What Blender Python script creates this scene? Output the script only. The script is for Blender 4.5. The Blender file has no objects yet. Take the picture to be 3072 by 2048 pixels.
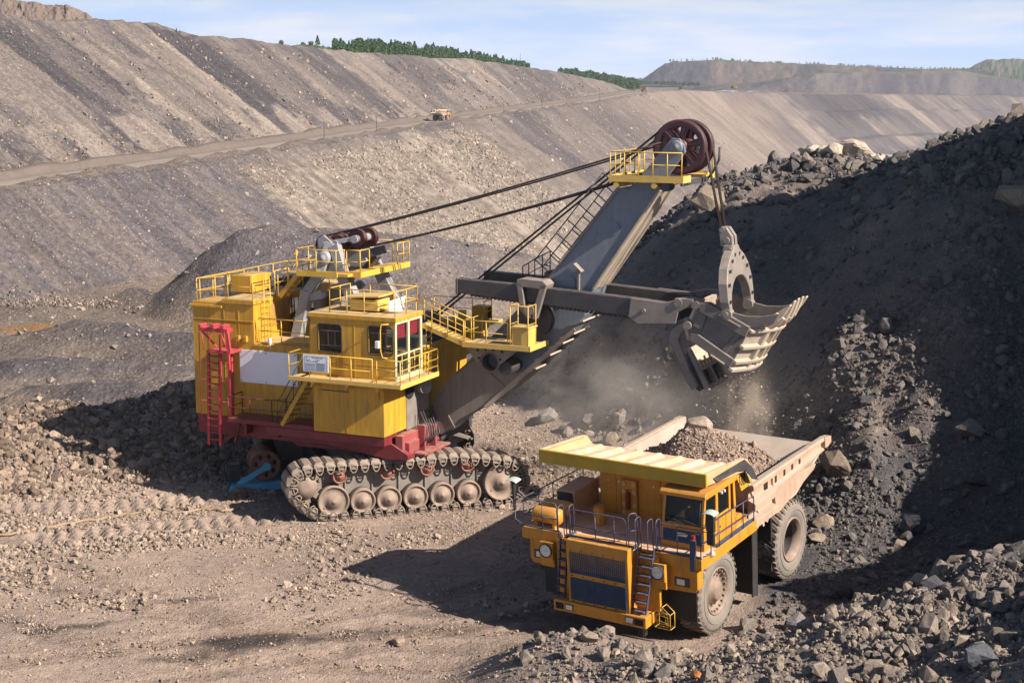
import bpy, bmesh, math, random
import numpy as np
from mathutils import Vector, Matrix
S = bpy.context.scene
COL = S.collection
R_ = math.radians
# ------------------------------------------------------------------ camera, sky, sun, exposure
cam = bpy.data.cameras.new('camera')
cam.sensor_width = 36.0
cam.lens = 55.08
cam.clip_start = 0.5
cam.clip_end = 20000
cam_o = bpy.data.objects.new('camera', cam)
COL.objects.link(cam_o)
cam_o.location = (0, 0, 18.0)
cam_o.rotation_euler = (math.pi/2 - 0.165, 0, 0)
S.camera = cam_o
SUN_AZ, SUN_EL = R_(-31), R_(33.5)
wd = bpy.data.worlds.new('World')
S.world = wd
wd.use_nodes = True
nt = wd.node_tree
for n in list(nt.nodes): nt.nodes.remove(n)
wo = nt.nodes.new('ShaderNodeOutputWorld'); bg = nt.nodes.new('ShaderNodeBackground')
sky = nt.nodes.new('ShaderNodeTexSky')
sky.sky_type = 'NISHITA'; sky.sun_disc = False
sky.sun_elevation = SUN_EL
sky.sun_rotation = math.pi/2 - SUN_AZ
sky.air_density = 1.0; sky.dust_density = 1.0; sky.ozone_density = 1.2; sky.altitude = 300
bg.inputs['Strength'].default_value = 0.05
# thin clouds
tc = nt.nodes.new('ShaderNodeTexCoord'); mp = nt.nodes.new('ShaderNodeMapping')
mp.inputs['Scale'].default_value = (5, 5, 34)
nz = nt.nodes.new('ShaderNodeTexNoise'); nz.inputs['Scale'].default_value = 1.7; nz.inputs['Detail'].default_value = 7; nz.inputs['Roughness'].default_value = 0.6
cr = nt.nodes.new('ShaderNodeValToRGB'); cr.color_ramp.elements[0].position = 0.40; cr.color_ramp.elements[1].position = 0.78
cr.color_ramp.elements[0].color = (0, 0, 0, 1); cr.color_ramp.elements[1].color = (1, 1, 1, 1)
mx = nt.nodes.new('ShaderNodeMix'); mx.data_type = 'RGBA'
mc = nt.nodes.new('ShaderNodeMix'); mc.data_type = 'RGBA'; mc.inputs[6].default_value = (5.3, 6.95, 10.4, 1); mc.inputs[7].default_value = (9.0, 9.0, 9.7, 1)
L = nt.links.new
L(tc.outputs['Generated'], mp.inputs['Vector']); L(mp.outputs[0], nz.inputs['Vector']); L(nz.outputs['Fac'], cr.inputs[0])

sp = nt.nodes.new('ShaderNodeSeparateXYZ'); L(tc.outputs['Generated'], sp.inputs[0])
el = nt.nodes.new('ShaderNodeMapRange'); el.inputs[1].default_value = 0.02; el.inputs[2].default_value = 0.16; el.inputs[3].default_value = 1.0; el.inputs[4].default_value = 0.0; L(sp.outputs[2], el.inputs[0])
L(cr.outputs[0], mc.inputs[0]); L(mc.outputs[2], mx.inputs[7]); L(el.outputs[0], mx.inputs[0]); L(sky.outputs[0], mx.inputs[6]); L(mx.outputs[2], bg.inputs[0]); L(bg.outputs[0], wo.inputs[0])
sl = bpy.data.lights.new('sun', 'SUN'); sl.energy = 5.0; sl.angle = R_(0.55); sl.color = (1.0, 0.90, 0.77)
so = bpy.data.objects.new('sun', sl); COL.objects.link(so)
SV = Vector((math.cos(SUN_EL)*math.cos(SUN_AZ), math.cos(SUN_EL)*math.sin(SUN_AZ), math.sin(SUN_EL)))
so.rotation_euler = SV.to_track_quat('Z', 'Y').to_euler(); so.location = (40, -20, 60)
S.view_settings.view_transform = 'Standard'; S.view_settings.look = 'None'
S.view_settings.exposure = 1.02; S.view_settings.gamma = 1.0
try:
    S.cycles.volume_step_rate = 1.0; S.cycles.max_bounces = 6; S.cycles.volume_bounces = 1; S.cycles.transparent_max_bounces = 8
    S.cycles.use_denoising = True
except Exception: pass
# ------------------------------------------------------------------ materials
def mat(name, col, rough=0.6, metal=0.0, var=0.25, vscale=1.5, dust=0.0, dustcol=(0.42, 0.31, 0.24), bump=0.0, bscale=20, spec=0.4, rust=0.0, streak=False, grime=0.0):
    m = bpy.data.materials.new(name); m.use_nodes = True
    t = m.node_tree; b = t.nodes['Principled BSDF']; l = t.links.new
    b.inputs['Roughness'].default_value = rough; b.inputs['Metallic'].default_value = metal
    b.inputs['Specular IOR Level'].default_value = spec
    co = t.nodes.new('ShaderNodeTexCoord')
    n1 = t.nodes.new('ShaderNodeTexNoise'); n1.inputs['Scale'].default_value = vscale; n1.inputs['Detail'].default_value = 8; n1.inputs['Roughness'].default_value = 0.65
    if streak:
        ms = t.nodes.new('ShaderNodeMapping'); ms.inputs['Scale'].default_value = (4, 4, 0.5); l(co.outputs['Object'], ms.inputs[0]); l(ms.outputs[0], n1.inputs['Vector'])
    else:
        l(co.outputs['Object'], n1.inputs['Vector'])
    r1 = t.nodes.new('ShaderNodeValToRGB')
    r1.color_ramp.elements[0].position = 0.3; r1.color_ramp.elements[1].position = 0.72
    r1.color_ramp.elements[0].color = tuple(c*(1-var) for c in col)+(1,); r1.color_ramp.elements[1].color = tuple(min(1, c*(1+var*0.55)) for c in col)+(1,)
    l(n1.outputs['Fac'], r1.inputs[0]); cur = r1.outputs[0]
    def over(colr, fac_socket):
        nonlocal cur
        mm = t.nodes.new('ShaderNodeMix'); mm.data_type = 'RGBA'; l(fac_socket, mm.inputs[0]); l(cur, mm.inputs[6]); mm.inputs[7].default_value = tuple(colr)+(1,); cur = mm.outputs[2]
    if rust > 0:
        n3 = t.nodes.new('ShaderNodeTexNoise'); n3.inputs['Scale'].default_value = 5.5; n3.inputs['Detail'].default_value = 10; n3.inputs['Roughness'].default_value = 0.75
        l(co.outputs['Object'], n3.inputs['Vector'])
        r3 = t.nodes.new('ShaderNodeMapRange'); r3.inputs[1].default_value = 0.60; r3.inputs[2].default_value = 0.70; r3.inputs[4].default_value = rust; l(n3.outputs['Fac'], r3.inputs[0])
        over((0.13, 0.06, 0.03), r3.outputs[0])
    if grime > 0:
        mg = t.nodes.new('ShaderNodeMapping'); mg.inputs['Scale'].default_value = (7, 7, 0.45); l(co.outputs['Object'], mg.inputs[0])
        ng = t.nodes.new('ShaderNodeTexNoise'); ng.inputs['Scale'].default_value = 1.0; ng.inputs['Detail'].default_value = 10; ng.inputs['Roughness'].default_value = 0.7; l(mg.outputs[0], ng.inputs['Vector'])
        nb_ = t.nodes.new('ShaderNodeTexNoise'); nb_.inputs['Scale'].default_value = 0.9; nb_.inputs['Detail'].default_value = 5; l(co.outputs['Object'], nb_.inputs['Vector'])
        ra = t.nodes.new('ShaderNodeMapRange'); ra.inputs[1].default_value = 0.48; ra.inputs[2].default_value = 0.68; l(ng.outputs['Fac'], ra.inputs[0])
        rb_ = t.nodes.new('ShaderNodeMapRange'); rb_.inputs[1].default_value = 0.38; rb_.inputs[2].default_value = 0.62; rb_.inputs[4].default_value = grime; l(nb_.outputs['Fac'], rb_.inputs[0])
        mg2 = t.nodes.new('ShaderNodeMath'); mg2.operation = 'MULTIPLY'; l(ra.outputs[0], mg2.inputs[0]); l(rb_.outputs[0], mg2.inputs[1]); over((0.17, 0.105, 0.045), mg2.outputs[0])
    if dust > 0:
        g = t.nodes.new('ShaderNodeNewGeometry'); sx = t.nodes.new('ShaderNodeSeparateXYZ'); l(g.outputs['Normal'], sx.inputs[0])
        n2 = t.nodes.new('ShaderNodeTexNoise'); n2.inputs['Scale'].default_value = 2.7; n2.inputs['Detail'].default_value = 9; n2.inputs['Roughness'].default_value = 0.7; l(co.outputs['Object'], n2.inputs['Vector'])
        mr = t.nodes.new('ShaderNodeMapRange'); mr.inputs[1].default_value = -0.2; mr.inputs[2].default_value = 1.0; mr.inputs[3].default_value = 0.12; mr.inputs[4].default_value = 1.0; l(sx.outputs[2], mr.inputs[0])
        mr2 = t.nodes.new('ShaderNodeMapRange'); mr2.inputs[1].default_value = 0.3; mr2.inputs[2].default_value = 0.75; mr2.inputs[4].default_value = dust*1.6; l(n2.outputs['Fac'], mr2.inputs[0])
        mu = t.nodes.new('ShaderNodeMath'); mu.operation = 'MULTIPLY'; mu.use_clamp = True; l(mr.outputs[0], mu.inputs[0]); l(mr2.outputs[0], mu.inputs[1])
        over(dustcol, mu.outputs[0])
    l(cur, b.inputs['Base Color'])
    if bump > 0:
        n4 = t.nodes.new('ShaderNodeTexNoise'); n4.inputs['Scale'].default_value = bscale; n4.inputs['Detail'].default_value = 6; l(co.outputs['Object'], n4.inputs['Vector'])
        bp = t.nodes.new('ShaderNodeBump'); bp.inputs['Strength'].default_value = bump; bp.inputs['Distance'].default_value = 0.05; l(n4.outputs['Fac'], bp.inputs['Height']); l(bp.outputs[0], b.inputs['Normal'])
    return m
M = {}
M['yellow'] = mat('yellow_paint', (0.52, 0.278, 0.011), 0.5, var=0.28, dust=0.35, rust=0.35, bump=0.05, bscale=3, spec=0.35, streak=True, grime=0.8)
M['yellow_top'] = mat('dusty_yellow_paint', (0.62, 0.40, 0.07), 0.65, var=0.2, dust=0.75, rust=0.25)
M['rail_yellow'] = mat('rail_paint', (0.60, 0.37, 0.04), 0.5, var=0.2, dust=0.3, rust=0.25)
M['shaded_yellow'] = mat('shaded_yellow_paint', (0.37, 0.235, 0.012), 0.5, var=0.15, dust=0.2, rust=0.15)  # yellow paint darkened: the canopy beam's shade is put into the colour
M['orange'] = mat('orange_paint', (0.54, 0.225, 0.011), 0.45, var=0.26, dust=0.45, rust=0.45, dustcol=(0.48, 0.29, 0.17), bump=0.05, bscale=3, spec=0.35, grime=0.75)
M['orange_top'] = mat('dusty_orange_paint', (0.56, 0.30, 0.12), 0.65, var=0.2, dust=1.3, rust=0.3, dustcol=(0.60, 0.41, 0.31))
M['body_pink'] = mat('scoured_body_steel', (0.40, 0.272, 0.20), 0.65, var=0.25, dust=0.9, rust=0.35, dustcol=(0.36, 0.29, 0.24), bump=0.1, bscale=6, grime=0.45)
M['body_in'] = mat('dusty_body_inside', (0.40, 0.33, 0.28), 0.75, var=0.25, dust=0.5, dustcol=(0.42, 0.34, 0.28))
M['red'] = mat('red_paint', (0.17, 0.009, 0.019), 0.5, var=0.3, dust=0.25, rust=0.2)
M['red_ladder'] = mat('bright_red_paint', (0.44, 0.025, 0.045), 0.5, var=0.25, dust=0.3)
M['red_dusty'] = mat('dusty_red_paint', (0.26, 0.035, 0.045), 0.6, var=0.35, dust=0.6, rust=0.3)
M['maroon'] = mat('maroon_paint', (0.05, 0.008, 0.015), 0.45, var=0.25, dust=0.2)
M['light_grey'] = mat('light_grey_paint', (0.25, 0.265, 0.285), 0.5, var=0.2, dust=0.4, rust=0.15)
M['boom_foot'] = mat('dusty_boom_foot', (0.20, 0.185, 0.17), 0.6, var=0.25, dust=0.45, rust=0.1, streak=True)
M['tan_steel'] = mat('dust_coated_steel', (0.42, 0.345, 0.275), 0.7, var=0.3, dust=0.4, bump=0.1, bscale=9)
M['bucket_side'] = mat('shaded_bucket_steel', (0.12, 0.113, 0.108), 0.6, var=0.35, dust=0.4, rust=0.15, bump=0.15, bscale=7)  # bucket sides darker than the front: their shade is in the colour
M['grey'] = mat('grey_paint', (0.12, 0.152, 0.19), 0.5, var=0.16, dust=0.35, rust=0.1, streak=True)
M['grey_dusty'] = mat('dusty_grey_steel', (0.17, 0.155, 0.145), 0.65, var=0.3, dust=0.55, rust=0.15)
M['dark_steel'] = mat('dark_greased_steel', (0.038, 0.038, 0.043), 0.5, var=0.35, dust=0.3, dustcol=(0.25, 0.2, 0.17))
M['bare'] = mat('worn_bucket_steel', (0.19, 0.172, 0.158), 0.6, var=0.3, dust=0.35, metal=0.0, rust=0.15, bump=0.15, bscale=8)
M['track'] = mat('dusty_track_steel', (0.165, 0.138, 0.118), 0.75, var=0.35, dust=0.5, bump=0.2, bscale=12)
M['roller'] = mat('dusty_roller', (0.20, 0.15, 0.122), 0.75, var=0.3, dust=0.5)
M['rust_red'] = mat('rusty_red_roller', (0.22, 0.085, 0.06), 0.7, var=0.3, dust=0.4)
M['rubber'] = mat('dusty_rubber', (0.18, 0.162, 0.148), 0.9, var=0.2, dust=0.3, bump=0.1, bscale=15, spec=0.2)
M['tread'] = mat('dark_tread_rubber', (0.11, 0.097, 0.088), 0.9, var=0.35, dust=0.45, spec=0.2)
M['black'] = mat('black_rubber_flap', (0.022, 0.022, 0.025), 0.7, var=0.3, dust=0.12)
M['rope'] = mat('steel_rope', (0.045, 0.034, 0.032), 0.55, var=0.3)
M['cream'] = mat('cream_paint', (0.74, 0.64, 0.36), 0.5, var=0.12, dust=0.3)
M['white'] = mat('white_board', (0.72, 0.72, 0.76), 0.45, var=0.06, vscale=0.8)
M['blue'] = mat('blue_paint', (0.012, 0.048, 0.11), 0.5, var=0.25, dust=0.25)
M['blue_reel'] = mat('light_blue_paint', (0.10, 0.42, 0.62), 0.5, var=0.2, dust=0.25)
M['rail_blue'] = mat('dark_blue_rail', (0.045, 0.055, 0.115), 0.45, var=0.3, dust=0.2, rust=0.3)
M['teal'] = mat('pale_green_guard', (0.42, 0.50, 0.44), 0.6, var=0.2)
M['chrome'] = mat('lamp_glass', (0.68, 0.66, 0.62), 0.25, var=0.15, metal=0.2)
M['dark_in'] = mat('dark_opening', (0.012, 0.012, 0.014), 0.8, var=0.2)
M['curtain'] = mat('red_curtain', (0.42, 0.01, 0.04), 0.8, var=0.2)
M['text'] = mat('black_lettering', (0.02, 0.02, 0.02), 0.6, var=0.1)
M['extinguisher'] = mat('red_extinguisher', (0.22, 0.02, 0.02), 0.4, var=0.2)
M['wood'] = mat('weathered_pole', (0.10, 0.075, 0.055), 0.9, var=0.3)
def glassmat(name='window_glass', tr_=(0.55, 0.6, 0.62, 1), k=0.78):
    m = bpy.data.materials.new(name); m.use_nodes = True
    t = m.node_tree; b = t.nodes['Principled BSDF']
    b.inputs['Base Color'].default_value = (0.03, 0.035, 0.04, 1); b.inputs['Roughness'].default_value = 0.06
    b.inputs['Transmission Weight'].default_value = 0.0; b.inputs['Specular IOR Level'].default_value = 0.6
    tr = t.nodes.new('ShaderNodeBsdfTransparent'); tr.inputs[0].default_value = tr_
    mxs = t.nodes.new('ShaderNodeMixShader'); mxs.inputs[0].default_value = k
    o = t.nodes['Material Output']; t.links.new(tr.outputs[0], mxs.inputs[2]); t.links.new(b.outputs[0], mxs.inputs[1]); t.links.new(mxs.outputs[0], o.inputs[0])
    return m
M['glass'] = glassmat()
M['clear_glass'] = glassmat('cab_glass', (0.92, 0.95, 0.95, 1), 0.84)
# ------------------------------------------------------------------ mesh helpers
def frame_of(d):
    d = np.asarray(d, float); d = d/np.linalg.norm(d)
    u = np.array([0, 0, 1.0]) if abs(d[2]) < 0.9 else np.array([1.0, 0, 0])
    a = np.cross(u, d); a /= np.linalg.norm(a); return a, np.cross(d, a), d
class MB:
    def __init__(s): s.v = []; s.f = []; s.sm = []; s.mi = []; s.X = None; s.cm = 0
    def add(s, vs, fs, smooth=False):
        o = len(s.v)
        for p in vs:
            p = np.asarray(p, float); s.v.append(tuple(s.X[0] @ p + s.X[1]) if s.X is not None else tuple(p))
        for f in fs: s.f.append([i+o for i in f]); s.sm.append(smooth); s.mi.append(s.cm)
        return s
    def box(s, x0, x1, y0, y1, z0, z1):
        v = [(x, y, z) for x in (x0, x1) for y in (y0, y1) for z in (z0, z1)]
        return s.add(v, [(0, 1, 3, 2), (4, 6, 7, 5), (0, 4, 5, 1), (2, 3, 7, 6), (0, 2, 6, 4), (1, 5, 7, 3)])
    def bar(s, p0, p1, w, h, up=None):
        p0 = np.asarray(p0, float); p1 = np.asarray(p1, float); a, b, d = frame_of(p1-p0)
        if up is not None:
            a = np.cross(up, d); a /= np.linalg.norm(a); b = np.cross(d, a)
        v = [p+a*i*w/2+b*j*h/2 for p in (p0, p1) for (i, j) in ((-1, -1), (1, -1), (1, 1), (-1, 1))]
        return s.add(v, [(3, 2, 1, 0), (4, 5, 6, 7), (0, 1, 5, 4), (1, 2, 6, 5), (2, 3, 7, 6), (3, 0, 4, 7)])
    def prism(s, poly, axis, a0, a1):
        n = len(poly)
        def P(q, a):
            if axis == 1: return (q[0], a, q[1])
            if axis == 0: return (a, q[0], q[1])
            return (q[0], q[1], a)
        v = [P(q, a0) for q in poly]+[P(q, a1) for q in poly]
        return s.add(v, [list(range(n))[::-1], list(range(n, 2*n))]+[(i, (i+1) % n, (i+1) % n+n, i+n) for i in range(n)])
    def cyl(s, p0, p1, r0, r1=None, n=20, caps=True):
        r1 = r0 if r1 is None else r1
        p0 = np.asarray(p0, float); p1 = np.asarray(p1, float); a, b, d = frame_of(p1-p0)
        c = [a*math.cos(2*math.pi*i/n)+b*math.sin(2*math.pi*i/n) for i in range(n)]
        A = [p0+r0*q for q in c]; B = [p1+r1*q for q in c]
        s.add(A+B, [(i, (i+1) % n, (i+1) % n+n, i+n) for i in range(n)], True)
        if caps:
            s.add(A, [list(range(n))[::-1]]); s.add(B, [list(range(n))])
        return s
    def lathe(s, c, axis, prof, n=32, smooth=True, a0=0, a1=2*math.pi):
        # prof: list of (radius, along-axis)
        c = np.asarray(c, float); a, b, d = frame_of(axis); full = abs(a1-a0-2*math.pi) < 1e-6
        m = n if full else n+1
        V = []
        for (r, h) in prof:
            for i in range(m):
                t = a0+(a1-a0)*i/n; V.append(c+d*h+r*(a*math.cos(t)+b*math.sin(t)))
        F = []
        for j in range(len(prof)-1):
            for i in range(n):
                i2 = (i+1) % m; F.append((j*m+i, j*m+i2, (j+1)*m+i2, (j+1)*m+i))
        return s.add(V, F, smooth)
    def tube(s, pts, r, n=6, close=False):
        pts = [np.asarray(p, float) for p in pts]; k = len(pts); V = []; pa = None
        for i, p in enumerate(pts):
            d = pts[(i+1) % k if close else min(i+1, k-1)]-pts[(i-1) % k if close else max(i-1, 0)]
            a, b, d = frame_of(d)
            if pa is not None:
                a = pa-d*np.dot(pa, d); a /= np.linalg.norm(a); b = np.cross(d, a)
            pa = a
            V += [p+r*(a*math.cos(2*math.pi*j/n)+b*math.sin(2*math.pi*j/n)) for j in range(n)]
        F = []
        for i in range(k if close else k-1):
            i2 = (i+1) % k
            F += [(i*n+j, i*n+(j+1) % n, i2*n+(j+1) % n, i2*n+j) for j in range(n)]
        if not close: F += [list(range(n))[::-1], [(k-1)*n+j for j in range(n)]]
        return s.add(V, F, n > 4)
    def plate(s, poly3, t):
        # thick plate from a 3-D polygon
        q = [np.asarray(p, float) for p in poly3]; nn = np.cross(q[1]-q[0], q[2]-q[0]); nn /= np.linalg.norm(nn); n = len(q)
        v = q+[p+nn*t for p in q]
        return s.add(v, [list(range(n))[::-1], list(range(n, 2*n))]+[(i, (i+1) % n, (i+1) % n+n, i+n) for i in range(n)])
    def build(s, name, m, parent=None, bevel=0.0, fix=True):
        me = bpy.data.meshes.new(name); me.from_pydata(s.v, [], s.f)
        ms = m if isinstance(m, (list, tuple)) else [m]
        for q in ms: me.materials.append(M[q] if isinstance(q, str) else q)
        me.polygons.foreach_set('use_smooth', s.sm); me.polygons.foreach_set('material_index', s.mi)
        if fix:
            bm = bmesh.new(); bm.from_mesh(me); bmesh.ops.recalc_face_normals(bm, faces=bm.faces); bm.to_mesh(me); bm.free()
        me.update()
        o = bpy.data.objects.new(name, me); COL.objects.link(o)
        if parent is not None: o.parent = parent
        if bevel > 0:
            b = o.modifiers.new('edge', 'BEVEL'); b.width = bevel; b.segments = 1; b.limit_method = 'ANGLE'; b.angle_limit = R_(50); b.use_clamp_overlap = True
        return o
def tag(o, label=None, cat=None, group=None, kind=None):
    if label: o['label'] = label
    if cat: o['category'] = cat
    if group: o['group'] = group
    if kind: o['kind'] = kind
    return o
def empty(name, loc, rot=(0, 0, 0)):
    o = bpy.data.objects.new(name, None); COL.objects.link(o); o.location = loc; o.rotation_euler = rot; o.empty_display_size = 0.5
    return o
def copy_tree(o, parent=None):
    c = o.copy(); COL.objects.link(c)
    if parent is not None: c.parent = parent
    for ch in o.children: copy_tree(ch, c)
    return c
def rail(name, m, parent, path, h=1.0, up=(0, 0, 1), r=0.024, step=1.3, mids=(0.5,), posts=True, closed=False):
    """a hand rail along a path of floor points: top rail, mid rail, posts - one part"""
    b = MB(); up = np.array(up, float); P = [np.asarray(p, float) for p in path]
    b.tube([p+up*h for p in P], r, 6)
    for mm in mids: b.tube([p+up*h*mm for p in P], r*0.75, 5)
    for i in range(len(P)-1):
        Ln = np.linalg.norm(P[i+1]-P[i]); k = max(1, int(round(Ln/step)))
        for j in range(k+(1 if i == len(P)-2 else 0)):
            q = P[i]+(P[i+1]-P[i])*j/k; b.tube([q, q+up*h], r, 5)
    return b.build(name, m, parent)
# value noise in numpy
def vnoise(x, y, seed=0):
    xi = np.floor(x).astype(np.int64); yi = np.floor(y).astype(np.int64); xf = x-xi; yf = y-yi
    def h(a, b):
        n = (a*374761393+b*668265263+seed*1442695041) & 0xFFFFFFFF
        n = ((n ^ (n >> 13))*1274126177) & 0xFFFFFFFF
        return ((n ^ (n >> 16)) & 0xFFFF)/65535.0
    u = xf*xf*(3-2*xf); v = yf*yf*(3-2*yf)
    return (h(xi, yi)*(1-u)+h(xi+1, yi)*u)*(1-v)+(h(xi, yi+1)*(1-u)+h(xi+1, yi+1)*u)*v
def fbm(x, y, oct=4, seed=0, gain=0.5):
    s = 0*x; a = 1.0; t = 0
    for i in range(oct):
        s = s+a*(vnoise(x*2**i, y*2**i, seed+i*17)-0.5); t += a; a *= gain
    return s/t*2
def sstep(a, b, x):
    t = np.clip((x-a)/(b-a), 0, 1); return t*t*(3-2*t)
def grid_mesh(name, X, Y, Z, m, attrs=None, uv=None, smooth=True):
    ny, nx = X.shape
    co = np.stack([X, Y, Z], -1).reshape(-1, 3).astype(np.float32)
    i = np.arange(nx*ny).reshape(ny, nx)
    q = np.stack([i[:-1, :-1], i[:-1, 1:], i[1:, 1:], i[1:, :-1]], -1).reshape(-1, 4)
    return raw_mesh(name, co, q, m, attrs, uv, smooth)
def raw_mesh(name, co, q, m, attrs=None, uv=None, smooth=True):
    k = q.shape[1]
    me = bpy.data.meshes.new(name); me.vertices.add(len(co)); me.vertices.foreach_set('co', np.ascontiguousarray(co, dtype=np.float32).ravel())
    me.loops.add(len(q)*k); me.loops.foreach_set('vertex_index', q.ravel().astype(np.int32))
    me.polygons.add(len(q)); me.polygons.foreach_set('loop_start', (np.arange(len(q))*k).astype(np.int32)); me.polygons.foreach_set('loop_total', np.full(len(q), k, np.int32))
    me.polygons.foreach_set('use_smooth', np.full(len(q), smooth))
    for nme, a in (attrs or {}).items():
        if a.ndim == 1 or a.shape[-1] == 1:
            at = me.attributes.new(nme, 'FLOAT', 'POINT'); at.data.foreach_set('value', a.ravel().astype(np.float32))
        else:
            at = me.attributes.new(nme, 'FLOAT_VECTOR', 'POINT'); at.data.foreach_set('vector', a.reshape(-1, 3).astype(np.float32).ravel())
    if m is not None: me.materials.append(m)
    me.update(); me.validate()
    o = bpy.data.objects.new(name, me); COL.objects.link(o)
    return o
NEAR = [(-15.51, 45.13, 0.0), (-11.56, 45.13, 0.0), (-7.6, 45.13, 0.0), (-3.64, 45.13, 0.0), (-18.26, 53.68, 0.15), (-12.26, 54.67, 0.15), (-7.72, 56.22, 0.15), (-2.86, 56.38, 0.1), (0.06, 52.7, 0.0), (-1.8, 49.21, 0.0), (-8.38, 61.25, 0.2), (-4.04, 62.2, 0.2), (0.26, 63.67, 0.25), (-17.6, 62.83, 0.3), (-20.96, 62.12, 0.5), (-13.09, 62.83, 0.3), (-22.52, 67.02, 0.9), (-20.57, 68.19, 0.8), (-24.13, 72.15, 1.7), (-22.23, 72.67, 1.9), (-19.38, 73.73, 2.2), (-17.3, 73.83, 2.5), (-15.22, 73.96, 2.9), (-18.72, 67.04, 0.5), (-16.1, 68.19, 0.6), (-13.32, 68.99, 0.6), (1.65, 78.27, 1.0), (0.09, 78.73, 0.9), (4.95, 77.75, 1.0), (7.91, 74.4, 1.3), (10.43, 69.91, 1.8), (12.02, 62.51, 2.6), (2.64, 74.65, 0.7), (5.69, 72.82, 0.7), (12.26, 63.59, 1.4), (5.02, 79.07, 2.2), (2.93, 83.48, 1.8), (2.96, 84.66, 4.0), (4.95, 78.32, 4.6), (5.02, 79.94, 6.6), (7.89, 74.82, 5.2), (7.83, 74.81, 8.6), (10.7, 72.27, 4.6), (11.03, 75.03, 7.3), (11.61, 79.46, 9.8), (4.2, 81.38, 7.2), (6.39, 86.8, 8.8), (7.94, 88.02, 9.9), (9.69, 90.89, 10.9), (11.89, 92.48, 11.8), (14.46, 91.07, 12.9), (16.34, 93.33, 13.8), (19.85, 91.68, 14.0), (21.97, 87.87, 13.2), (23.07, 86.66, 14.1), (25.3, 83.98, 15.6), (28.39, 87.8, 16.4), (13.55, 71.31, 5.8), (14.15, 75.17, 9.4), (15.46, 82.67, 12.0), (14.96, 63.93, 4.3), (13.82, 63.06, 5.4), (14.62, 67.31, 8.4), (16.96, 74.03, 11.6), (16.42, 66.63, 6.6), (18.0, 62.06, 5.6), (18.54, 64.51, 8.8), (19.76, 69.4, 12.0), (19.28, 57.34, 3.2), (20.57, 61.6, 4.8), (21.32, 64.29, 7.0), (22.4, 68.18, 10.2), (23.32, 71.57, 13.4), (14.06, 59.67, 2.6), (15.76, 59.67, 2.6), (17.28, 59.15, 3.6), (12.83, 57.71, 1.4), (15.2, 57.22, 1.2), (17.66, 57.26, 1.7), (18.98, 56.2, 2.0), (11.18, 53.45, 0.55), (12.84, 53.98, 0.7), (9.61, 51.53, 0.4), (8.49, 50.04, 0.15), (15.33, 54.57, 1.0), (11.81, 58.4, 1.2), (-0.87, 44.9, 0.41), (0.05, 45.0, 1.4), (0.96, 44.6, 1.85), (1.99, 44.4, 2.03), (3.11, 43.8, 1.95), (4.1, 43.4, 1.59), (5.29, 42.8, 1.76), (6.45, 42.2, 1.92), (7.18, 42.2, 2.24), (8.06, 42.4, 2.75), (9.19, 42.6, 3.17), (10.22, 42.8, 3.28), (11.55, 43.2, 3.61), (12.9, 43.6, 3.87), (15.05, 44.4, 4.28), (1.5, 41.5, 1.45), (3.74, 39.5, 2.25), (6.66, 36.5, 3.44), (9.18, 34.0, 4.44), (10.83, 31.5, 5.44), (11.46, 38.5, 4.03), (13.14, 38.5, 4.38), (-0.8, 46.3, 0.15), (0.0, 47.6, 0.05), (2.5, 47.3, 0.1), (5.0, 46.2, 0.1), (8.0, 46.5, 0.2), (10.5, 47.3, 0.5), (13.5, 48.5, 1.0), (16.5, 50.0, 1.6), (-1.8, 44.5, 0.05), (-2.2, 42.0, 0.05), (2.0, 52.9, 0.0), (6.9, 49.6, 0.0), (5.0, 57.3, 0.5), (10.0, 54.0, 0.5), (4.5, 51.2, 0.02), (7.5, 55.6, 0.45), (-5.5, 67.5, 0.2), (-10.0, 66.0, 0.2), (-0.5, 69.0, 0.2), (-12.0, 72.0, 0.4), (-5.0, 75.0, 0.5), (0.0, 74.0, 0.5), (4.0, 70.0, 0.5), (6.0, 65.0, 0.4), (-8.0, 80.0, 1.8), (-2.0, 83.0, 1.8), (2.0, 83.0, 2.2), (-14.0, 63.0, 0.25), (-20.0, 60.0, 0.25), (-25.0, 55.0, 0.2), (-30.0, 65.0, 0.6), (-40.0, 70.0, 1.5), (-50.0, 60.0, 0.5), (-30.0, 45.0, 0.1), (-20.0, 38.0, 0.0), (-8.0, 38.0, 0.0), (-50.0, 40.0, 0.0), (-12.0, 30.0, 0.0), (8.0, 92.0, 8.0), (13.0, 94.0, 10.0), (18.0, 95.0, 10.5), (24.0, 95.0, 11.5), (22.0, 88.0, 12.3), (27.5, 84.0, 15.3), (29.5, 90.0, 14.0), (26.2, 80.0, 15.6), (30.0, 70.0, 16.0), (30.0, 60.0, 12.0), (28.0, 50.0, 8.5), (26.0, 42.0, 7.0), (24.0, 34.0, 7.0), (20.0, 28.0, 6.5), (15.0, 28.0, 6.0), (6.0, 32.0, 3.0), (36.0, 100.0, 16.0), (10.0, 100.0, 8.0), (20.0, 102.0, 9.0)]

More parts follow.
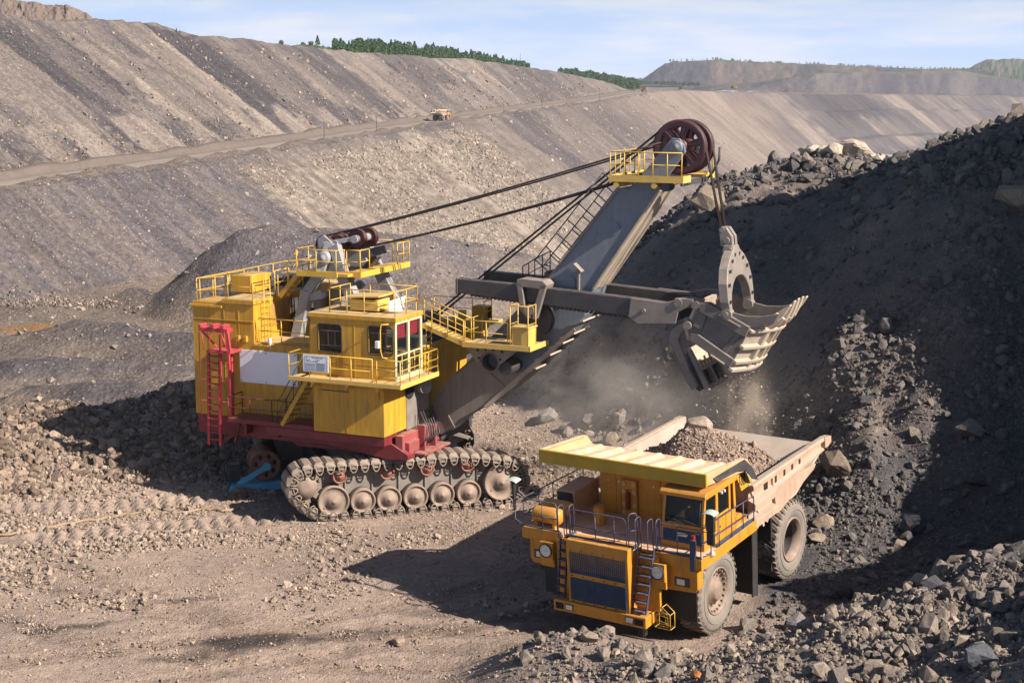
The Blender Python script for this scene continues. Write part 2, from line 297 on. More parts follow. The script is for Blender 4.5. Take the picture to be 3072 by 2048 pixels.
# ================================================================== TERRAIN
def earth(name, nscale=6.0, bump=0.5, bdist=0.06, rough=0.95, cscale=None, contrast=0.35, vor=None, vb=0.5, gain=1.0):
    m = bpy.data.materials.new(name); m.use_nodes = True
    t = m.node_tree; b = t.nodes['Principled BSDF']; l = t.links.new
    b.inputs['Roughness'].default_value = rough; b.inputs['Specular IOR Level'].default_value = 0.15
    at = t.nodes.new('ShaderNodeAttribute'); at.attribute_name = 'tint'
    co = t.nodes.new('ShaderNodeTexCoord')
    n = t.nodes.new('ShaderNodeTexNoise'); n.inputs['Scale'].default_value = nscale; n.inputs['Detail'].default_value = 9; n.inputs['Roughness'].default_value = 0.72
    l(co.outputs['Object'], n.inputs['Vector'])
    mr = t.nodes.new('ShaderNodeMapRange'); mr.inputs[1].default_value = 0.25; mr.inputs[2].default_value = 0.75; mr.inputs[3].default_value = gain*(1-contrast); mr.inputs[4].default_value = gain*(1+contrast)
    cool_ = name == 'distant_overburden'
    l(n.outputs['Fac'], mr.inputs[0])
    vm = t.nodes.new('ShaderNodeVectorMath'); vm.operation = 'SCALE'; l(at.outputs['Vector'], vm.inputs[0]); l(mr.outputs[0], vm.inputs['Scale'])
    cur = vm.outputs[0]; hgt = n.outputs['Fac']
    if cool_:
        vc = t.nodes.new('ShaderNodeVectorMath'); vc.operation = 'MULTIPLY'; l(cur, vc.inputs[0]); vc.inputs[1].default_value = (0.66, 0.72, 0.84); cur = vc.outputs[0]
    if vor:
        v = t.nodes.new('ShaderNodeTexVoronoi'); v.inputs['Scale'].default_value = vor; v.inputs['Randomness'].default_value = 1.0; l(co.outputs['Object'], v.inputs['Vector'])
        sp = t.nodes.new('ShaderNodeSeparateColor'); l(v.outputs['Color'], sp.inputs[0])
        # single stones of another colour
        m2 = t.nodes.new('ShaderNodeMapRange'); m2.inputs[1].default_value = 0.86; m2.inputs[2].default_value = 0.93; m2.inputs[4].default_value = 0.75; l(sp.outputs[0], m2.inputs[0])
        m3 = t.nodes.new('ShaderNodeMapRange'); m3.inputs[1].default_value = 0.36; m3.inputs[2].default_value = 0.28; l(v.outputs['Distance'], m3.inputs[0])
        mm = t.nodes.new('ShaderNodeMath'); mm.operation = 'MULTIPLY'; l(m2.outputs[0], mm.inputs[0]); l(m3.outputs[0], mm.inputs[1])
        mi = t.nodes.new('ShaderNodeMix'); mi.data_type = 'RGBA'; l(mm.outputs[0], mi.inputs[0]); l(cur, mi.inputs[6]); mi.inputs[7].default_value = (0.36, 0.30, 0.25, 1); cur = mi.outputs[2]
        ad = t.nodes.new('ShaderNodeMath'); ad.operation = 'MULTIPLY_ADD'; l(v.outputs['Distance'], ad.inputs[0]); ad.inputs[1].default_value = -vb; l(n.outputs['Fac'], ad.inputs[2]); hgt = ad.outputs[0]
    l(cur, b.inputs['Base Color'])
    bp = t.nodes.new('ShaderNodeBump'); bp.inputs['Strength'].default_value = bump; bp.inputs['Distance'].default_value = bdist; l(hgt, bp.inputs['Height']); l(bp.outputs[0], b.inputs['Normal'])
    return m
M['earth'] = earth('dusty_bench_earth', 3.5, 0.8, 0.09, vor=13.0, vb=0.35, gain=1.03)
M['stone'] = earth('broken_rock', 11.0, 0.9, 0.04, contrast=0.5)
M['far_earth'] = earth('dumped_overburden', 0.8, 0.9, 0.8, vor=1.5, vb=0.35, contrast=0.6, gain=0.9)
M['far_stone'] = earth('far_broken_rock', 2.0, 0.6, 0.2, contrast=0.45, gain=1.0)
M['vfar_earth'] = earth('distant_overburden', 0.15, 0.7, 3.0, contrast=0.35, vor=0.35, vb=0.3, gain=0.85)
M['road'] = earth('packed_haul_road', 0.4, 0.3, 0.3, contrast=0.2, gain=1.0)
TAN = np.array((0.193, 0.163, 0.149)); MID = np.array((0.142, 0.119, 0.113)); PUR = np.array((0.076, 0.067, 0.075)); DRK = np.array((0.045, 0.041, 0.048)); PAL = np.array((0.275, 0.228, 0.195))
def lerp(a, b, t): return a+(b-a)*t[..., None]
# ---- near bench: floor, dig face, foreground heap (thin-plate surface through surveyed spot heights)
NP_ = np.array(NEAR)
def tps_fit(P, z, lam=0.6):
    d = np.hypot(P[:, None, 0]-P[None, :, 0], P[:, None, 1]-P[None, :, 1]); K = np.where(d > 0, d*d*np.log(d+1e-9), 0)+lam*np.eye(len(P))*8
    A = np.zeros((len(P)+3,)*2); A[:len(P), :len(P)] = K; A[:len(P), len(P):] = np.c_[np.ones(len(P)), P]; A[len(P):, :len(P)] = A[:len(P), len(P):].T
    return np.linalg.solve(A, np.r_[z, 0, 0, 0])
TW = tps_fit(NP_[:, :2], NP_[:, 2])
def tps(x, y):
    out = np.zeros(x.shape); sh = x.shape; xf = x.ravel(); yf = y.ravel(); o = np.zeros(xf.shape)
    for i in range(0, len(xf), 20000):
        d2 = (xf[i:i+20000, None]-NP_[None, :, 0])**2+(yf[i:i+20000, None]-NP_[None, :, 1])**2
        o[i:i+20000] = (0.5*d2*np.log(d2+1e-9))@TW[:len(NP_)]+TW[len(NP_)]+TW[len(NP_)+1]*xf[i:i+20000]+TW[len(NP_)+2]*yf[i:i+20000]
    return o.reshape(sh)
CX = np.array([-80, -40, -24, -19, -15.3, -8, 0, 4, 8, 14, 20, 45]); CY = np.array([69, 71.5, 73.8, 74.6, 76.4, 80, 84.5, 86.5, 93, 96, 99, 103])
def near_z(x, y, rough=True):
    z = tps(x, y); w_ = sstep(1.5, 5.5, x-.327*y)  # unseen bank right of view, its heights shaped to shade the face
    z = z*(1-w_)+np.interp(y, [20, 30, 32, 35.3, 38, 41, 43, 47.2, 50.5, 53, 55.2, 58.2, 61, 64, 65, 66.4, 70.3, 72, 75, 80, 100], [7.5, 8.0, 8.0, 7.8, 7.6, 7.4, 7.2, 8.3, 6.6, 7.0, 8.2, 10.8, 14.6, 20, 24.4, 27.2, 28.0, 25.6, 22.5, 20, 16])*w_
    slope = sstep(1.0, 3.0, z)
    d = np.maximum(0, (y-np.interp(x, CX, CY))*0.9-0.6)
    z = z-0.78*d; z = np.maximum(z, -33)
    if rough:
        z = z+slope*(0.62*fbm(x/4.5, y/4.5, 4, 3)+0.42*fbm(x/1.1, y/1.1, 3, 5))+(1-slope)*(0.10*fbm(x/3.5, y/3.5, 4, 9)+0.035*fbm(x/0.5, y/0.5, 2, 11))
    return z
# wheel ruts and the track print the shovel left
def rut(x, y, p0, p1, w):
    p0 = np.array(p0, float); p1 = np.array(p1, float); d = p1-p0; Ln = np.hypot(*d); d /= Ln
    s = (x-p0[0])*d[0]+(y-p0[1])*d[1]; q = np.abs((x-p0[0])*-d[1]+(y-p0[1])*d[0])
    return s, q, (s > 0) & (s < Ln)
gx = np.concatenate([np.arange(-62, -30, 0.5), np.arange(-30, 30, 0.17), np.arange(30, 46, 0.5)]); gy = np.concatenate([np.arange(26, 90, 0.17), np.arange(90, 150, 0.6)])
GX, GY = np.meshgrid(gx, gy); GZ = near_z(GX, GY)
tr = 0*GX
for (a, b_) in (((-26, 57.4), (-8.9, 62.7)), ((-27, 61.2), (-12.5, 65.6))):
    s, q, ok = rut(GX, GY, a, b_, 1.3)
    tr = np.where(ok & (q < 0.72), np.where((s % 0.62) < 0.26, -1.0, 0.35)+.5*fbm(GX*2, GY*2, 2, 13), tr)
RUTS = []
for (cx_, cy_, r0, a0, a1) in ((-4, 70, 20.5, 200, 285), (-4, 70, 23.6, 200, 285), (-30, 92, 47.5, 262, 312), (-30, 92, 50.6, 262, 312), (6, 80, 33.0, 215, 262)):
    rr = np.hypot(GX-cx_, GY-cy_); an = np.degrees(np.arctan2(GY-cy_, GX-cx_)) % 360; m_ = (np.abs(rr-r0) < .5) & (an > a0) & (an < a1); RUTS.append(m_)
    sdist = np.radians(an)*r0; tr = np.where(m_, np.where(((sdist+np.abs(rr-r0)*.8) % .42) < .17, -.55, -.15), tr); tr = np.where((np.abs(rr-r0) >= .5) & (np.abs(rr-r0) < .68) & (an > a0) & (an < a1), .35, tr)
RUT = np.any(RUTS, 0)
GZ = GZ+0.13*tr
def gully(x, y): return sstep(7.0, 8.6, x-0.42*(y-51)+.8*fbm(x/2, y/2, 2, 78))*sstep(46, 48, y)*(1-sstep(60, 64, y))
def near_tint(x, y, z):
    n1 = fbm(x/7, y/7, 4, 21); n2 = fbm(x/1.6, y/1.6, 3, 23)
    slope = sstep(0.8, 2.4, z+0.5*n1)
    c = lerp(np.broadcast_to(np.array((0.335, 0.255, 0.208)), x.shape+(3,)), np.array((0.235, 0.18, 0.153)), np.clip(0.5+0.7*n1+0.5*n2, 0, 1))
    # oil-dark stains on the floor
    for (ex, ey, a, b_, ang, k) in ((-8.4, 48.6, 3.0, 0.75, 0.30, 1.0), (-10.2, 47.4, 2.2, 0.5, .2, .7), (-13.8, 50.2, 2.6, 0.28, 0.35, 0.8), (-11.2, 52.6, 1.6, .35, .3, .7), (-3.4, 49.8, 2.6, 0.6, 0.2, 0.45), (-2.6, 51.6, 1.5, .5, .1, .5), (2.5, 50.5, 4.5, 2.0, 0.3, 0.45)):
        u = ((x-ex)*math.cos(ang)+(y-ey)*math.sin(ang))/a; v = (-(x-ex)*math.sin(ang)+(y-ey)*math.cos(ang))/b_
        c = lerp(c, np.array((0.05, 0.04, 0.037)), k*np.clip(1.25-(u*u+v*v)+0.9*n2, 0, 1))
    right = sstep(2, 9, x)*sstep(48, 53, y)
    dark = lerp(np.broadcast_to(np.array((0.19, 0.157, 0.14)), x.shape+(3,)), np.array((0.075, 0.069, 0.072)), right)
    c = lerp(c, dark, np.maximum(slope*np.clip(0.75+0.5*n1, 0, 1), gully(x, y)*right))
    return c
gt = near_tint(GX, GY, GZ); gt = np.where(RUT[..., None], gt*np.array((.86, .85, .84))*(1+.25*fbm(GX*1.5, GY*1.5, 2, 14))[..., None], gt)
near = grid_mesh('ground', GX, GY, GZ, M['earth'], {'tint': gt})
tag(near, kind='structure')
# ---- loose rock: convex chunks
rng = np.random.default_rng(5)
def chunk(k, seed):
    r = random.Random(seed); bm = bmesh.new()
    for i in range(k):
        v = Vector((r.gauss(0, 1), r.gauss(0, 1), r.gauss(0, 1))); v.normalize(); v = v*(0.8+0.3*r.random()); bm.verts.new((v.x*1.0, v.y*(0.62+0.3*r.random()), v.z*(0.5+0.3*r.random())))
    bmesh.ops.convex_hull(bm, input=bm.verts); bmesh.ops.delete(bm, geom=[v for v in bm.verts if not v.link_faces], context='VERTS')
    bmesh.ops.triangulate(bm, faces=bm.faces); bmesh.ops.recalc_face_normals(bm, faces=bm.faces); bm.verts.index_update()
    if k > 12:
        bmesh.ops.subdivide_edges(bm, edges=bm.edges, cuts=1, use_grid_fill=True)
        for v in bm.verts: v.co *= 1+r.uniform(-.055, .055)
        bmesh.ops.triangulate(bm, faces=bm.faces); bm.verts.index_update()
    V = np.array([v.co for v in bm.verts]); F = np.array([[v.index for v in f.verts] for f in bm.faces]); bm.free()
    return V, F
SMALL = [chunk(9, i) for i in range(10)]; BIG = [chunk(17, 100+i) for i in range(14)]
def rand_rot(n):
    q = rng.normal(size=(n, 4)); q /= np.linalg.norm(q, axis=1)[:, None]; w, x, y, z = q.T
    return np.stack([1-2*(y*y+z*z), 2*(x*y-z*w), 2*(x*z+y*w), 2*(x*y+z*w), 1-2*(x*x+z*z), 2*(y*z-x*w), 2*(x*z-y*w), 2*(y*z+x*w), 1-2*(x*x+y*y)], 1).reshape(-1, 3, 3)
def rubble(name, pos, size, tint, m, label=None, protos=None, kind='stuff'):
    n = len(pos); R = rand_rot(n)
    co = []; fa = []; tn = []; off = 0
    protos = protos or SMALL; pk = rng.integers(0, len(protos), n)
    for k, (V, F) in enumerate(protos):
        ii = np.where(pk == k)[0]
        if len(ii) == 0: continue
        c = np.einsum('nij,vj->nvi', R[ii], V)*size[ii, None, None]+pos[ii, None, :]
        co.append(c.reshape(-1, 3)); fa.append((F[None]+(np.arange(len(ii))*len(V))[:, None, None]+off).reshape(-1, 3)); off += len(ii)*len(V)
        tn.append(np.repeat(tint[ii], len(V), 0))
    o = raw_mesh(name, np.concatenate(co), np.concatenate(fa), m, {'tint': np.concatenate(tn)}, smooth=False)
    return tag(o, label, None, None, kind)
def in_view(x, y, z, pad=0.13):
    c, s = math.cos(0.165), math.sin(0.165); X = x; U = s*y+c*(z-18); F = c*y-s*(z-18)
    return (np.abs(X/F) < 0.3268+pad) & (np.abs(U/F) < 0.2179+pad) & (F > 5)
def slope_of(x, y):
    e = 0.4; return np.hypot(near_z(x+e, y, False)-near_z(x-e, y, False), near_z(x, y+e, False)-near_z(x, y-e, False))/(2*e)
def power(n, a, b, k): # sizes between a and b, more small than large
    u = rng.random(n); return (a**(-k)+u*(b**(-k)-a**(-k)))**(-1/k)
def rock_tint(n, dark, spread=0.35, warm=0.3):
    t = np.clip(rng.random(n), 0, 1)[:, None]; base = np.array((0.075, 0.070, 0.074))*(1-t)+np.array((0.15, 0.133, 0.123))*t
    lite = np.array((0.285, 0.225, 0.178))*(0.8+0.4*rng.random(n))[:, None]
    return base*dark[:, None]+lite*(1-dark[:, None])
def keep_clear(x, y):
    # no loose rock where the truck wheels and the crawler tracks stand
    cx, cy = 6.0, 53.4; dx, dy = x-cx, y-cy; a = -2.162
    u = dx*math.cos(a)+dy*math.sin(a); v = -dx*math.sin(a)+dy*math.cos(a)
    t1 = (np.abs(u) < 5.2) & (np.abs(v) < 3.2)
    dx, dy = x+5.5, y-67.5; a = R_(17); u = dx*math.cos(a)+dy*math.sin(a); v = -dx*math.sin(a)+dy*math.cos(a)
    pr = np.zeros(x.shape, bool)
    for (a, b_) in (((-26, 57.4), (-8.9, 62.7)), ((-27, 61.2), (-12.5, 65.6))):
        s_, q_, ok_ = rut(x, y, a, b_, 1.3); pr |= ok_ & (q_ < .7)
    return ~(pr | t1 | ((np.abs(u) < 5.0) & (np.abs(v) < 4.8)))
def scatter(n, x0, x1, y0, y1, want, a, b, k, protos=None, sink=0.25):
    x = rng.uniform(x0, x1, n); y = rng.uniform(y0, y1, n); z = near_z(x, y); p = want(x, y, z)
    ok = (rng.random(n) < p) & in_view(x, y, z) & keep_clear(x, y); x, y, z = x[ok], y[ok], z[ok]
    s = power(len(x), a, b, k); return np.stack([x, y, z+s*0.5*(1-2*sink)], 1), s
def slope_mask(x, y, z): return np.maximum(sstep(0.5, 1.6, near_z(x, y, False)+0.5*fbm(x/3, y/3, 3, 77)+0.12), gully(x, y))
def clump(x, y, sc, sd, lo=-0.1, hi=0.35): return sstep(lo, hi, fbm(x/sc, y/sc, 3, sd))
CRP = np.array([(1300, 720), (1360, 665), (1440, 570), (1500, 520), (1560, 470), (1640, 430), (1750, 390), (1810, 350), (1960, 345), (2080, 385), (2140, 350), (2270, 290), (2400, 230)], float)
def crest_near(x, y, z):
    F = math.cos(0.165)*y-math.sin(0.165)*(z-18); U = math.sin(0.165)*y+math.cos(0.165)*(z-18); px, py = 1176+3598.4*x/F, 784-3598.4*U/F
    return 1-sstep(12, 42, py-np.interp(px, CRP[:, 0], CRP[:, 1]))
parts = []
for (n, a, b_, k, pr, bx) in ((150000, 0.035, 0.12, 1.5, SMALL, (-32, 30, 27, 100)), (44000, 0.10, 0.28, 1.8, BIG, (-32, 30, 30, 100)), (2600, 0.25, 0.6, 2.4, BIG, (-32, 26, 30, 84)), (9000, 0.14, 0.6, 1.9, BIG, (2, 30, 72, 92)), (380000, 0.022, 0.11, 1.5, SMALL, (-3, 22, 28, 66)), (40000, 0.07, 0.40, 2.6, BIG, (-3, 22, 28, 70))):
    want = (lambda x, y, z: slope_mask(x, y, z)*(0.22+0.78*clump(x, y, 6, 31))*np.where((y > 60) & (z > 5.5) & (x < 19), np.maximum(0.3, 0.75*sstep(11, 15, x)*(1-sstep(7, 9.5, z)))+0.84*crest_near(x, y, z), 1.0)*np.where(y < 49, 1.0, 0.8))
    parts.append(scatter(n, *bx, want, a, b_, k, pr)+(pr,))
for i, (pos, s, pr) in enumerate(parts):
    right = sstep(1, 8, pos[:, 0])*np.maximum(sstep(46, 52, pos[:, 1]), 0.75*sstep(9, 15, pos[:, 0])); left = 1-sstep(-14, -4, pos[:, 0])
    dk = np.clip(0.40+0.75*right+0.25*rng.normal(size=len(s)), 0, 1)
    rubble(['rock_rubble', 'rock_blocks', 'coarse_rubble', 'crest_rubble', 'slope_rubble', 'loose_rubble', 'broken_rubble'][i], pos, s, rock_tint(len(s), dk), M['stone'], protos=pr)
lz_ = []
for (n, a, b_, k, pr, bx) in ((110000, .04, .16, 1.6, SMALL, (-44, -4, 60, 86)), (31000, .12, .42, 1.9, BIG, (-44, -4, 62, 86))):
    pos, s = scatter(n, *bx, (lambda x, y, z: sstep(-.1, .6, near_z(x, y, False)-.35+.35*fbm(x/3, y/3, 3, 87))*(.45+.55*clump(x, y, 4, 89))), a, b_, k, pr)
    rubble('berm_rubble', pos, s, np.array((0.225, 0.168, 0.132))[None]*(.45+.9*rng.random(len(s)))[:, None], M['stone'], protos=pr)
pos, s = scatter(78000, -40, 6, 50, 74, lambda x, y, z: (1-slope_mask(x, y, z))*np.clip(clump(x, y, 3.5, 93, .05, .4)*(1-.75*sstep(-14, -8, x))+.5*sstep(-14, -22, x)+.35*sstep(62, 70, y), 0, 1)*sstep(50, 54, y), .06, .22, 2.2, BIG)
rubble('floor_rubble', pos, s, np.array((0.30, 0.235, 0.19))[None]*(0.5+0.75*rng.random(len(s)))[:, None], M['stone'], protos=BIG)
pos, s = scatter(420000, -30, 12, 36, 86, lambda x, y, z: (1-slope_mask(x, y, z))*(0.06+0.94*np.clip(clump(x, y, 2.6, 41, 0.0, 0.45)*sstep(47, 56, y)+0.5*clump(x, y, 1.3, 43, 0.15, 0.5)*sstep(44, 50, y)+0.7*sstep(68, 76, y)+0.18*clump(x, y, 0.7, 47, 0.2, 0.5), 0, 1)), 0.02, 0.095, 1.9)
rubble('gravel', pos, s, np.array((0.31, 0.243, 0.195))[None]*(0.55+0.75*rng.random(len(s)))[:, None], M['stone'])
# ---- far side of the pit
ROADP = np.array([(-190, 250, -12), (-134.2, 391.4, -9), (-118, 430, -7.6), (-101, 490, -6.5), (-90.7, 540, -6), (-74.5, 612, -5.2), (-60.5, 703, -4.6), (-31, 855, -3.4), (19, 1086, -1.2), (76, 1361, 0.6), (182, 2046, 4.6), (240, 2160, 3.5), (300, 2240, 1), (445, 2437, -3), (607, 2653, -5.6), (1064, 3260, -17), (1500, 3840, -24)])
SKY = np.array([(-400, 20), (0, 32), (61, 39), (143, 45), (243, 48), (297, 50), (376, 59), (412, 73), (455, 75), (519, 86), (609, 94), (662, 102), (763, 115), (843, 121), (917, 126), (1003, 133), (1073, 136), (1132, 143), (1198, 153), (1277, 163), (1355, 181), (1413, 191), (1465, 202), (1480, 206), (3000, 206)], float)
CP, SP = math.cos(0.165), math.sin(0.165)
def projP(x, y, z):
    F = CP*y-SP*(z-18); U = SP*y+CP*(z-18); return 1176+3598.4*x/F, 784-3598.4*U/F
def smooth_poly(P, n):
    d = np.r_[0, np.cumsum(np.hypot(np.diff(P[:, 0]), np.diff(P[:, 1])))]
    px, _ = projP(P[:, 0], P[:, 1], P[:, 2])
    t = np.interp(np.linspace(px[0], px[-1], n), px, d)
    Q = np.stack([np.interp(t, d, P[:, k]) for k in range(3)], 1)
    ker = np.hanning(41); ker /= ker.sum()
    for k in range(3): Q[:, k] = np.convolve(np.pad(Q[:, k], 20, mode='edge'), ker, 'valid')
    return Q
NC = 1100
RD = smooth_poly(ROADP, NC)
run = np.gradient(RD[:, :2], axis=0); run /= np.hypot(run[:, 0], run[:, 1])[:, None]
run = np.stack([np.convolve(np.pad(run[:, k], 30, mode='edge'), np.ones(61)/61, 'valid') for k in range(2)], 1)
NRM = np.stack([run[:, 1], -run[:, 0]], 1); NRM /= np.hypot(NRM[:, 0], NRM[:, 1])[:, None]
DD = RD[:, 1]; BW = 4+0.004*DD; RW = np.clip(8+0.006*DD, 9, 18)
hgt = np.zeros(NC)
for it in range(1):
    lo = np.zeros(NC); hi = np.full(NC, 160.0)
    for k in range(40):
        h = (lo+hi)/2; off = BW+RW+h/0.76; px, py = projP(RD[:, 0]-NRM[:, 0]*off, RD[:, 1]-NRM[:, 1]*off, RD[:, 2]+h)
        below = py > np.interp(px, SKY[:, 0], SKY[:, 1]); lo = np.where(below, h, lo); hi = np.where(below, hi, h)
    hgt = lo
hgt = np.where(RD[:, 1] > 1950, 0, hgt)
hgt = np.convolve(np.pad(hgt, 4, mode='edge'), np.ones(9)/9, 'valid')
US = np.r_[0, np.cumsum(np.hypot(np.diff(RD[:, 0]), np.diff(RD[:, 1])))]
hgt = np.where(hgt > 4, hgt+1.3*fbm(US/16, US*0, 3, 58)+.6*fbm(US/4, US*0, 2, 59), hgt); OFFC = BW+RW+hgt/0.76; PXC, PYC = projP(RD[:, 0]-NRM[:, 0]*OFFC, RD[:, 1]-NRM[:, 1]*OFFC, RD[:, 2]+hgt)
def bump_far(U, V, sc): return 0.9*fbm(U/(9*sc), V/(30*sc), 4, 51)+0.5*fbm(U/(2.4*sc), V/(3.4*sc), 3, 53)+0.85*fbm(U/(2.6*sc)+.4*fbm(U/8, V/16, 2, 54), V/(45*sc), 2, 55)
def streaks(U, V, DDc):
    sc = np.clip(DDc/500, 0.8, 4)
    mk = np.clip(.75+1.5*fbm(U/70, V/55, 3, 60), .15, 1.35); a = mk*fbm(U/(16*sc)+0.35*fbm(U/20, V/20, 2, 61), V/(150*sc), 4, 63); b = mk*fbm(U/(3.2*sc)+.5*fbm(U/9, V/14, 2, 62), V/(46*sc), 3, 65); c = fbm(U/2.2/sc, V/2.2/sc, 2, 67)+.55*fbm(U/(1.3*sc), V/(24*sc), 2, 68)
    return a, b, c
def wall_patch(name, rows, tintf, m, amp, sign):
    """rows: (offset from the road edge along the fall line, height over the road) per row and column"""
    off, hh = rows; X = RD[None, :, 0]+NRM[None, :, 0]*off; Y = RD[None, :, 1]+NRM[None, :, 1]*off; Z = RD[None, :, 2]+hh
    U = np.broadcast_to(US[None, :], X.shape); V = np.abs(off)*1.25
    b = bump_far(U, V, np.clip(DD/500, 0.8, 4)[None, :])*amp
    X = X+NRM[None, :, 0]*b*0.6; Y = Y+NRM[None, :, 1]*b*0.6; Z = Z+b*0.75
    tn = tintf(U, V, off, hh); fine = fbm(U/(1.0+DD[None, :]/900), V/(14+DD[None, :]/90), 2, 57); tn = tn*(1+.30*fine+.16*(rng.random(U.shape)-.5))[..., None]
    o = grid_mesh(name, X, Y, Z, m, {'tint': tn}); return tag(o, kind='structure')
# upper dump slope
NR = 150; tt = np.linspace(0, 1, NR)[:, None]
ease = tt
ou = -(BW+RW)[None, :]-(hgt/0.76)[None, :]*ease; hu = hgt[None, :]*ease
ou = np.concatenate([ou, ou[-1:]-8, ou[-1:]-60, ou[-1:]-900]); hu = np.concatenate([hu, hu[-1:]-0.3, hu[-1:]-3, hu[-1:]-20])
BANDS = [(-60, 20, 0, 0.95, .9), (64, 112, 0.0, 0.62, .85), (120, 150, 0.45, 0.8, .5), (186, 236, 0.05, 0.30, .7), (333, 468, 0.02, 0.80, .95), (468, 500, 0.1, .9, .35), (505, 575, 0.0, .85, .72), (640, 735, 0.0, 0.93, .85), (752, 775, .1, .8, .4), (800, 850, .25, 1, .25), (862, 905, 0.0, 0.8, .95), (915, 985, 0.0, 0.55, .75), (1010, 1032, 0, .8, .55), (1105, 1130, .1, .9, .45), (1190, 1240, 0, .5, .5), (1280, 1330, 0, 0.8, .55), (1380, 1400, 0, 1, .4)]
LIGHT = [(150, 186, 0.05, 1.0, .8), (240, 333, 0.0, 1.0, .75), (578, 600, 0.15, 0.7, .9), (742, 800, 0.15, 0.95, .7), (985, 1010, 0, .5, .7), (1040, 1100, 0, 0.6, .5)]
def upper_tint(U, V, off, hh):
    v = 1-np.clip(hh/np.maximum(hgt[None, :], 1), 0, 1); a, b, c = streaks(U, V, DD[None, :])
    px = PXC[None, :]+16*b+10*c+26*a*v+22*fbm(U/55, V/40, 3, 69)
    t = lerp(np.broadcast_to(MID, U.shape+(3,)), TAN, np.clip(0.45+1.0*a+0.6*b+0.35*c, 0, 1))
    t = lerp(t, PUR, np.clip(-0.2-1.6*a-0.5*b, 0, 0.8))
    for (p0, p1, v0, v1, k) in LIGHT:
        f = sstep(p0-5, p0+5, px+16*b)*(1-sstep(p1-5, p1+5, px+16*b))*np.clip(.7+1.3*a+1.2*b, .15, 1)*sstep(v0-.06, v0+.06, v+.1*c)*(1-sstep(v1-.08, v1+.08, v+.12*c)); t = lerp(t, PAL*(0.85+0.25*b[..., None]), f*k)
    for (p0, p1, v0, v1, k) in BANDS:
        f = sstep(p0-4, p0+4, px+16*b)*(1-sstep(p1-4, p1+4, px+16*b))*np.clip(.8+1.3*a+1.2*b+.6*fbm(U/6, V/12, 3, 75), .2, 1)*sstep(v0-.04, v0+.04, v+.1*c)*(1-sstep(v1-.06, v1+.06, v+.15*c)); t = lerp(t, lerp(np.broadcast_to(PUR, U.shape+(3,)), DRK*1.1, np.clip(.5+b, 0, 1)), f*k)
    # fresh dumps at the foot, in alternating pale and dark cones
    ft = sstep(0.72, 0.78, v+.05*fbm(U/25, V*0, 2, 71))*(1-sstep(760, 850, px)); al = fbm(U/11, V/60, 2, 73)
    t = lerp(t, PAL*0.95, ft*sstep(0.02, 0.2, al+.3*c)*.6); t = lerp(t, DRK*1.15, ft*sstep(0.05, 0.25, -al+.3*c)*.7)
    t = lerp(t, np.array((0.22, 0.155, 0.115)), sstep(0.93, 1.0, v)*.7*(px < 900))
    t = lerp(t, np.array((0.21, 0.165, 0.13)), np.where(off < -(OFFC[None, :]+1), 0.8, 0.0))
    return t
upper = wall_patch('pit_slope', (ou, hu), upper_tint, M['far_earth'], 1.0, -1)
# haul road with its berm
orr = np.concatenate([-(BW+RW)[None, :]*np.ones((1, NC)), -(RW+BW*np.array([0.8, .6, .4, .2, 0.05])[:, None]), -RW*np.linspace(1, 0, 5)[:, None][1:]+0*RW[None, :]])
hr = np.zeros_like(orr); hr[0] = 0; hr[1] = 1.0; hr[2] = 2.2; hr[3] = 1.8; hr[4] = .6
def road_tint(U, V, off, hh):
    b = fbm(U/30, V/4, 3, 81); t = lerp(np.broadcast_to(np.array((0.27, 0.23, 0.205)), U.shape+(3,)), np.array((0.22, 0.185, 0.163)), np.clip(.5+b, 0, 1))
    return lerp(t, np.array((0.125, 0.102, 0.09)), (off < -(RW[None, :]+.05))*.95)
X = RD[None, :, 0]+NRM[None, :, 0]*orr; Y = RD[None, :, 1]+NRM[None, :, 1]*orr; U = np.broadcast_to(US[None, :], X.shape)
Z = RD[None, :, 2]+hr*(0.7+0.8*vnoise(U/14, orr, 83))
tag(grid_mesh('haul_road', X, Y, Z, M['road'], {'tint': road_tint(U, np.abs(orr), orr, hr)}), kind='structure')
# lower slope
NL = 210; tl = np.linspace(0, 1, NL)[:, None]; DEP = 100+0*DD
ol = (tl*DEP[None, :]/0.75)+sstep(0, 1, (projP(RD[:, 0], RD[:, 1], RD[:, 2])[0][None, :]-1760)/90)*(22*sstep(62, 63.5, tl*DEP[None, :]+3*fbm(US[None, :]/40, tl*0, 2, 56))+6*sstep(24, 25, tl*DEP[None, :]+4*fbm(US[None, :]/50, tl*0, 2, 66))); hl = -tl*DEP[None, :]
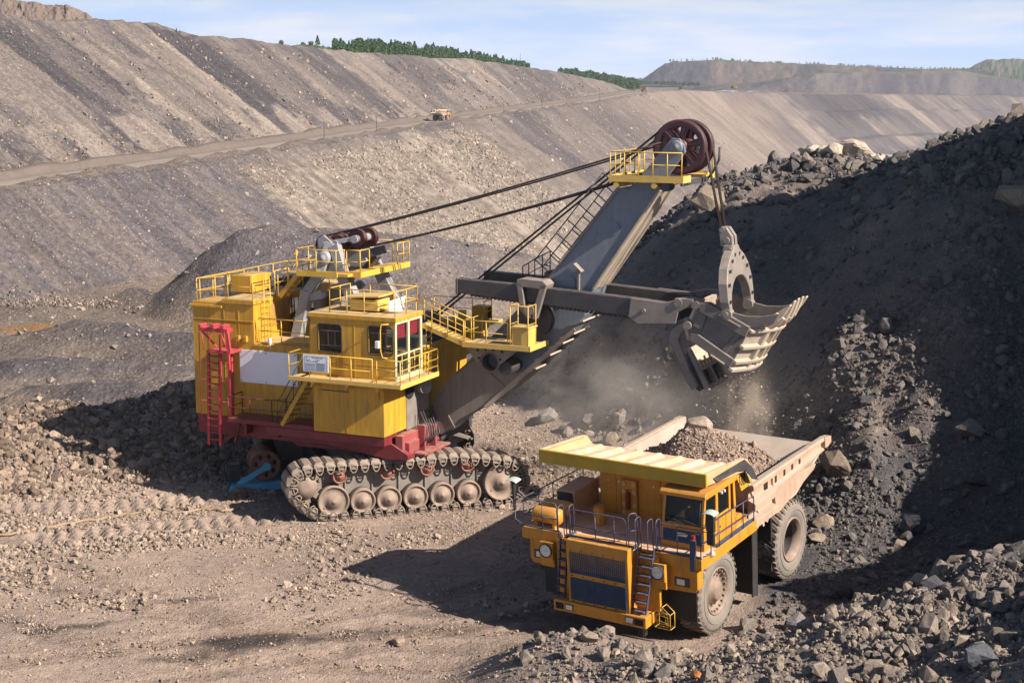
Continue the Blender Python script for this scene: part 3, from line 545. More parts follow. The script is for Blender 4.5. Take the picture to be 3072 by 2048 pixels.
# rough shoulder beside the road
sh = np.array([0.02, 3.0, 6.0, 9])[:, None]; oshd = sh+0*DD[None, :]; hsh = np.array([0.0, 1.3, 0.9, 0.0])[:, None]*(vnoise(US[None, :]/13+0*oshd, sh*0, 85)*1.5)
ol = np.concatenate([oshd, ol+9.2]); hl = np.concatenate([hsh, hl])
def lower_tint(U, V, off, hh):
    a, b, c = streaks(U, V, DD[None, :]); px = np.broadcast_to(projP(RD[:, 0], RD[:, 1], RD[:, 2])[0][None, :], U.shape)
    t = lerp(np.broadcast_to(MID*0.92, U.shape+(3,)), TAN*0.95, np.clip(0.3+1.3*a+0.7*b+0.3*c, 0, 1))
    t = lerp(t, PUR, np.clip(0.05-1.7*a-0.6*b, 0, 0.85))
    lft = 1-sstep(430, 480, px); t = lerp(t, lerp(np.broadcast_to(PUR*1.25, U.shape+(3,)), MID, np.clip(.45+1.4*b+.6*c, 0, 1)), lft*.8)
    rub = sstep(450, 470, px+20*c)*(1-sstep(900, 1150, px)); t = lerp(t, np.array((0.225, 0.185, 0.155))*(0.9+.5*c[..., None]), rub*.85*sstep(10, 18, off))
    pinkm = sstep(1250, 1500, px)*(1-sstep(1650, 1800, px)); t = lerp(t, np.array((0.26, 0.20, 0.165)), pinkm*.45)
    pale = sstep(862, 872, px+9*b+6*c)*(1-sstep(905, 925, px+9*b))*sstep(6, 14, off); t = lerp(t, PAL*1.05, pale*np.clip(.75+c+b, 0, 1)); gr = sstep(1620, 1760, px); t = lerp(t, PUR*1.25, gr*np.clip(.2-.8*a-.3*b, 0, .9)); t = lerp(t, np.array((0.24, 0.20, 0.175)), gr*np.clip(-.05+.8*a+.5*b, 0, .6))
    zz = RD[None, :, 2]+hh; pyy = 180+(18-zz)/np.maximum(RD[None, :, 1]+NRM[None, :, 1]*off, 50)*3600; tb = sstep(1780, 1830, px)*sstep(-4, 4, pyy-327+6*c); t = lerp(t, PUR*1.35*(1+.5*c[..., None]), tb*.85); dp = sstep(1818, 1830, px+8*b)*(1-sstep(1960, 1985, px+8*b))*(1-sstep(55, 75, off+12*c)); t = lerp(t, DRK*1.3, dp*.85); return lerp(t, np.array((0.19, 0.15, 0.128)), 1-sstep(4, 10, off))
lower = wall_patch('lower_pit_slope', (ol, hl), lower_tint, M['far_earth'], 1.15, 1)
# broken blocks lying on the lower slope, the upper slope foot
def wall_pts(n, c0, c1, o0, o1, k):
    ci = rng.uniform(c0, c1, n); of = o0+(o1-o0)*rng.random(n)**k; i0 = ci.astype(int); fr = (ci-i0)[:, None]; R = RD[i0]*(1-fr)+RD[np.minimum(i0+1, NC-1)]*fr; N = NRM[i0]
    U_ = US[i0]+fr[:, 0]*(US[np.minimum(i0+1, NC-1)]-US[i0]); b_ = bump_far(U_, of*1.25, np.clip(R[:, 1]/500, .8, 4))*1.15
    return np.stack([R[:, 0]+N[:, 0]*(of+b_*.6), R[:, 1]+N[:, 1]*(of+b_*.6), R[:, 2]-np.maximum(0, of-9)*0.75+b_*.75], 1), of
pxr = projP(RD[:, 0], RD[:, 1], RD[:, 2])[0]
def col(p): return float(np.interp(p, pxr, np.arange(NC)))
P1, of = wall_pts(24000, col(455), col(1020), 12, 75, .8); s = power(len(P1), 0.35, 1.3, 1.7)*np.clip(P1[:, 1]/560, .8, 1.6)
ok = fbm(P1[:, 0]/30, P1[:, 1]/30, 2, 91) > -0.35; P1, s = P1[ok], s[ok]
P2, of = wall_pts(9000, col(-40), col(1500), 2, 110, 1.2); s2 = power(len(P2), 0.3, 1.3, 2.4)*np.clip(P2[:, 1]/600, .7, 2.0)
Pa = np.concatenate([P1, P2]); sa = np.concatenate([s, s2])
rubble('slope_blocks', Pa, sa, np.array((0.235, 0.195, 0.165))[None]*(0.55+0.85*rng.random(len(sa)))[:, None], M['far_stone'])
n = 9000; ci = rng.integers(0, int(col(1480)), n); v = 1-rng.random(n)**1.5*0.9; of = -(BW+RW)[ci]-(hgt/0.76)[ci]*(1-v); P3 = np.stack([RD[ci, 0]+NRM[ci, 0]*of, RD[ci, 1]+NRM[ci, 1]*of, RD[ci, 2]+hgt[ci]*(1-v)], 1)
s3 = power(n, 0.3, 1.3, 2.2)*np.clip(P3[:, 1]/600, .7, 2.0)
rubble('dump_blocks', P3, s3, np.array((0.25, 0.20, 0.165))[None]*(0.5+0.85*rng.random(n))[:, None], M['far_stone'])
DBG = [(int(PXC[i]), int(RD[i, 1]+(-NRM[i, 1])*OFFC[i]), int(RD[i, 2]+hgt[i])) for i in range(0, NC, 25)]

# ---- lower pit floor with its heaps
fx, fy = np.meshgrid(np.arange(-190, 60, 0.9), np.arange(150, 420, 1.0))
fz = -31+0.8*fbm(fx/25, fy/25, 4, 101)+0.35*fbm(fx/5, fy/5, 3, 103)
def heap(fz, pts, slope, flat=0.0):
    P = np.array(pts, float); best = np.full(fx.shape, -1e9)
    for i in range(len(P)-1):
        d = P[i+1, :2]-P[i, :2]; L2 = d@d; t = np.clip(((fx-P[i, 0])*d[0]+(fy-P[i, 1])*d[1])/L2, 0, 1)
        q = np.hypot(fx-P[i, 0]-t*d[0], fy-P[i, 1]-t*d[1]); best = np.maximum(best, P[i, 2]+t*(P[i+1, 2]-P[i, 2])-slope*np.maximum(0, q-flat))
    return np.maximum(fz, best+(1.5*fbm(fx/11, fy/11, 4, 105)+.5*fbm(fx/3, fy/3, 2, 107))*np.clip((best-fz)/4, 0, 1)) 
fz = heap(fz, [(-62, 339, -17.5), (-57, 337, -14.6), (-50, 337, -13.6), (-36, 337, -14.2), (-22, 339, -15.2), (-8, 345, -18), (10, 352, -22)], 0.85, 3)
fz = heap(fz, [(-84, 345, -27), (-78, 338, -28), (-70, 330, -29)], 0.5, 1)
fz = heap(fz, [(-91, 292, -28.5), (-84, 290, -26.6), (-78, 289, -26.8), (-66, 284, -27.5), (-55, 276, -27), (-47, 270, -28.2)], 0.45, 1.5)
fz = heap(fz, [(-94, 262, -28.6), (-80, 250, -27), (-68, 252, -27.8), (-54, 250, -27.4)], 0.4, 1.5)
fz = heap(fz, [(-72, 236, -28), (-62, 231, -26.2), (-50, 226, -27)], 0.4, 1)
fz = heap(fz, [(-62, 312, -29.4), (-50, 310, -27.5), (-44, 312, -28)], 0.4, 1)
fz = fz-0.5*np.maximum(0, fx-8)
def floor_tint():
    a = fbm(fx/22, fy/30, 4, 111); b = fbm(fx/5, fy/6, 3, 113); hgtf = sstep(-29.6, -27.5, fz)
    t = lerp(np.broadcast_to(np.array((0.235, 0.185, 0.15)), fx.shape+(3,)), np.array((0.17, 0.137, 0.118)), np.clip(.5+1.2*a+.5*b, 0, 1))
    t = lerp(t, np.broadcast_to(PUR*1.2, fx.shape+(3,)), np.clip(hgtf*(.55-1.0*b-.6*a), 0, .9))
    t = lerp(t, PUR*1.15, np.clip(0.8*(fy < 300)*(fy > 240)*(.5-.9*a+.4*b), 0, .7))
    big = sstep(-26, -21, fz); t = lerp(t, lerp(np.broadcast_to(PUR*1.55, fx.shape+(3,)), MID*1.15, np.clip(.4+b+a, 0, 1)), big*.9)
    u = (fx+92)/13; v = (fy-308)/7; t = lerp(t, np.array((0.30, 0.15, 0.045)), np.clip(1.1-u*u-v*v+.8*b, 0, .75))
    return t
tag(grid_mesh('pit_floor', fx, fy, fz, M['far_earth'], {'tint': floor_tint()}), kind='structure')
n = 7000; ii = rng.integers(0, fx.shape[0]-1, n); jj = rng.integers(0, fx.shape[1]-1, n)
w = np.where((fz[ii, jj] > -29.5) & (fz[ii, jj] < -14), .5, .12)+.85*sstep(0.1, .35, fbm(fx[ii, jj]/12, fy[ii, jj]/12, 2, 121))
ok = rng.random(n) < w; ii, jj = ii[ok], jj[ok]; s = power(len(ii), .22, 1.1, 2.0)
rubble('floor_blocks', np.stack([fx[ii, jj]+rng.normal(size=len(ii))*.4, fy[ii, jj], fz[ii, jj]+.2*s], 1), s, np.array((0.27, 0.225, 0.19))[None]*(.5+.8*rng.random(len(s)))[:, None], M['far_stone'])
# rock line along the foot of the slope
c1 = rng.uniform(-95, 0, 2600); yy = 341+rng.normal(size=2600)*3.5-(c1+80)*.03; xx = c1-22
s = power(2600, .2, .8, 2.0); rubble('toe_blocks', np.stack([xx, yy, np.full(2600, -31.2)+rng.random(2600)*1.6+np.maximum(0, yy-344)*.5], 1), s, np.array((0.25, 0.20, 0.17))[None]*(.5+.8*rng.random(2600))[:, None], M['far_stone'])
# ---- deep pit bottom and land to the horizon
tag(grid_mesh('pit_bottom', *np.meshgrid(np.linspace(-400, 3000, 12), np.linspace(60, 4200, 12)), np.full((12, 12), -95.0), M['vfar_earth'], {'tint': np.broadcast_to(MID, (12, 12, 3))}), kind='structure')
def Pxyz(px, py, D): return np.array(((px-1176)/3600*D, D, 18-(py-180)/3600*D))
def loft(name, rows, m, tintf, n=260, sub=24, amp=3.0, kind='structure'):
    """rows: polylines of (px, py, D) surveyed on the photograph, nearest first, turned into world points"""
    Q = []
    for r in rows:
        P = np.array([Pxyz(*q) for q in r]); t = np.linspace(0, 1, len(P)); px = np.array([q[0] for q in r], float); tq = np.linspace(px[0], px[-1], n)
        Q.append(np.stack([np.interp(tq, px, P[:, k]) for k in range(3)], 1))
    Q = np.array(Q); out = []
    for i in range(len(Q)-1):
        for j in range(sub): out.append(Q[i]*(1-j/sub)+Q[i+1]*(j/sub))
    out.append(Q[-1]); out = np.array(out); U = np.broadcast_to(np.arange(n)[None, :]*1.0, out.shape[:2]); V = np.broadcast_to(np.arange(len(out))[:, None]*1.0, out.shape[:2])
    nb = fbm(U/7, V/9, 4, 131)*amp; out = out.copy(); out[..., 2] += nb*0.6; out[..., 1] -= nb
    return tag(grid_mesh(name, out[..., 0], out[..., 1], out[..., 2], m, {'tint': tintf(U, V, len(out))}), kind=kind)
# the plain
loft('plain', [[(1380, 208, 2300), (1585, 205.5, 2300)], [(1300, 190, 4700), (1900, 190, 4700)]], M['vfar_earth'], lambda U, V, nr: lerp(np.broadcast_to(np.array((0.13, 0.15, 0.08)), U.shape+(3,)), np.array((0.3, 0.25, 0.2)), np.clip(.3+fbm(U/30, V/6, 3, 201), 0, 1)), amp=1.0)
pl = grid_mesh('land', *np.meshgrid(np.linspace(-12000, 12000, 30), np.array([4300, 6000, 9000, 12500.])), np.full((4, 30), 5.0), M['vfar_earth'], {'tint': np.broadcast_to(np.array((0.12, 0.15, 0.09)), (4, 30, 3))}); tag(pl, kind='structure')
def mesa_tint(U, V, nr):
    v = V/nr; a = fbm(U/16, V/60, 4, 141); b = fbm(U/4, V/20, 3, 143)
    t = lerp(np.broadcast_to(np.array((0.20, 0.145, 0.12)), U.shape+(3,)), np.array((0.10, 0.085, 0.088)), np.clip(.35+1.6*a+.6*b, 0, 1))
    t = lerp(t, np.array((0.10, 0.088, 0.10)), 1-sstep(40, 62, U))
    return lerp(t, np.array((0.13, 0.15, 0.075)), np.clip((v-.42)*6, 0, .8)*(v < .7))
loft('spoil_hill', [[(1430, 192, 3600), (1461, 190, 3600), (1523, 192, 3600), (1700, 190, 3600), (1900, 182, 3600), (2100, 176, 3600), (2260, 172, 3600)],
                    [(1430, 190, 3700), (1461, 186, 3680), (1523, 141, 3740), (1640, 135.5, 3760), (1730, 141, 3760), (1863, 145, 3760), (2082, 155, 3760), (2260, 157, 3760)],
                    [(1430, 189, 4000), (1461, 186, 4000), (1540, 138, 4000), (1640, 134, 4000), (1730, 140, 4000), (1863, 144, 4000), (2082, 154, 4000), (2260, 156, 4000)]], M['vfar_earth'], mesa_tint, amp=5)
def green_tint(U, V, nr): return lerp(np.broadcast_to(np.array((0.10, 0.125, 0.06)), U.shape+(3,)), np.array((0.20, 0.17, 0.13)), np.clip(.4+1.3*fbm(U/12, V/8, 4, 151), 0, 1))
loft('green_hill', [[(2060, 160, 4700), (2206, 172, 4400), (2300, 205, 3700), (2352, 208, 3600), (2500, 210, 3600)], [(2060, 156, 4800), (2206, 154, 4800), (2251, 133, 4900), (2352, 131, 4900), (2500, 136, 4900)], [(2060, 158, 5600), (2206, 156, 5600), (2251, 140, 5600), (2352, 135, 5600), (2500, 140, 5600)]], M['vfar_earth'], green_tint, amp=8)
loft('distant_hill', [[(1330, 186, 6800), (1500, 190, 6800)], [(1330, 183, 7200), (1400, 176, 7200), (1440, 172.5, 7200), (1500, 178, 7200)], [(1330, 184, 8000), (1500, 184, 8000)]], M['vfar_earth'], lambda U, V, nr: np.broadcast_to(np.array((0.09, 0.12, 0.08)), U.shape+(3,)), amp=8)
def bench_tint(U, V, nr):
    a = fbm(U/14, V/70, 4, 161); b = fbm(U/4, V/25, 3, 163); v = V/nr
    t = lerp(np.broadcast_to(np.array((0.195, 0.158, 0.14)), U.shape+(3,)), np.array((0.11, 0.095, 0.10)), np.clip(.4+1.4*a+.6*b, 0, 1))
    t = lerp(t, np.array((0.17, 0.18, 0.09)), np.clip(sstep(.60, .66, v)*(.5+b), 0, .6)); return lerp(t, np.array((0.27, 0.215, 0.18)), (V < 9)*.6)
loft('upper_bench', [[(1560, 203, 2250), (1640, 200, 2330), (1720, 205, 2420), (1834, 209, 2500), (2000, 211, 2720), (2240, 216, 3100), (2400, 218, 3380)],
                     [(1560, 200, 2450), (1640, 198, 2500), (1720, 199, 2540), (1834, 207, 2570), (2000, 209, 2800), (2240, 213, 3200), (2400, 214, 3450)],
                     [(1560, 198, 2700), (1640, 192, 2800), (1720, 188, 2760), (1800, 175, 2720), (1863, 166, 2760), (1958, 162, 3000), (2082, 161, 3200), (2186, 158, 3360), (2400, 190, 3600)],
                     [(1560, 192, 3600), (1720, 186, 3600), (1863, 164, 3600), (2082, 160, 3650), (2400, 188, 3700)]], M['vfar_earth'], bench_tint, amp=4)
loft('dark_bench', [[(2180, 214, 3330), (2400, 216, 3480)], [(2180, 190, 3380), (2200, 180, 3390), (2290, 182, 3480), (2400, 181, 3540)], [(2180, 190, 3600), (2400, 180, 3650)]], M['vfar_earth'], lambda U, V, nr: lerp(np.broadcast_to(np.array((0.13, 0.115, 0.125)), U.shape+(3,)), np.array((0.3, 0.24, 0.21)), np.clip(.2+1.2*fbm(U/20, V/9, 3, 171), 0, 1)), amp=3)
def tan_tint(U, V, nr): return lerp(np.broadcast_to(np.array((0.215, 0.165, 0.14)), U.shape+(3,)), np.array((0.18, 0.138, 0.115)), np.clip(.4+1.1*fbm(U/12, V/20, 4, 181), 0, 1))
loft('upper_spoil_heap', [[(-120, 45, 800), (60, 48, 800), (150, 52, 800), (300, 66, 820)], [(-120, 8, 850), (-20, -12, 850), (20, -1, 850), (64, 4, 850), (107, 6, 850), (127, 16, 850), (143, 15, 850), (179, 15, 850), (203, 21, 850), (236, 43, 850), (300, 62, 850)], [(-120, 10, 1000), (20, 0, 1000), (179, 17, 1000), (236, 46, 1000), (300, 64, 1000)]], M['far_earth'], tan_tint, amp=2.0)
loft('wooded_hill', [[(640, 150, 900), (760, 155, 960), (850, 160, 1030), (1000, 170, 1170), (1100, 180, 1290), (1230, 190, 1500)], [(640, 118, 960), (760, 122, 1030), (850, 127, 1090), (1000, 138, 1220), (1100, 148, 1330), (1230, 165, 1560)], [(640, 108, 1080), (700, 101, 1100), (740, 102, 1120), (775, 110, 1140), (850, 108, 1180), (900, 112, 1230), (1000, 118, 1320), (1100, 132, 1430), (1180, 148, 1560), (1230, 160, 1680)], [(640, 112, 1400), (740, 106, 1400), (850, 112, 1500), (1000, 122, 1600), (1230, 162, 1900)]], M['vfar_earth'], lambda U, V, nr: lerp(np.broadcast_to(np.array((0.13, 0.16, 0.05)), U.shape+(3,)), np.array((0.20, 0.20, 0.08)), np.clip(.4+fbm(U/9, V/9, 3, 191), 0, 1)), amp=1.0)
loft('pine_ridge', [[(1270, 210, 1960), (1350, 212, 2000), (1470, 212, 2120)], [(1270, 190, 2020), (1350, 195, 2040), (1470, 204, 2150)], [(1270, 172, 2080), (1300, 170, 2100), (1350, 176, 2130), (1420, 188, 2160), (1470, 196, 2190)], [(1270, 174, 2500), (1350, 178, 2500), (1470, 196, 2500)]], M['vfar_earth'], lambda U, V, nr: np.broadcast_to(np.array((0.08, 0.11, 0.045)), U.shape+(3,)), amp=1.0)
# ================================================================== DUMP TRUCK
def wheel_at(parent, x, yo, sgn, kind, R=1.45, W=0.9):
    """yo: y of the outer face; sgn +1 when the outer face looks to +y"""
    w = empty('wheel', (x, yo, R)); w.parent = parent
    d = np.array((0, sgn, 0.0)); c = np.array((0, 0, 0.0))
    b = MB(); Rb = R-0.055
    b.lathe(c, d, [(0.80, -0.06), (0.86, -0.01), (1.02, 0.015), (1.22, 0.0), (1.34, -0.05), (Rb, -0.13), (Rb, -W+0.13), (1.34, -W+0.05), (1.22, -W), (0.8, -W+0.04)], 64)
    b.lathe(c, d, [(1.07, 0.012), (1.075, 0.03), (1.10, 0.03), (1.105, 0.01)], 64)
    b.build('tyre', 'rubber', w)
    b = MB(); N = 34
    for i in range(N):
        for side in (0, 1):
            t = 2*math.pi*(i+0.5*side)/N; s0, s1 = (0.0, -W*0.47) if side == 0 else (-W, -W*0.53); sk = 0.16
            V = []
            for rr in (Rb-0.02, R):
                for (h, tt) in ((s0+(-.035 if side == 0 else .035), -0.045), (s0+(-.035 if side == 0 else .035), 0.045), (s1, 0.035+sk), (s1, -0.045+sk)):
                    r2 = rr-(0.035 if abs(h-s0) < 0.05 else 0); a = t+tt; V.append((r2*math.cos(a), sgn*h, r2*math.sin(a)))
            b.add(V, [(0, 1, 2, 3), (4, 5, 6, 7), (0, 1, 5, 4), (1, 2, 6, 5), (2, 3, 7, 6), (3, 0, 4, 7)])
            if side == 0:  # shoulder lug running down the side wall
                V = []
                for (rr, h) in ((R-0.04, -0.06), (R-0.16, 0.005), (R-0.16, -0.06), (R-0.06, -0.14)):
                    for tt in (-0.04, 0.04): V.append((rr*math.cos(t+tt), sgn*h, rr*math.sin(t+tt)))
                b.add(V, [(0, 1, 3, 2), (2, 3, 5, 4), (4, 5, 7, 6), (6, 7, 1, 0), (0, 2, 4, 6), (1, 3, 5, 7)])
    b.build('tread', 'tread', w)
    b = MB()
    if kind == 'front':
        b.lathe(c, d, [(0.80, -0.08), (0.80, -0.02), (0.76, -0.02), (0.74, -0.10), (0.64, -0.20), (0.62, -0.24), (0.46, -0.24), (0.44, -0.14), (0.32, -0.10), (0.30, -0.02), (0.27, 0.0), (0, 0.0)], 40)
        for i in range(22):
            t = 2*math.pi*i/22; b.box(0.695*math.cos(t)-.035, 0.695*math.cos(t)+.035, sgn*-0.17, sgn*-0.09, 0.695*math.sin(t)-.035, 0.695*math.sin(t)+.035)
        for i in range(14):
            t = 2*math.pi*i/14; b.cyl((0.52*math.cos(t), sgn*-.24, .52*math.sin(t)), (0.52*math.cos(t), sgn*-.18, .52*math.sin(t)), .03, n=6)
        b.build('rim', 'roller', w)
    else:
        b.lathe(c, d, [(0.80, -0.06), (0.80, 0.0), (0.75, 0.0), (0.73, -0.06), (0.66, -0.10), (0.655, -0.30)], 40)
        b.build('rim', 'roller', w); b = MB()
        b.lathe(c, d, [(0.655, -0.30), (0.65, -0.82), (0.5, -0.84), (0.46, -0.74), (0.2, -0.70), (0, -0.70)], 40)
        for i in range(16):
            t = 2*math.pi*i/16; b.cyl((0.57*math.cos(t), sgn*-.83, .57*math.sin(t)), (0.57*math.cos(t), sgn*-.77, .57*math.sin(t)), .03, n=6)
        b.build('hub_well', 'dark_steel', w)  # dark material puts the deep recess's shade into its colour
    return w
def loop_rail(name, m, parent, pts, r=0.022):
    b = MB()
    for p in pts: b.tube(p, r, 6)
    return b.build(name, m, parent)
def arch(p0, p1, h, rc=0.15):
    """an upside-down U between two floor points"""
    p0 = np.array(p0, float); p1 = np.array(p1, float); d = (p1-p0)/np.linalg.norm(p1-p0); u = np.array((0, 0, 1.0)); o = [p0]
    for k in range(5):
        a = math.pi/2*k/4; o.append(p0+u*(h-rc+rc*math.sin(a))+d*(rc-rc*math.cos(a)))
    for k in range(5):
        a = math.pi/2*(1-k/4); o.append(p1+u*(h-rc+rc*math.sin(a))-d*(rc-rc*math.cos(a)))
    return o+[p1]
def make_truck(loc, rot, detail=True):
    T = empty('dump_truck', loc, rot)
    for (x, y, s, k) in ((0, 2.87, 1, 'front'), (0, -2.87, -1, 'front'), (-5.3, 3.13, 1, 'rear'), (-5.3, -3.13, -1, 'rear'), (-5.3, 2.1, 1, 'rear'), (-5.3, -2.1, -1, 'rear')): wheel_at(T, x, y, s, k)
    b = MB(); b.box(-7.2, 2.6, -1.05, -0.75, 1.5, 2.2).box(-7.2, 2.6, 0.75, 1.05, 1.5, 2.2).cyl((0, -2.2, 1.45), (0, 2.2, 1.45), 0.25).cyl((-5.3, -2.2, 1.45), (-5.3, 2.2, 1.45), 0.62, n=24).box(-2.8, 2.4, -0.9, 0.9, 1.2, 2.9).box(-4.2, -1.9, 0.9, 1.9, 1.3, 2.2).cyl((-2.9, 1.5, 1.7), (-3.9, 1.2, 3.0), 0.16)
    b.build('chassis', 'dark_steel', T)
    # ---- dump body
    D = MB(); prof = [(2.88, 4.42), (3.06, 4.42), (3.10, 4.36), (3.10, 4.22), (2.89, 4.16), (2.89, 3.86), (3.15, 3.76), (3.15, 3.50), (2.89, 3.40), (2.89, 3.22), (3.15, 3.15), (3.15, 2.90), (2.95, 2.72), (2.80, 2.72)]
    up = [(2.88, 4.42), (3.06, 4.42), (3.10, 4.36), (3.10, 4.22), (2.97, 4.16), (2.97, 3.86), (3.08, 3.78), (3.08, 3.62), (2.86, 3.55)]
    for s in (1, -1):
        D = MB(); D.prism([(s*q[0], q[1]) for q in prof], 0, -4.08, -2.28)
        # rear half of the wall, tapering to the tail
        n = len(up); V = [(-4.08, s*y, z) for y, z in up]+[(-8.3, s*y, 4.36-(4.42-z)*0.62) for y, z in up]
        D.add(V, [list(range(n)), list(range(n, 2*n))]+[(i, (i+1) % n, (i+1) % n+n, i+n) for i in range(n)])
        D.prism([(-8.25, 4.36), (-8.80, 4.30), (-8.82, 4.05), (-8.45, 3.95), (-8.25, 3.98)], 1, s*2.86, s*3.14)
        D.prism([(-4.10, 3.80), (-7.75, 3.52), (-7.55, 3.36), (-4.45, 2.70), (-4.30, 2.75)], 1, s*2.90, s*2.99)
        D.prism([(-2.28, 2.98), (-2.7, 2.62), (-2.95, 2.72), (-2.95, 3.2), (-2.28, 3.2)], 1, s*2.84, s*2.96)
        D.prism([(-3.45, 2.74), (-3.62, 2.62), (-3.95, 2.95), (-3.95, 3.1), (-3.45, 3.1)], 1, s*2.84, s*2.96)
        sw = D.build('side_wall', 'body_pink', T, bevel=0.015)
        for x in (-3.55, -4.28, -5.0, -5.66, -6.3):
            f = 0 if x > -4.1 else (-x-4.08)/4.22*0.3
            b = MB(); b.box(x-0.07, x+0.07, s*2.955, s*2.985, 3.88+f*.45, 4.15-f*.05); b.build('wall_slot', 'dark_in', sw)
    b = MB()  # inside: floor, front wall, tail
    fl = [(-3.3, 2.62), (-6.2, 2.82), (-8.75, 3.86), (-8.75, 3.98), (-6.2, 2.96), (-3.3, 2.76)]
    b.prism(fl, 1, -2.88, 2.88); b.prism([(-1.95, 5.12), (-3.4, 2.62), (-3.3, 2.58), (-1.85, 5.08)], 1, -2.95, 2.95)
    for s in (1, -1): b.prism([(-2.2, 5.0), (-3.35, 2.75), (-8.6, 3.95), (-8.6, 4.30), (-3.0, 4.40)], 1, s*2.80, s*2.87)
    b.build('body_floor', 'body_in', T)
    # canopy
    b = MB(); b.prism([(1.15, 5.56), (1.15, 5.64), (-1.95, 5.18), (-1.95, 5.08)], 1, -3.1, 3.1)
    for i in range(7):
        y = -2.34+0.78*i
        V = [(1.15, y-.14, 5.63), (1.15, y+.14, 5.63), (1.15, y+.06, 5.80), (1.15, y-.06, 5.80), (-1.6, y-.14, 5.22), (-1.6, y+.14, 5.22), (-1.45, y+.06, 5.40), (-1.45, y-.06, 5.40)]
        b.add(V, [(0, 1, 2, 3), (4, 5, 6, 7), (0, 1, 5, 4), (1, 2, 6, 5), (2, 3, 7, 6), (3, 0, 4, 7)])
    for s in (1, -1):
        b.prism([(1.22, 5.86), (-1.52, 5.56), (-1.75, 5.52), (-2.15, 5.08), (1.22, 5.5)], 1, s*3.05, s*3.13)
        b.prism([(1.2, 5.86), (-1.55, 5.56), (-1.55, 5.61), (1.2, 5.91)], 1, s*2.98, s*3.14)
    b.build('canopy', 'orange_top', T, bevel=0.01)
    b = MB(); b.box(1.16, 1.26, -3.14, 3.14, 5.45, 5.90); b.build('canopy_beam', 'shaded_yellow', T, bevel=0.012)
    for s in (1, -1):
        b = MB(); b.plate([(0.80, s*3.15, 5.64), (-1.46, s*3.18, 5.60), (-1.99, s*3.2, 5.17), (-2.40, s*3.2, 4.61), (-1.98, s*3.2, 4.76), (-1.50, s*3.2, 5.22), (-.95, s*3.2, 5.36), (0.55, s*3.2, 5.46)], 0.03); b.build('canopy_flap', 'dark_steel', T)
    # yellow plate carrying the fleet number
    b = MB(); b.prism([(-1.17, 5.23), (-1.90, 5.10), (-2.55, 4.43), (-1.66, 4.40), (-1.58, 4.55)], 1, 2.86, 2.94); pl_ = b.build('number_plate', 'yellow', T)
    seg = {'1': [((.5, 0), (.5, 1)), ((.5, 1), (.2, .75))], '8': None}
    o = np.array((-1.44, 2.945, 4.86)); ax = np.array((-.97, 0, -.20)); ay = np.array((-.16, 0, 0.98))
    def P2(k, u, v): return o+ax*(k*.185+u*.145)+ay*(-.20+v*.36)
    b = MB(); b.bar(P2(0, .6, 0), P2(0, .6, 1), .035, .012, up=(0, 1, 0)); b.bar(P2(0, .62, .99), P2(0, .15, .74), .03, .011, up=(0, 1, 0)); b.build('digit', 'text', pl_)
    for k in (1, 2):
        b = MB()
        for (cy, ry, rx) in ((.26, .25, .42), (.75, .23, .36)):
            pts = [P2(k, .5+rx*math.cos(t), cy+ry*math.sin(t)) for t in np.linspace(0, 2*math.pi, 17)]
            for i in range(16): b.bar(pts[i], pts[i+1], .034, .012, up=(0, 1, 0))
        b.build('digit', 'text', pl_)
    # ---- deck
    b = MB(); b.box(-1.8, 2.17, 1.62, 3.36, 3.30, 3.40).box(-1.8, 2.17, -3.28, -1.72, 3.30, 3.40).box(-1.8, 2.1, -1.72, 1.62, 3.30, 3.395).box(2.1, 2.62, -1.15, 1.18, 3.44, 3.54).box(1.75, 2.1, -1.7, 1.6, 3.30, 3.40)
    b.build('deck', 'orange_top', T)
    b = MB(); b.box(2.17, 2.22, 1.62, 3.36, 3.05, 3.44).box(-1.8, 2.215, 3.36, 3.41, 3.05, 3.42); b.build('deck_fascia', 'orange', T, bevel=0.01)
    b = MB(); b.box(2.17, 2.22, -3.28, -1.76, 3.05, 3.46).box(-1.8, 2.215, -3.33, -3.28, 3.05, 3.42); b.build('deck_fascia', 'orange', T, bevel=0.01)
    b = MB(); b.box(2.13, 2.165, 1.7, 3.34, 3.40, 3.50).box(2.13, 2.165, -3.2, -1.85, 3.40, 3.50).box(2.60, 2.64, -1.2, 1.2, 3.54, 3.66).box(2.2, 2.62, 1.17, 1.21, 3.54, 3.64).box(2.2, 2.62, -1.21, -1.17, 3.54, 3.64).box(-1.75, 1.0, 3.30, 3.34, 3.40, 3.50)
    b.build('kick_plate', 'blue', T)
    # ---- radiator and bumper
    b = MB(); b.prism([(2.35, 3.62), (2.90, 3.60), (2.94, 3.30), (2.90, 1.45), (2.2, 1.45), (2.2, 3.2)], 1, -1.14, 1.16)
    g = b.build('radiator_housing', 'orange', T, bevel=0.012)
    for (z0, z1) in ((2.47, 3.22), (1.54, 2.32)):
        q = MB(); q.box(2.905, 2.925, -1.03, 1.07, z0, z1)
        for i in range(28): y = -1.0+i*2.04/27; q.box(2.925, 2.945, y-.012, y+.012, z0, z1)
        for i in range(15): z = z0+.02+i*(z1-z0-.04)/14; q.box(2.93, 2.95, -1.03, 1.07, z-.008, z+.008)
        q.build('grille', 'blue', g)
    q = MB()
    for z in (3.28, 2.395, 1.49):
        for i in range(6): y = -.95+i*.4; q.cyl((2.90, y, z), (2.955, y, z), .022, n=6)
    q.build('bolt', 'dark_steel', g)
    b = MB(); b.box(2.35, 2.98, -1.70, 1.78, 1.06, 1.44); b.build('bumper', 'orange', T, bevel=0.02)
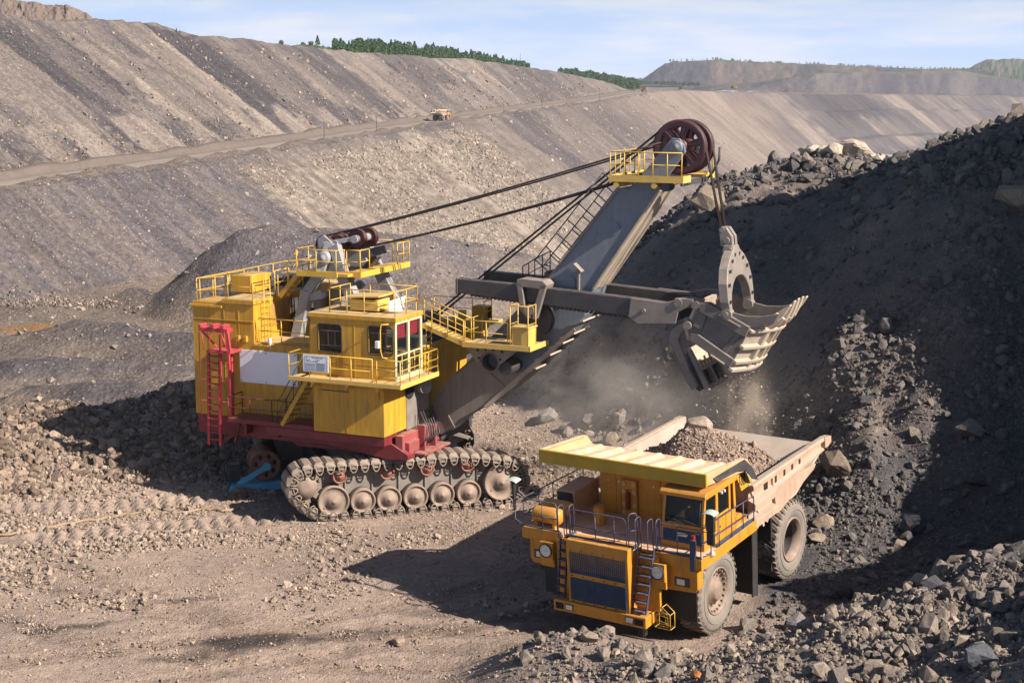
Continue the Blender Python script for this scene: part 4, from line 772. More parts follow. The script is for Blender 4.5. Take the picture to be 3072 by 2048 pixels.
    bm = MB(); bm.box(2.975, 2.988, -1.6, -1.30, 1.14, 1.36).box(2.975, 2.988, 1.36, 1.68, 1.14, 1.36).box(2.4, 2.7, 1.3, 1.5, 0.6, 1.06); bm.build('bumper_opening', 'dark_in', T)
    for y in (-1.08, 1.18):
        q = MB(); q.box(2.975, 3.0, y-.15, y+.15, 1.15, 1.37); f = q.build('fog_lamp', 'dark_steel', T); q = MB(); q.box(2.998, 3.012, y-.12, y+.12, 1.18, 1.34); q.build('lens', 'chrome', f)
    # step plates on the bumper and the wire cage hung from its end
    b = MB(); pts = lambda f: [(2.55, 1.86+f, 1.0+f), (2.55, 2.42-f, 1.0+f), (2.55, 2.42-f, 1.5-f*.5), (2.55, 2.14, 1.72-f*1.2), (2.55, 1.86+f, 1.5-f*.5)]
    for f in (0, .08, .16): b.tube(pts(f), .016, 5, True)
    for z in (1.25, 1.45, 1.58): b.tube([(2.55, 1.92, z), (2.55, 2.36, z-.05)], .015, 5)
    for x in (2.55, 2.25): b.tube([(x, 1.86, 1.0), (x, 2.42, 1.0), (x, 2.42, 1.5), (x, 2.14, 1.72), (x, 1.86, 1.5)], .016, 5, True)
    for (y, z) in ((1.86, 1.0), (2.42, 1.0), (2.42, 1.5), (2.14, 1.72)): b.tube([(2.25, y, z), (2.55, y, z)], .014, 5)
    b.build('wire_cage', 'rail_yellow', T)
    # ---- ladders
    for s, y0, y1, dy in ((1, 1.36, 1.86, -.22), (-1, -1.36, -1.62, -.05)):
        b = MB(); nst = 7
        for i in range(nst):
            f = i/(nst-1); z = 3.3-1.75*f; x = 2.42+.25*f; b.box(x-.02, x+.20, min(y0, y1)+dy*f, max(y0, y1)+dy*f, z-.02, z+.02)
        for y in (y0, y1): b.bar((2.45, y, 3.6), (2.72, y+dy, 1.44), .035, .09)
        b.build('ladder', 'rail_blue', T)
        b = MB(); b.box(2.2, 2.36, min(y0, y1)-.25, max(y0, y1)+.1, 1.44, 3.3); b.build('ladder_panel', 'orange', T)
    for y in (1.28, 1.72): 
        loop_rail('grab_rail', 'rail_blue', T, [arch((2.25, y, 3.42), (2.60, y, 3.42), 1.15, .12)], .02)
    for y in (-1.30, -1.62): loop_rail('grab_rail', 'rail_blue', T, [arch((2.25, y, 3.42), (2.60, y, 3.42), 1.1, .12)], .02)
    # ---- head lamps
    for s, y0, y1 in ((1, 1.72, 2.24), (-1, -2.48, -1.96)):
        b = MB(); b.prism([(2.50, 3.16), (2.50, 2.56), (2.42, 2.54), (2.42, 2.28), (2.0, 2.28), (2.0, 3.05)], 1, y0, y1); h = b.build('headlight_pod', 'orange', T, bevel=0.012)
        c = ((y0+y1)/2, 2.87); b = MB(); b.lathe((2.50, c[0], c[1]), (1, 0, 0), [(0.245, 0), (0.245, .05), (0.215, .05), (0.21, .02)], 28); b.build('lamp_ring', 'black', h)
        b = MB(); b.lathe((2.50, c[0], c[1]), (1, 0, 0), [(0.212, .03), (0.17, .055), (0.165, .03), (0.12, .02), (0.05, .035), (0.045, .06), (0, .065)], 28); b.build('headlight', 'chrome', h)
    # ---- fenders in front of the wheels
    for s in (1, -1):
        b = MB(); ya, yb = (1.62, 3.22) if s > 0 else (-3.1, -1.72)
        prof = [(ya, 3.05), (yb, 3.05), (yb, 2.40), (yb-s*.0, 2.34), (yb-.12 if s > 0 else yb, 2.22), (ya+.12 if s < 0 else ya, 2.16), (ya, 2.3)]
        b.prism(prof, 0, 1.75, 2.12); b.build('fender', 'orange', T, bevel=0.03)
        b = MB(); ym = 2.66*s; b.box(2.12, 2.14, ym-.27, ym+.27, 2.38, 2.68); fm = b.build('signal_lamp', 'dark_steel', T); b = MB(); b.box(2.14, 2.155, ym-.18, ym+.10, 2.43, 2.62); b.build('lens', 'chrome', fm)
        b = MB(); b.box(1.55, 1.6, min(s*1.3, s*2.9), max(s*1.3, s*2.9), .95, 2.3); b.build('splash_flap', 'black', T, bevel=.02)
        b = MB(); b.box(-2.6, -2.52, min(s*1.4, s*3.05), max(s*1.4, s*3.05), 0.35, 3.1); b.box(-2.52, -2.2, min(s*2.98, s*3.05), max(s*2.98, s*3.05), .4, 3.1); b.build('mud_flap', 'black', T, bevel=.02)
        b = MB(); b.box(-4.0, -3.92, min(s*1.2, s*2.95), max(s*1.2, s*2.95), 0.7, 2.9); b.build('rear_flap', 'black', T, bevel=.02)
    # ---- cab
    b = MB(); V = [(1.52, 1.64, 3.40), (1.52, 3.16, 3.40), (1.52, 3.16, 4.22), (1.52, 1.64, 4.22), (1.32, 1.66, 5.12), (1.32, 3.12, 5.12), (-.75, 1.64, 3.40), (-.75, 3.16, 3.40), (-.75, 1.66, 5.12), (-.75, 3.12, 5.12), (-.75, 1.64, 4.22), (-.75, 3.16, 4.22)]
    b.add(V, [(0, 1, 2, 3), (0, 3, 10, 6), (1, 7, 11, 2), (6, 10, 11, 7), (0, 6, 7, 1), (8, 10, 11, 9)])
    # pillars
    def pil(p, q, w=.10): b.bar(p, q, w, w)
    pil((1.47, 1.70, 4.2), (1.28, 1.71, 5.1)); pil((1.47, 3.10, 4.2), (1.28, 3.07, 5.1)); pil((0.62, 3.10, 4.2), (.55, 3.07, 5.1), .16); pil((-.35, 3.10, 4.2), (-.40, 3.07, 5.1), .12); pil((-.7, 3.10, 4.2), (-.7, 3.07, 5.1), .14)
    b.box(-.38, .6, 3.05, 3.13, 4.15, 4.28); b.box(-.75, 1.3, 1.64, 1.70, 4.2, 5.1)
    b.prism([(1.46, 5.10), (1.46, 5.22), (1.38, 5.30), (-.80, 5.28), (-.80, 5.10)], 1, 1.58, 3.20)
    C = b.build('cab', 'orange', T, bevel=.012)
    b = MB(); b.plate([(1.505, 1.76, 4.26), (1.505, 3.04, 4.26), (1.335, 3.02, 5.08), (1.335, 1.76, 5.08)], .012); b.build('windscreen', 'glass', C)
    b = MB(); b.plate([(-.34, 3.10, 4.26), (.56, 3.10, 4.26), (.52, 3.07, 5.06), (-.36, 3.07, 5.06)], .01); b.plate([(0.7, 3.11, 4.26), (1.40, 3.11, 4.26), (1.25, 3.08, 5.06), (.66, 3.08, 5.06)], .01); b.build('side_window', 'glass', C)
    b = MB(); b.tube([(1.52, 1.80, 4.24), (1.52, 3.0, 4.24), (1.35, 2.98, 5.08), (1.35, 1.80, 5.08)], .022, 5, True); b.build('windscreen_seal', 'black', C)
    b = MB(); b.tube([(1.56, 2.1, 4.25), (1.555, 1.95, 4.42)], .012, 4); b.tube([(1.56, 1.80, 4.46), (1.55, 2.45, 4.28)], .012, 4); b.tube([(1.56, 2.95, 4.28), (1.555, 2.45, 4.40)], .012, 4); b.tube([(1.6, 2.2, 3.88), (1.6, 2.7, 3.95)], .012, 4); b.build('wiper', 'black', C)
    b = MB(); b.box(1.52, 1.535, 1.70, 3.12, 3.60, 4.02)
    for i in range(8): b.prism([(1.535, 3.62+i*.05), (1.56, 3.62+i*.05), (1.535, 3.65+i*.05)], 1, 1.70, 3.12)
    vp = b.build('vent_panel', 'blue', C); b = MB(); b.prism([(2.2, 3.83), (2.56, 3.83), (2.60, 3.90), (2.52, 3.95), (2.22, 3.95)], 0, 1.56, 1.58); b.build('badge', 'chrome', vp)
    b = MB(); b.prism([(-.36, 3.45), (.60, 3.45), (.60, 4.2), (-.36, 4.2)], 1, 3.16, 3.185); dr = b.build('door', 'orange', C, bevel=.01); b = MB(); b.box(.45, .55, 3.185, 3.22, 3.9, 3.95); b.build('handle', 'black', dr)
    b = MB(); b.box(-.6, .5, 1.9, 2.9, 3.45, 3.5); b.cyl((0.75, 2.35, 4.28), (0.85, 2.35, 4.36), .22, n=16); b.box(.9, 1.4, 1.8, 3.0, 3.9, 4.2); b.build('dashboard', 'dark_steel', C)
    b = MB(); b.box(-.25, .35, 2.1, 2.65, 3.9, 4.05).box(-.35, -.2, 2.1, 2.65, 4.0, 4.75); b.build('seat', 'text', C)
    b = MB()
    for x in (.1, .3): b.cyl((x, 3.12, 5.02), (x, 3.22, 5.02), .05, n=10)
    b.build('side_lamp', 'chrome', C)
    # ---- machinery on the deck
    b = MB(); b.box(-1.6, -.34, -1.74, 1.62, 3.40, 4.98); K = b.build('control_cabinet', 'orange', T, bevel=.015)
    for y0, y1 in ((-1.68, -1.10), (-1.07, -.90), (.10, .62), (.65, 1.2)): b = MB(); b.box(-.34, -.315, y0, y1, 3.46, 4.9); b.build('cabinet_door', 'orange', K, bevel=.008)
    b = MB(); b.box(-.34, -.22, -.84, -.24, 3.42, 4.72); q = b.build('equipment_panel', 'orange', K, bevel=.01)
    b = MB()
    for z in (3.55, 3.85, 4.3, 4.58):
        for y in (-.74, -.34): b.cyl((-.22, y, z), (-.19, y, z), .085, n=14)
    b.build('port_cover', 'orange_top', q)
    b = MB(); b.cyl((-.12, -.54, 3.72), (-.12, -.54, 4.3), .085, n=14).cyl((-.12, -.54, 4.3), (-.12, -.54, 4.42), .03, n=8); b.build('fire_extinguisher', 'extinguisher', K)
    b = MB()
    for y in (-1.4, -.98, .36, .9): b.prism([(y-.05, 4.55), (y+.05, 4.55), (y, 4.64)], 0, -.315, -.308)
    b.build('warning_sign', 'chrome', K)
    b = MB(); b.cyl((.78, -1.12, 3.40), (.78, -1.12, 4.02), .21, n=20).cyl((.78, -1.12, 4.02), (.78, -1.12, 4.06), .17, n=20); b.build('canister', 'orange', T)
    b = MB(); b.box(-1.2, .42, -3.05, -2.32, 3.40, 4.22); a = b.build('cooler_box', 'orange_top', T, bevel=.015)
    b = MB()
    for i in range(9): b.box(.42, .44, -2.98, -2.40, 3.78+i*.045, 3.80+i*.045)
    b.box(.42, .428, -3.0, -2.38, 3.75, 4.18); b.build('louvre', 'dark_steel', a)
    for x, z in ((1.72, 3.80), (1.10, 3.86)):
        b = MB(); b.lathe((x, -3.14, z), (0, 1, 0), [(0, 0), (.16, .01), (.25, .06), (.275, .14), (.275, .98), (.25, 1.06), (.16, 1.11), (0, 1.12)], 24); b.box(x-.2, x+.2, -3.0, -2.9, 3.40, z-.2).box(x-.2, x+.2, -2.3, -2.2, 3.40, z-.2); b.build('air_tank', 'orange', T)
    b = MB(); b.box(-1.3, -.9, 2.5, 3.1, 3.40, 3.78).box(-1.7, -1.35, 2.2, 3.1, 3.4, 3.6); b.build('battery_box', 'orange', T, bevel=.01)
    b = MB(); b.cyl((1.85, 2.95, 3.4), (1.85, 2.95, 4.05), .07, n=12); b.build('fire_extinguisher', 'extinguisher', T)
    b = MB(); b.box(2.1, 2.25, 3.02, 3.18, 3.0, 4.0); b.build('hose_reel', 'blue', T)
    b = MB(); b.lathe((1.55, 3.44, 3.42), (.8, .6, 0), [(.10, 0), (.10, .05), (.06, .07), (0, .075)], 14); b.build('side_marker', 'chrome', T)
    b = MB(); b.cyl((-2.45, 2.6, 4.28), (-2.45, 2.6, 4.4), .12, n=12); b.build('horn', 'black', T)
    # ---- hand rails
    H = 1.0
    loop_rail('front_rail', 'rail_blue', T, [arch((2.60, -1.14, 3.45), (2.60, .95, 3.45), 1.08, .16), [(2.60, -1.1, 3.98), (2.60, .95, 3.98)], [(2.60, -.2, 3.45), (2.60, -.2, 4.53)], [(2.60, .5, 3.45), (2.60, .5, 4.53)], arch((2.58, 1.02, 3.5), (2.3, 1.18, 3.5), 1.18, .12), arch((2.58, -1.2, 3.5), (2.25, -1.22, 3.5), 1.1, .12), [(2.58, 1.02, 4.1), (2.3, 1.18, 4.1)]], .02)
    loop_rail('side_rail', 'rail_blue', T, [arch((2.19, 1.85, 3.40), (2.19, 3.38, 3.40), 1.0, .14), [(2.19, 1.9, 3.9), (2.19, 3.36, 3.9)], arch((2.16, 1.78, 3.4), (1.85, 1.78, 3.4), 1.05, .13), [(2.19, 2.55, 3.4), (2.19, 2.55, 4.4)],
        [(2.15, 3.38, 4.40), (0.9, 3.38, 4.38), (0, 3.38, 4.36), (-1.65, 3.38, 4.3), (-1.65, 3.38, 3.05)], [(2.15, 3.38, 3.9), (-1.65, 3.38, 3.78)]]+[[(x, 3.38, 3.1), (x, 3.38, 4.37-.03*abs(x))] for x in (.9, 0, -.85)], .02)
    loop_rail('side_rail', 'rail_blue', T, [arch((2.19, -3.24, 3.40), (2.19, -1.92, 3.40), 1.05, .14), [(2.19, -3.22, 3.9), (2.19, -1.94, 3.9)], [(2.19, -2.5, 3.4), (2.19, -2.5, 4.45)], [(2.1, -3.26, 4.45), (-1.7, -3.26, 4.35), (-1.7, -3.26, 3.4)], [(2.1, -3.26, 3.9), (-1.7, -3.26, 3.85)]]+[[(x, -3.26, 3.4), (x, -3.26, 4.42)] for x in (1.2, .3, -.7)], .02)
    # ---- mirrors
    for s in (1, -1):
        y = s*(3.72 if s > 0 else 3.62); b = MB(); b.tube([(2.1, s*3.4, 3.5), (2.15, y, 3.65), (2.15, y, 5.05)], .018, 5); b.tube([(2.15, y, 4.4), (2.15, s*3.4, 4.35)], .015, 5); b.tube([(2.12, y-s*.35, 4.42), (2.12, y-s*.05, 4.55), (2.12, y-s*.05, 4.66), (2.12, y-s*.35, 4.54)], .014, 5, True)
        mr_ = b.build('mirror_arm', 'rail_blue', T)
        b = MB(); b.box(2.08, 2.2, y-.16*(1 if s > 0 else .4), y+.16*(1 if s > 0 else .4), 4.40, 5.0).box(2.10, 2.19, y-.15*(1 if s > 0 else .4), y+.15*(1 if s > 0 else .4), 3.95, 4.42); b.build('mirror', 'black', T, bevel=.04)
        b = MB(); V = []
        for i in range(7):
            t = math.pi*(0.1+0.8*i/6); V += [(2.0+.55*0, y+.24*math.cos(t), 4.99+.10*math.sin(t)), (2.34, y+.24*math.cos(t), 4.96+.10*math.sin(t))]
        b.add(V, [(2*i, 2*i+2, 2*i+3, 2*i+1) for i in range(6)]); o = b.build('mirror_guard', 'teal', T); sm_ = o.modifiers.new('thick', 'SOLIDIFY'); sm_.thickness = .012
    return T
TR_LOC, TR_ROT = (4.5, 51.2, 0.0), (0, 0.0927, -2.162)
truck = make_truck(TR_LOC, TR_ROT)
tag(truck, 'large orange dump truck with ladders and railings, loaded with rock under the shovel bucket', 'dump truck', 'dump trucks')
# the load in its body
TM = Matrix.Translation(TR_LOC) @ (Matrix.Rotation(TR_ROT[2], 4, 'Z') @ Matrix.Rotation(TR_ROT[1], 4, 'Y'))
def load_z(x, y):
    r = np.sqrt(((x+5.0)/3.3)**2+((y+.15)/3.0)**2); h = 3.15+2.35*np.clip(1-r, 0, 1)**0.85+.35*fbm(x/1.3, y/1.3, 3, 211)
    return h+0.35*np.exp(-((x+4.6)/.8)**2-((y+.6)/.8)**2)
lx, ly = np.meshgrid(np.linspace(-8.1, -2.6, 90), np.linspace(-2.78, 2.78, 90)); lz = np.maximum(load_z(lx, ly), 2.75)
lz = np.minimum(lz, 2.75+np.clip((-2.5-lx)*3.0, 0, 9))
def to_world(M4, P): P = np.asarray(P, float); A = np.array(M4); return P@A[:3, :3].T+A[:3, 3]
def load_for(M4, name_seed, n1=15000):
    W_ = to_world(M4, np.stack([lx, ly, lz], -1).reshape(-1, 3)).reshape(lx.shape+(3,))
    x = rng.uniform(-7.7, -2.9, n1); y = rng.uniform(-2.7, 2.7, n1); s = power(n1, .02, .12, 1.5); big = rng.random(n1) < .03; s[big] *= 2.2
    z = np.minimum(load_z(x, y), 2.75+np.clip((-2.5-x)*3.0, 0, 9)); P = to_world(M4, np.stack([x, y, z+s*.25], 1))
    tn = np.array((0.30, 0.225, 0.18))[None]*(.5+.8*rng.random(n1))[:, None]
    o = rubble('rock_load', P, s, tn, M['stone'])
    base = grid_mesh('load_bed', W_[..., 0], W_[..., 1], W_[..., 2], M['earth'], {'tint': np.broadcast_to(np.array((0.25, 0.19, 0.155)), lx.shape+(3,))})
    base.parent = o
    return o
load = load_for(TM, 0)
# ================================================================== MINING SHOVEL
SH_LOC, SH_YAW = (-5.5, 67.5, 0.4), R_(-24)
shovel = empty('mining_shovel', SH_LOC, (0, 0, SH_YAW))
tag(shovel, 'huge yellow and red mining shovel holding its open bucket over the loaded truck', 'mining shovel')
# ---- crawlers: built in their own frame, turned against the house
CR = R_(41)
under = empty('undercarriage', (0, 0, 0), (0, 0, CR)); under.parent = shovel
b = MB(); b.box(-3.2, 3.2, -3.5, 3.5, 0.5, 1.55).cyl((0, 0, 1.5), (0, 0, 2.05), 2.7, n=48).cyl((0, 0, 2.05), (0, 0, 2.4), 2.4, n=48)
b.build('turntable', 'dark_steel', under, bevel=.03)
def belt_path():
    P = []
    def arc(cx, cz, r, a0, a1, n): 
        for i in range(n+1):
            a = R_(a0+(a1-a0)*i/n); P.append((cx+r*math.cos(a), cz+r*math.sin(a)))
    arc(4.0, 0.88, 1.0, -92, 68, 12)
    P.extend([(3.1, 2.02), (2.0, 2.16), (0.8, 2.14), (-0.4, 2.12), (-1.6, 2.12), (-2.8, 2.13), (-3.9, 2.16)])
    arc(-4.35, 1.32, 0.80, 78, 215, 9)
    P.extend([(-4.6, 0.42), (-4.1, 0.06), (-3.6, -0.10)])
    return P
def resample(P, pitch):
    P = np.array(P+[P[0]]); d = np.r_[0, np.cumsum(np.hypot(*np.diff(P, axis=0).T))]; n = int(round(d[-1]/pitch)); t = np.arange(n)*d[-1]/n
    return np.stack([np.interp(t, d, P[:, k]) for k in range(2)], 1), d[-1]/n
def crawler(sgn):
    T = empty('crawler_track', (0, 0, 0), (0, 0, CR)); T.parent = shovel
    yo, yi = sgn*4.78, sgn*3.45
    Q, pt = resample(belt_path(), 0.47); n = len(Q); b = MB()
    for i in range(n):
        a, c = Q[i], Q[(i+1) % n]; t = (c-a)/np.hypot(*(c-a)); o = np.array((t[1], -t[0])); m = (a+c)/2  # o points outward
        def W(u, v, y): q = m+t*u+o*v; return (q[0], y, q[1])
        h = pt*.46; e = 0.13
        y0, y1 = (min(yo, yi), max(yo, yi))
        V = [W(-h, -.03, y0), (W(h, -.03, y0)), W(h, .10, y0+.02), W(h*.55, .17, y0+e), W(-h*.55, .17, y0+e), W(-h, .10, y0+.02)]
        V2 = [W(-h, -.03, y1), (W(h, -.03, y1)), W(h, .10, y1-.02), W(h*.55, .17, y1-e), W(-h*.55, .17, y1-e), W(-h, .10, y1-.02)]
        b.add(V+V2, [(5, 4, 3, 2, 1, 0), (6, 7, 8, 9, 10, 11)]+[(k, (k+1) % 6, (k+1) % 6+6, k+6) for k in range(6)])
        # end lugs: an eye on the inside of the pad at its outer end
        for (ys, w) in ((yo-sgn*.02, .05), (yo-sgn*.36, .05), (yi+sgn*.2, .05)):
            lo = [W(-.15, -.03, ys), W(-.13, -.20, ys), W(-.05, -.32, ys), W(.05, -.32, ys), W(.13, -.20, ys), W(.15, -.03, ys)]
            b.tube(lo, .034, 5)
            b.tube([W(-.10, -.16, ys), W(.10, -.16, ys)], .03, 4)
        b.bar(W(0, -.08, yo-sgn*.05), W(0, -.08, yi+sgn*.05), .2, .1)
    b.build('track_belt', 'track', T)
    b = MB(); pr = [(-4.3, .75), (-3.7, .45), (3.6, .42), (4.5, .85), (3.7, 1.55), (2.4, 1.86), (-3.6, 1.80), (-4.5, 1.5)]
    b.prism(pr, 1, sgn*3.65, sgn*4.12)
    for i in range(7): x = -2.72+i*1.13; b.box(x-.04, x+.04, min(sgn*4.1, sgn*4.2), max(sgn*4.1, sgn*4.2), .5, 1.75)
    b.build('side_frame', 'grey_dusty', T, bevel=.03)
    b = MB(); b.prism([(2.6, 1.6), (4.6, .95), (4.75, 1.05), (2.7, 1.85)], 1, sgn*3.3, sgn*3.5); b.build('track_guard', 'grey_dusty', T)
    def disc(name, x, z, r, m, hub=.21, y=4.56):
        q = MB(); c = (x, sgn*y, z); d = (0, sgn, 0)
        q.lathe(c, d, [(r-.10, -.45), (r, -.45), (r, .0), (r-.035, .03), (r-.085, .0), (r-.10, -.07), (hub+.12, -.05), (hub+.05, .03), (hub, .06), (hub-.02, .10), (.07, .10), (.06, .13), (0, .13)], 32)
        for a in (35, 215): q.cyl((x+(r*.68)*math.cos(R_(a)), sgn*(y-.06), z+(r*.68)*math.sin(R_(a))), (x+(r*.68)*math.cos(R_(a)), sgn*(y-.04), z+(r*.68)*math.sin(R_(a))), .05, n=8)
        q.build(name, m, T)
    disc('roller', -3.27, .60, .66, 'roller', .24)
    for x in (-2.05, -.95, .18, 1.32, 2.47): disc('roller', x, .52, .53, 'roller')
    disc('idler_wheel', 3.92, .86, .78, 'roller', .27)
    for x, z in ((-3.0, 1.64), (-1.02, 1.66), (.68, 1.69), (2.42, 1.74)): disc('carrier_roller', x, z, .31, 'rust_red', .14)
    q = MB(); q.lathe((-4.42, sgn*4.5, 1.27), (0, sgn, 0), [(.34, -.4), (.50, -.4), (.50, 0), (.36, .02), (.33, .08), (.12, .1), (0, .1)], 28)
    for i in range(9):
        a = 2*math.pi*i/9; q.bar((-4.42+.46*math.cos(a), sgn*4.3, 1.27+.46*math.sin(a)), (-4.42+.68*math.cos(a), sgn*4.3, 1.27+.68*math.sin(a)), .22, .3, up=(0, 1, 0))
    q.build('drive_sprocket', 'roller', T)
    return T
crawler(-1); crawler(1)
# ---- cable reel behind the near crawler
re_ = empty('cable_reel', (-4.95, -2.2, .8), (0, 0, CR)); re_.parent = shovel
b = MB(); d = (0, -1, 0)
b.lathe((0, 0, 0), d, [(.0, .03), (.14, .03), (.16, .0), (.60, 0), (.66, .03), (.68, 0), (.68, -.08), (.6, -.1), (.58, -1.1), (.68, -1.12), (.68, -1.2), (0, -1.2)], 36); b.build('drum', 'rust_red', re_)
b = MB()
for i in range(7):
    a = 2*math.pi*i/7+.3; b.prism([(.42*math.cos(a)+.09*math.cos(a+q), .42*math.sin(a)+.12*math.sin(a+q)) for q in np.linspace(0, 2*math.pi, 9)[:-1]], 1, -.012, -.004)
b.build('drum_hole', 'dark_in', re_)
b = MB(); b.bar((.05, -.16, -.02), (-1.25, -.16, -.72), .22, .10, up=(0, 1, 0)); b.cyl((.05, -.2, -.02), (.05, -.05, -.02), .18, n=16); b.prism([(-1.7, -.95), (-1.2, -1.22), (.9, -.95), (.9, -.62), (-1.5, -.72)], 1, -.5, -.1); b.box(-1.6, .9, -.1, 1.2, -.85, -.75); b.build('reel_frame', 'blue_reel', re_, bevel=.015)
b = MB(); b.tube([(-1.6, -.4, -.7), (-1.75, -.35, .0), (-1.7, 0, .35)], .045, 6); b.tube([(-1.65, .3, -.7), (-1.8, .3, .1), (-1.4, .5, .6)], .04, 6); b.box(-1.5, -1.1, .2, .6, -.7, .1); b.build('cable_guide', 'dark_steel', re_)
# ---- house base
b = MB(); b.box(-7.0, 2.5, -.9, 3.6, 2.45, 3.28).prism([(-3.1, 2.5), (-2.6, 2.15), (2.6, 2.15), (2.6, 3.2), (-3.1, 3.2)], 1, -1.0, 3.2); b.build('base_core', 'dark_steel', shovel)
b = MB(); b.box(-7.30, 2.7, -3.80, -.9, 2.45, 3.28)
b.prism([(-3.1, 2.5), (-2.6, 2.15), (2.8, 2.15), (3.1, 2.5), (2.7, 3.27), (-3.1, 3.27)], 1, -3.3, -1.0); b.build('base_frame', 'red', shovel, bevel=.02)
b = MB(); b.box(-4.95, -.72, -5.0, -3.80, 3.33, 3.52).box(-3.1, 2.55, -4.9, -3.8, 2.95, 3.3)
for x in (-4.6, -3.0, -1.6): b.prism([(x, 3.33), (x+.12, 3.33), (x+.12, 2.7), (x, 2.7)], 1, -4.3, -3.8)
b.prism([(-3.1, 2.95), (2.6, 2.95), (3.35, 2.55), (3.35, 2.35), (2.4, 2.30)], 1, -4.4, -3.8); b.build('side_walkway', 'red', shovel, bevel=.012)
rail('walkway_rail', 'red', shovel, [(-4.92, -3.9, 3.52), (-4.92, -4.96, 3.52), (-2.75, -4.96, 3.52)], .92, step=1.0); rail('walkway_rail', 'red', shovel, [(-2.3, -4.5, 3.52), (-2.75, -4.96, 3.52), (-.75, -4.96, 3.52)], .92, step=1.0)
b = MB(); b.box(2.72, 3.05, -4.3, -1.2, 2.45, 3.3).box(3.0, 3.25, -4.1, -3.2, 2.55, 3.0).box(3.0, 3.35, -2.9, -2.75, 2.35, 3.5).box(3.0, 3.35, -1.9, -1.75, 2.35, 3.3).box(2.8, 3.6, -3.4, -1.0, 2.32, 2.42); b.build('front_bracket', 'red_dusty', shovel, bevel=.01)
b = MB()
for k in range(6):
    y = -2.6+.22*k; b.tube([(3.0, y, 4.0), (3.35, y-.1, 3.4-.06*k), (3.45, y-.25, 3.0), (3.2, y-.3, 2.6)], .03, 6)
b.build('hose', 'dark_steel', shovel)
# ---- machine house
b = MB(); b.box(-7.40, -4.30, -3.80, 3.8, 3.28, 8.22); b.box(-5.85, -4.24, -3.87, 3.85, 8.22, 8.40); b.box(-7.5, -5.85, -3.90, 3.9, 8.0, 8.10)
b.box(-7.41, -4.30, -3.825, -3.80, 7.46, 7.50)
for x in (-6.6, -5.8, -5.05): b.box(x-.01, x+.01, -3.812, -3.80, 3.3, 7.46)
for x in (-6.6, -5.8, -5.05): b.box(x-.025, x+.025, -3.818, -3.80, 7.52, 7.95)
for z in (4.2, 5.6): b.box(-7.40, -5.1, -3.816, -3.80, z-.012, z+.012)
hs = b.build('machine_house', 'yellow', shovel, bevel=.012)
b = MB(); b.box(-4.30, 2.1, -3.80, 3.75, 3.28, 6.42); b.box(2.1, 2.7, -2.7, 3.75, 5.56, 6.42); b.cyl((-4.3, -3.68, 6.46), (-.6, -3.68, 6.46), .15, n=16); b.box(-4.3, 2.8, -3.6, 3.85, 6.42, 6.58); b.build('engine_hall', 'yellow', shovel, bevel=.012)
b = MB(); b.box(-4.29, 2.81, -3.5, 3.86, 6.583, 6.60); b.box(-7.45, -5.9, -3.8, 3.8, 8.103, 8.115); b.box(-5.85, -4.3, -3.8, 3.8, 8.403, 8.415); b.build('roof_deck', 'yellow_top', shovel)
b = MB()
b.box(-4.29, -4.27, -2.60, -.88, 7.13, 8.20)
for i in range(20): z = 7.17+i*.05; b.prism([(-4.27, z), (-4.225, z+.008), (-4.27, z+.035)], 1, -2.55, -.93)
b.build('louvre_panel', 'yellow', hs)
b = MB(); b.box(-4.29, -4.20, -.85, -.75, 6.6, 8.2).box(-4.285, -4.278, -.7, 1.4, 6.7, 8.1)
for i in range(16): z = 6.75+i*.08; b.prism([(-4.278, z), (-4.24, z+.01), (-4.278, z+.05)], 1, -.7, 1.4)
b.build('louvre_panel', 'dark_steel', hs)
b = MB()
for y in (-3.24, -2.76): b.tube([(-4.12, y, 6.6), (-4.12, y, 9.2)], .022, 5)
for i in range(9): b.tube([(-4.12, -3.24, 6.85+i*.25), (-4.12, -2.76, 6.85+i*.25)], .016, 4)
b.build('roof_ladder', 'rail_yellow', shovel)
b = MB(); b.box(-6.45, -5.45, -2.2, -.55, 8.47, 9.2); b.box(-6.3, -5.6, -2.0, -.7, 8.41, 8.47); b.build('ventilation_box', 'yellow', shovel, bevel=.015)
b = MB(); b.box(-7.2, -6.0, .3, 2.6, 8.1, 8.75).box(-5.6, -4.5, .6, 2.2, 8.4, 8.9); b.build('ventilation_box', 'dark_steel', shovel, bevel=.02)
b = MB(); b.lathe((-3.55, -.6, 6.6), (0, 0, 1), [(.42, 0), (.42, .45), (.72, .5), (.74, .62), (.6, .75), (.3, .82), (0, .84)], 32); b.build('ventilator_cowl', 'yellow_top', shovel)
b = MB(); b.box(-3.0, -1.4, -3.3, -2.2, 6.6, 6.75); b.build('roof_hatch', 'yellow_top', shovel, bevel=.01)
for x in (-5.12, -4.75): 
    b = MB(); b.prism([(x, 6.62), (x+.14, 6.62), (x+.14, 6.86), (x, 6.86)], 1, -3.95, -3.80); b.build('wall_bracket', 'yellow', shovel)
b = MB(); b.cyl((-3.55, -3.75, 6.62), (-3.55, -3.75, 6.85), .09, n=12).tube([(-3.5, -3.85, 6.75), (-3.4, -3.95, 6.7), (-3.38, -3.97, 6.35)], .025, 5); b.build('wall_lamp', 'chrome', shovel)
R1 = [(-7.05, -.3, 8.12), (-7.05, -3.72, 8.12), (-5.75, -3.72, 8.30)]
rail('roof_rail', 'rail_yellow', shovel, R1, 1.05, step=1.0); rail('roof_rail', 'rail_yellow', shovel, [(-5.6, -3.74, 8.42), (-4.35, -3.74, 8.42), (-4.3, -2.8, 8.42)], 1.05, step=.9)
rail('roof_rail', 'rail_yellow', shovel, [(-7.3, -3.6, 8.12), (-7.3, 3.7, 8.12), (-3.4, 3.7, 8.42)], 1.05, step=1.3)
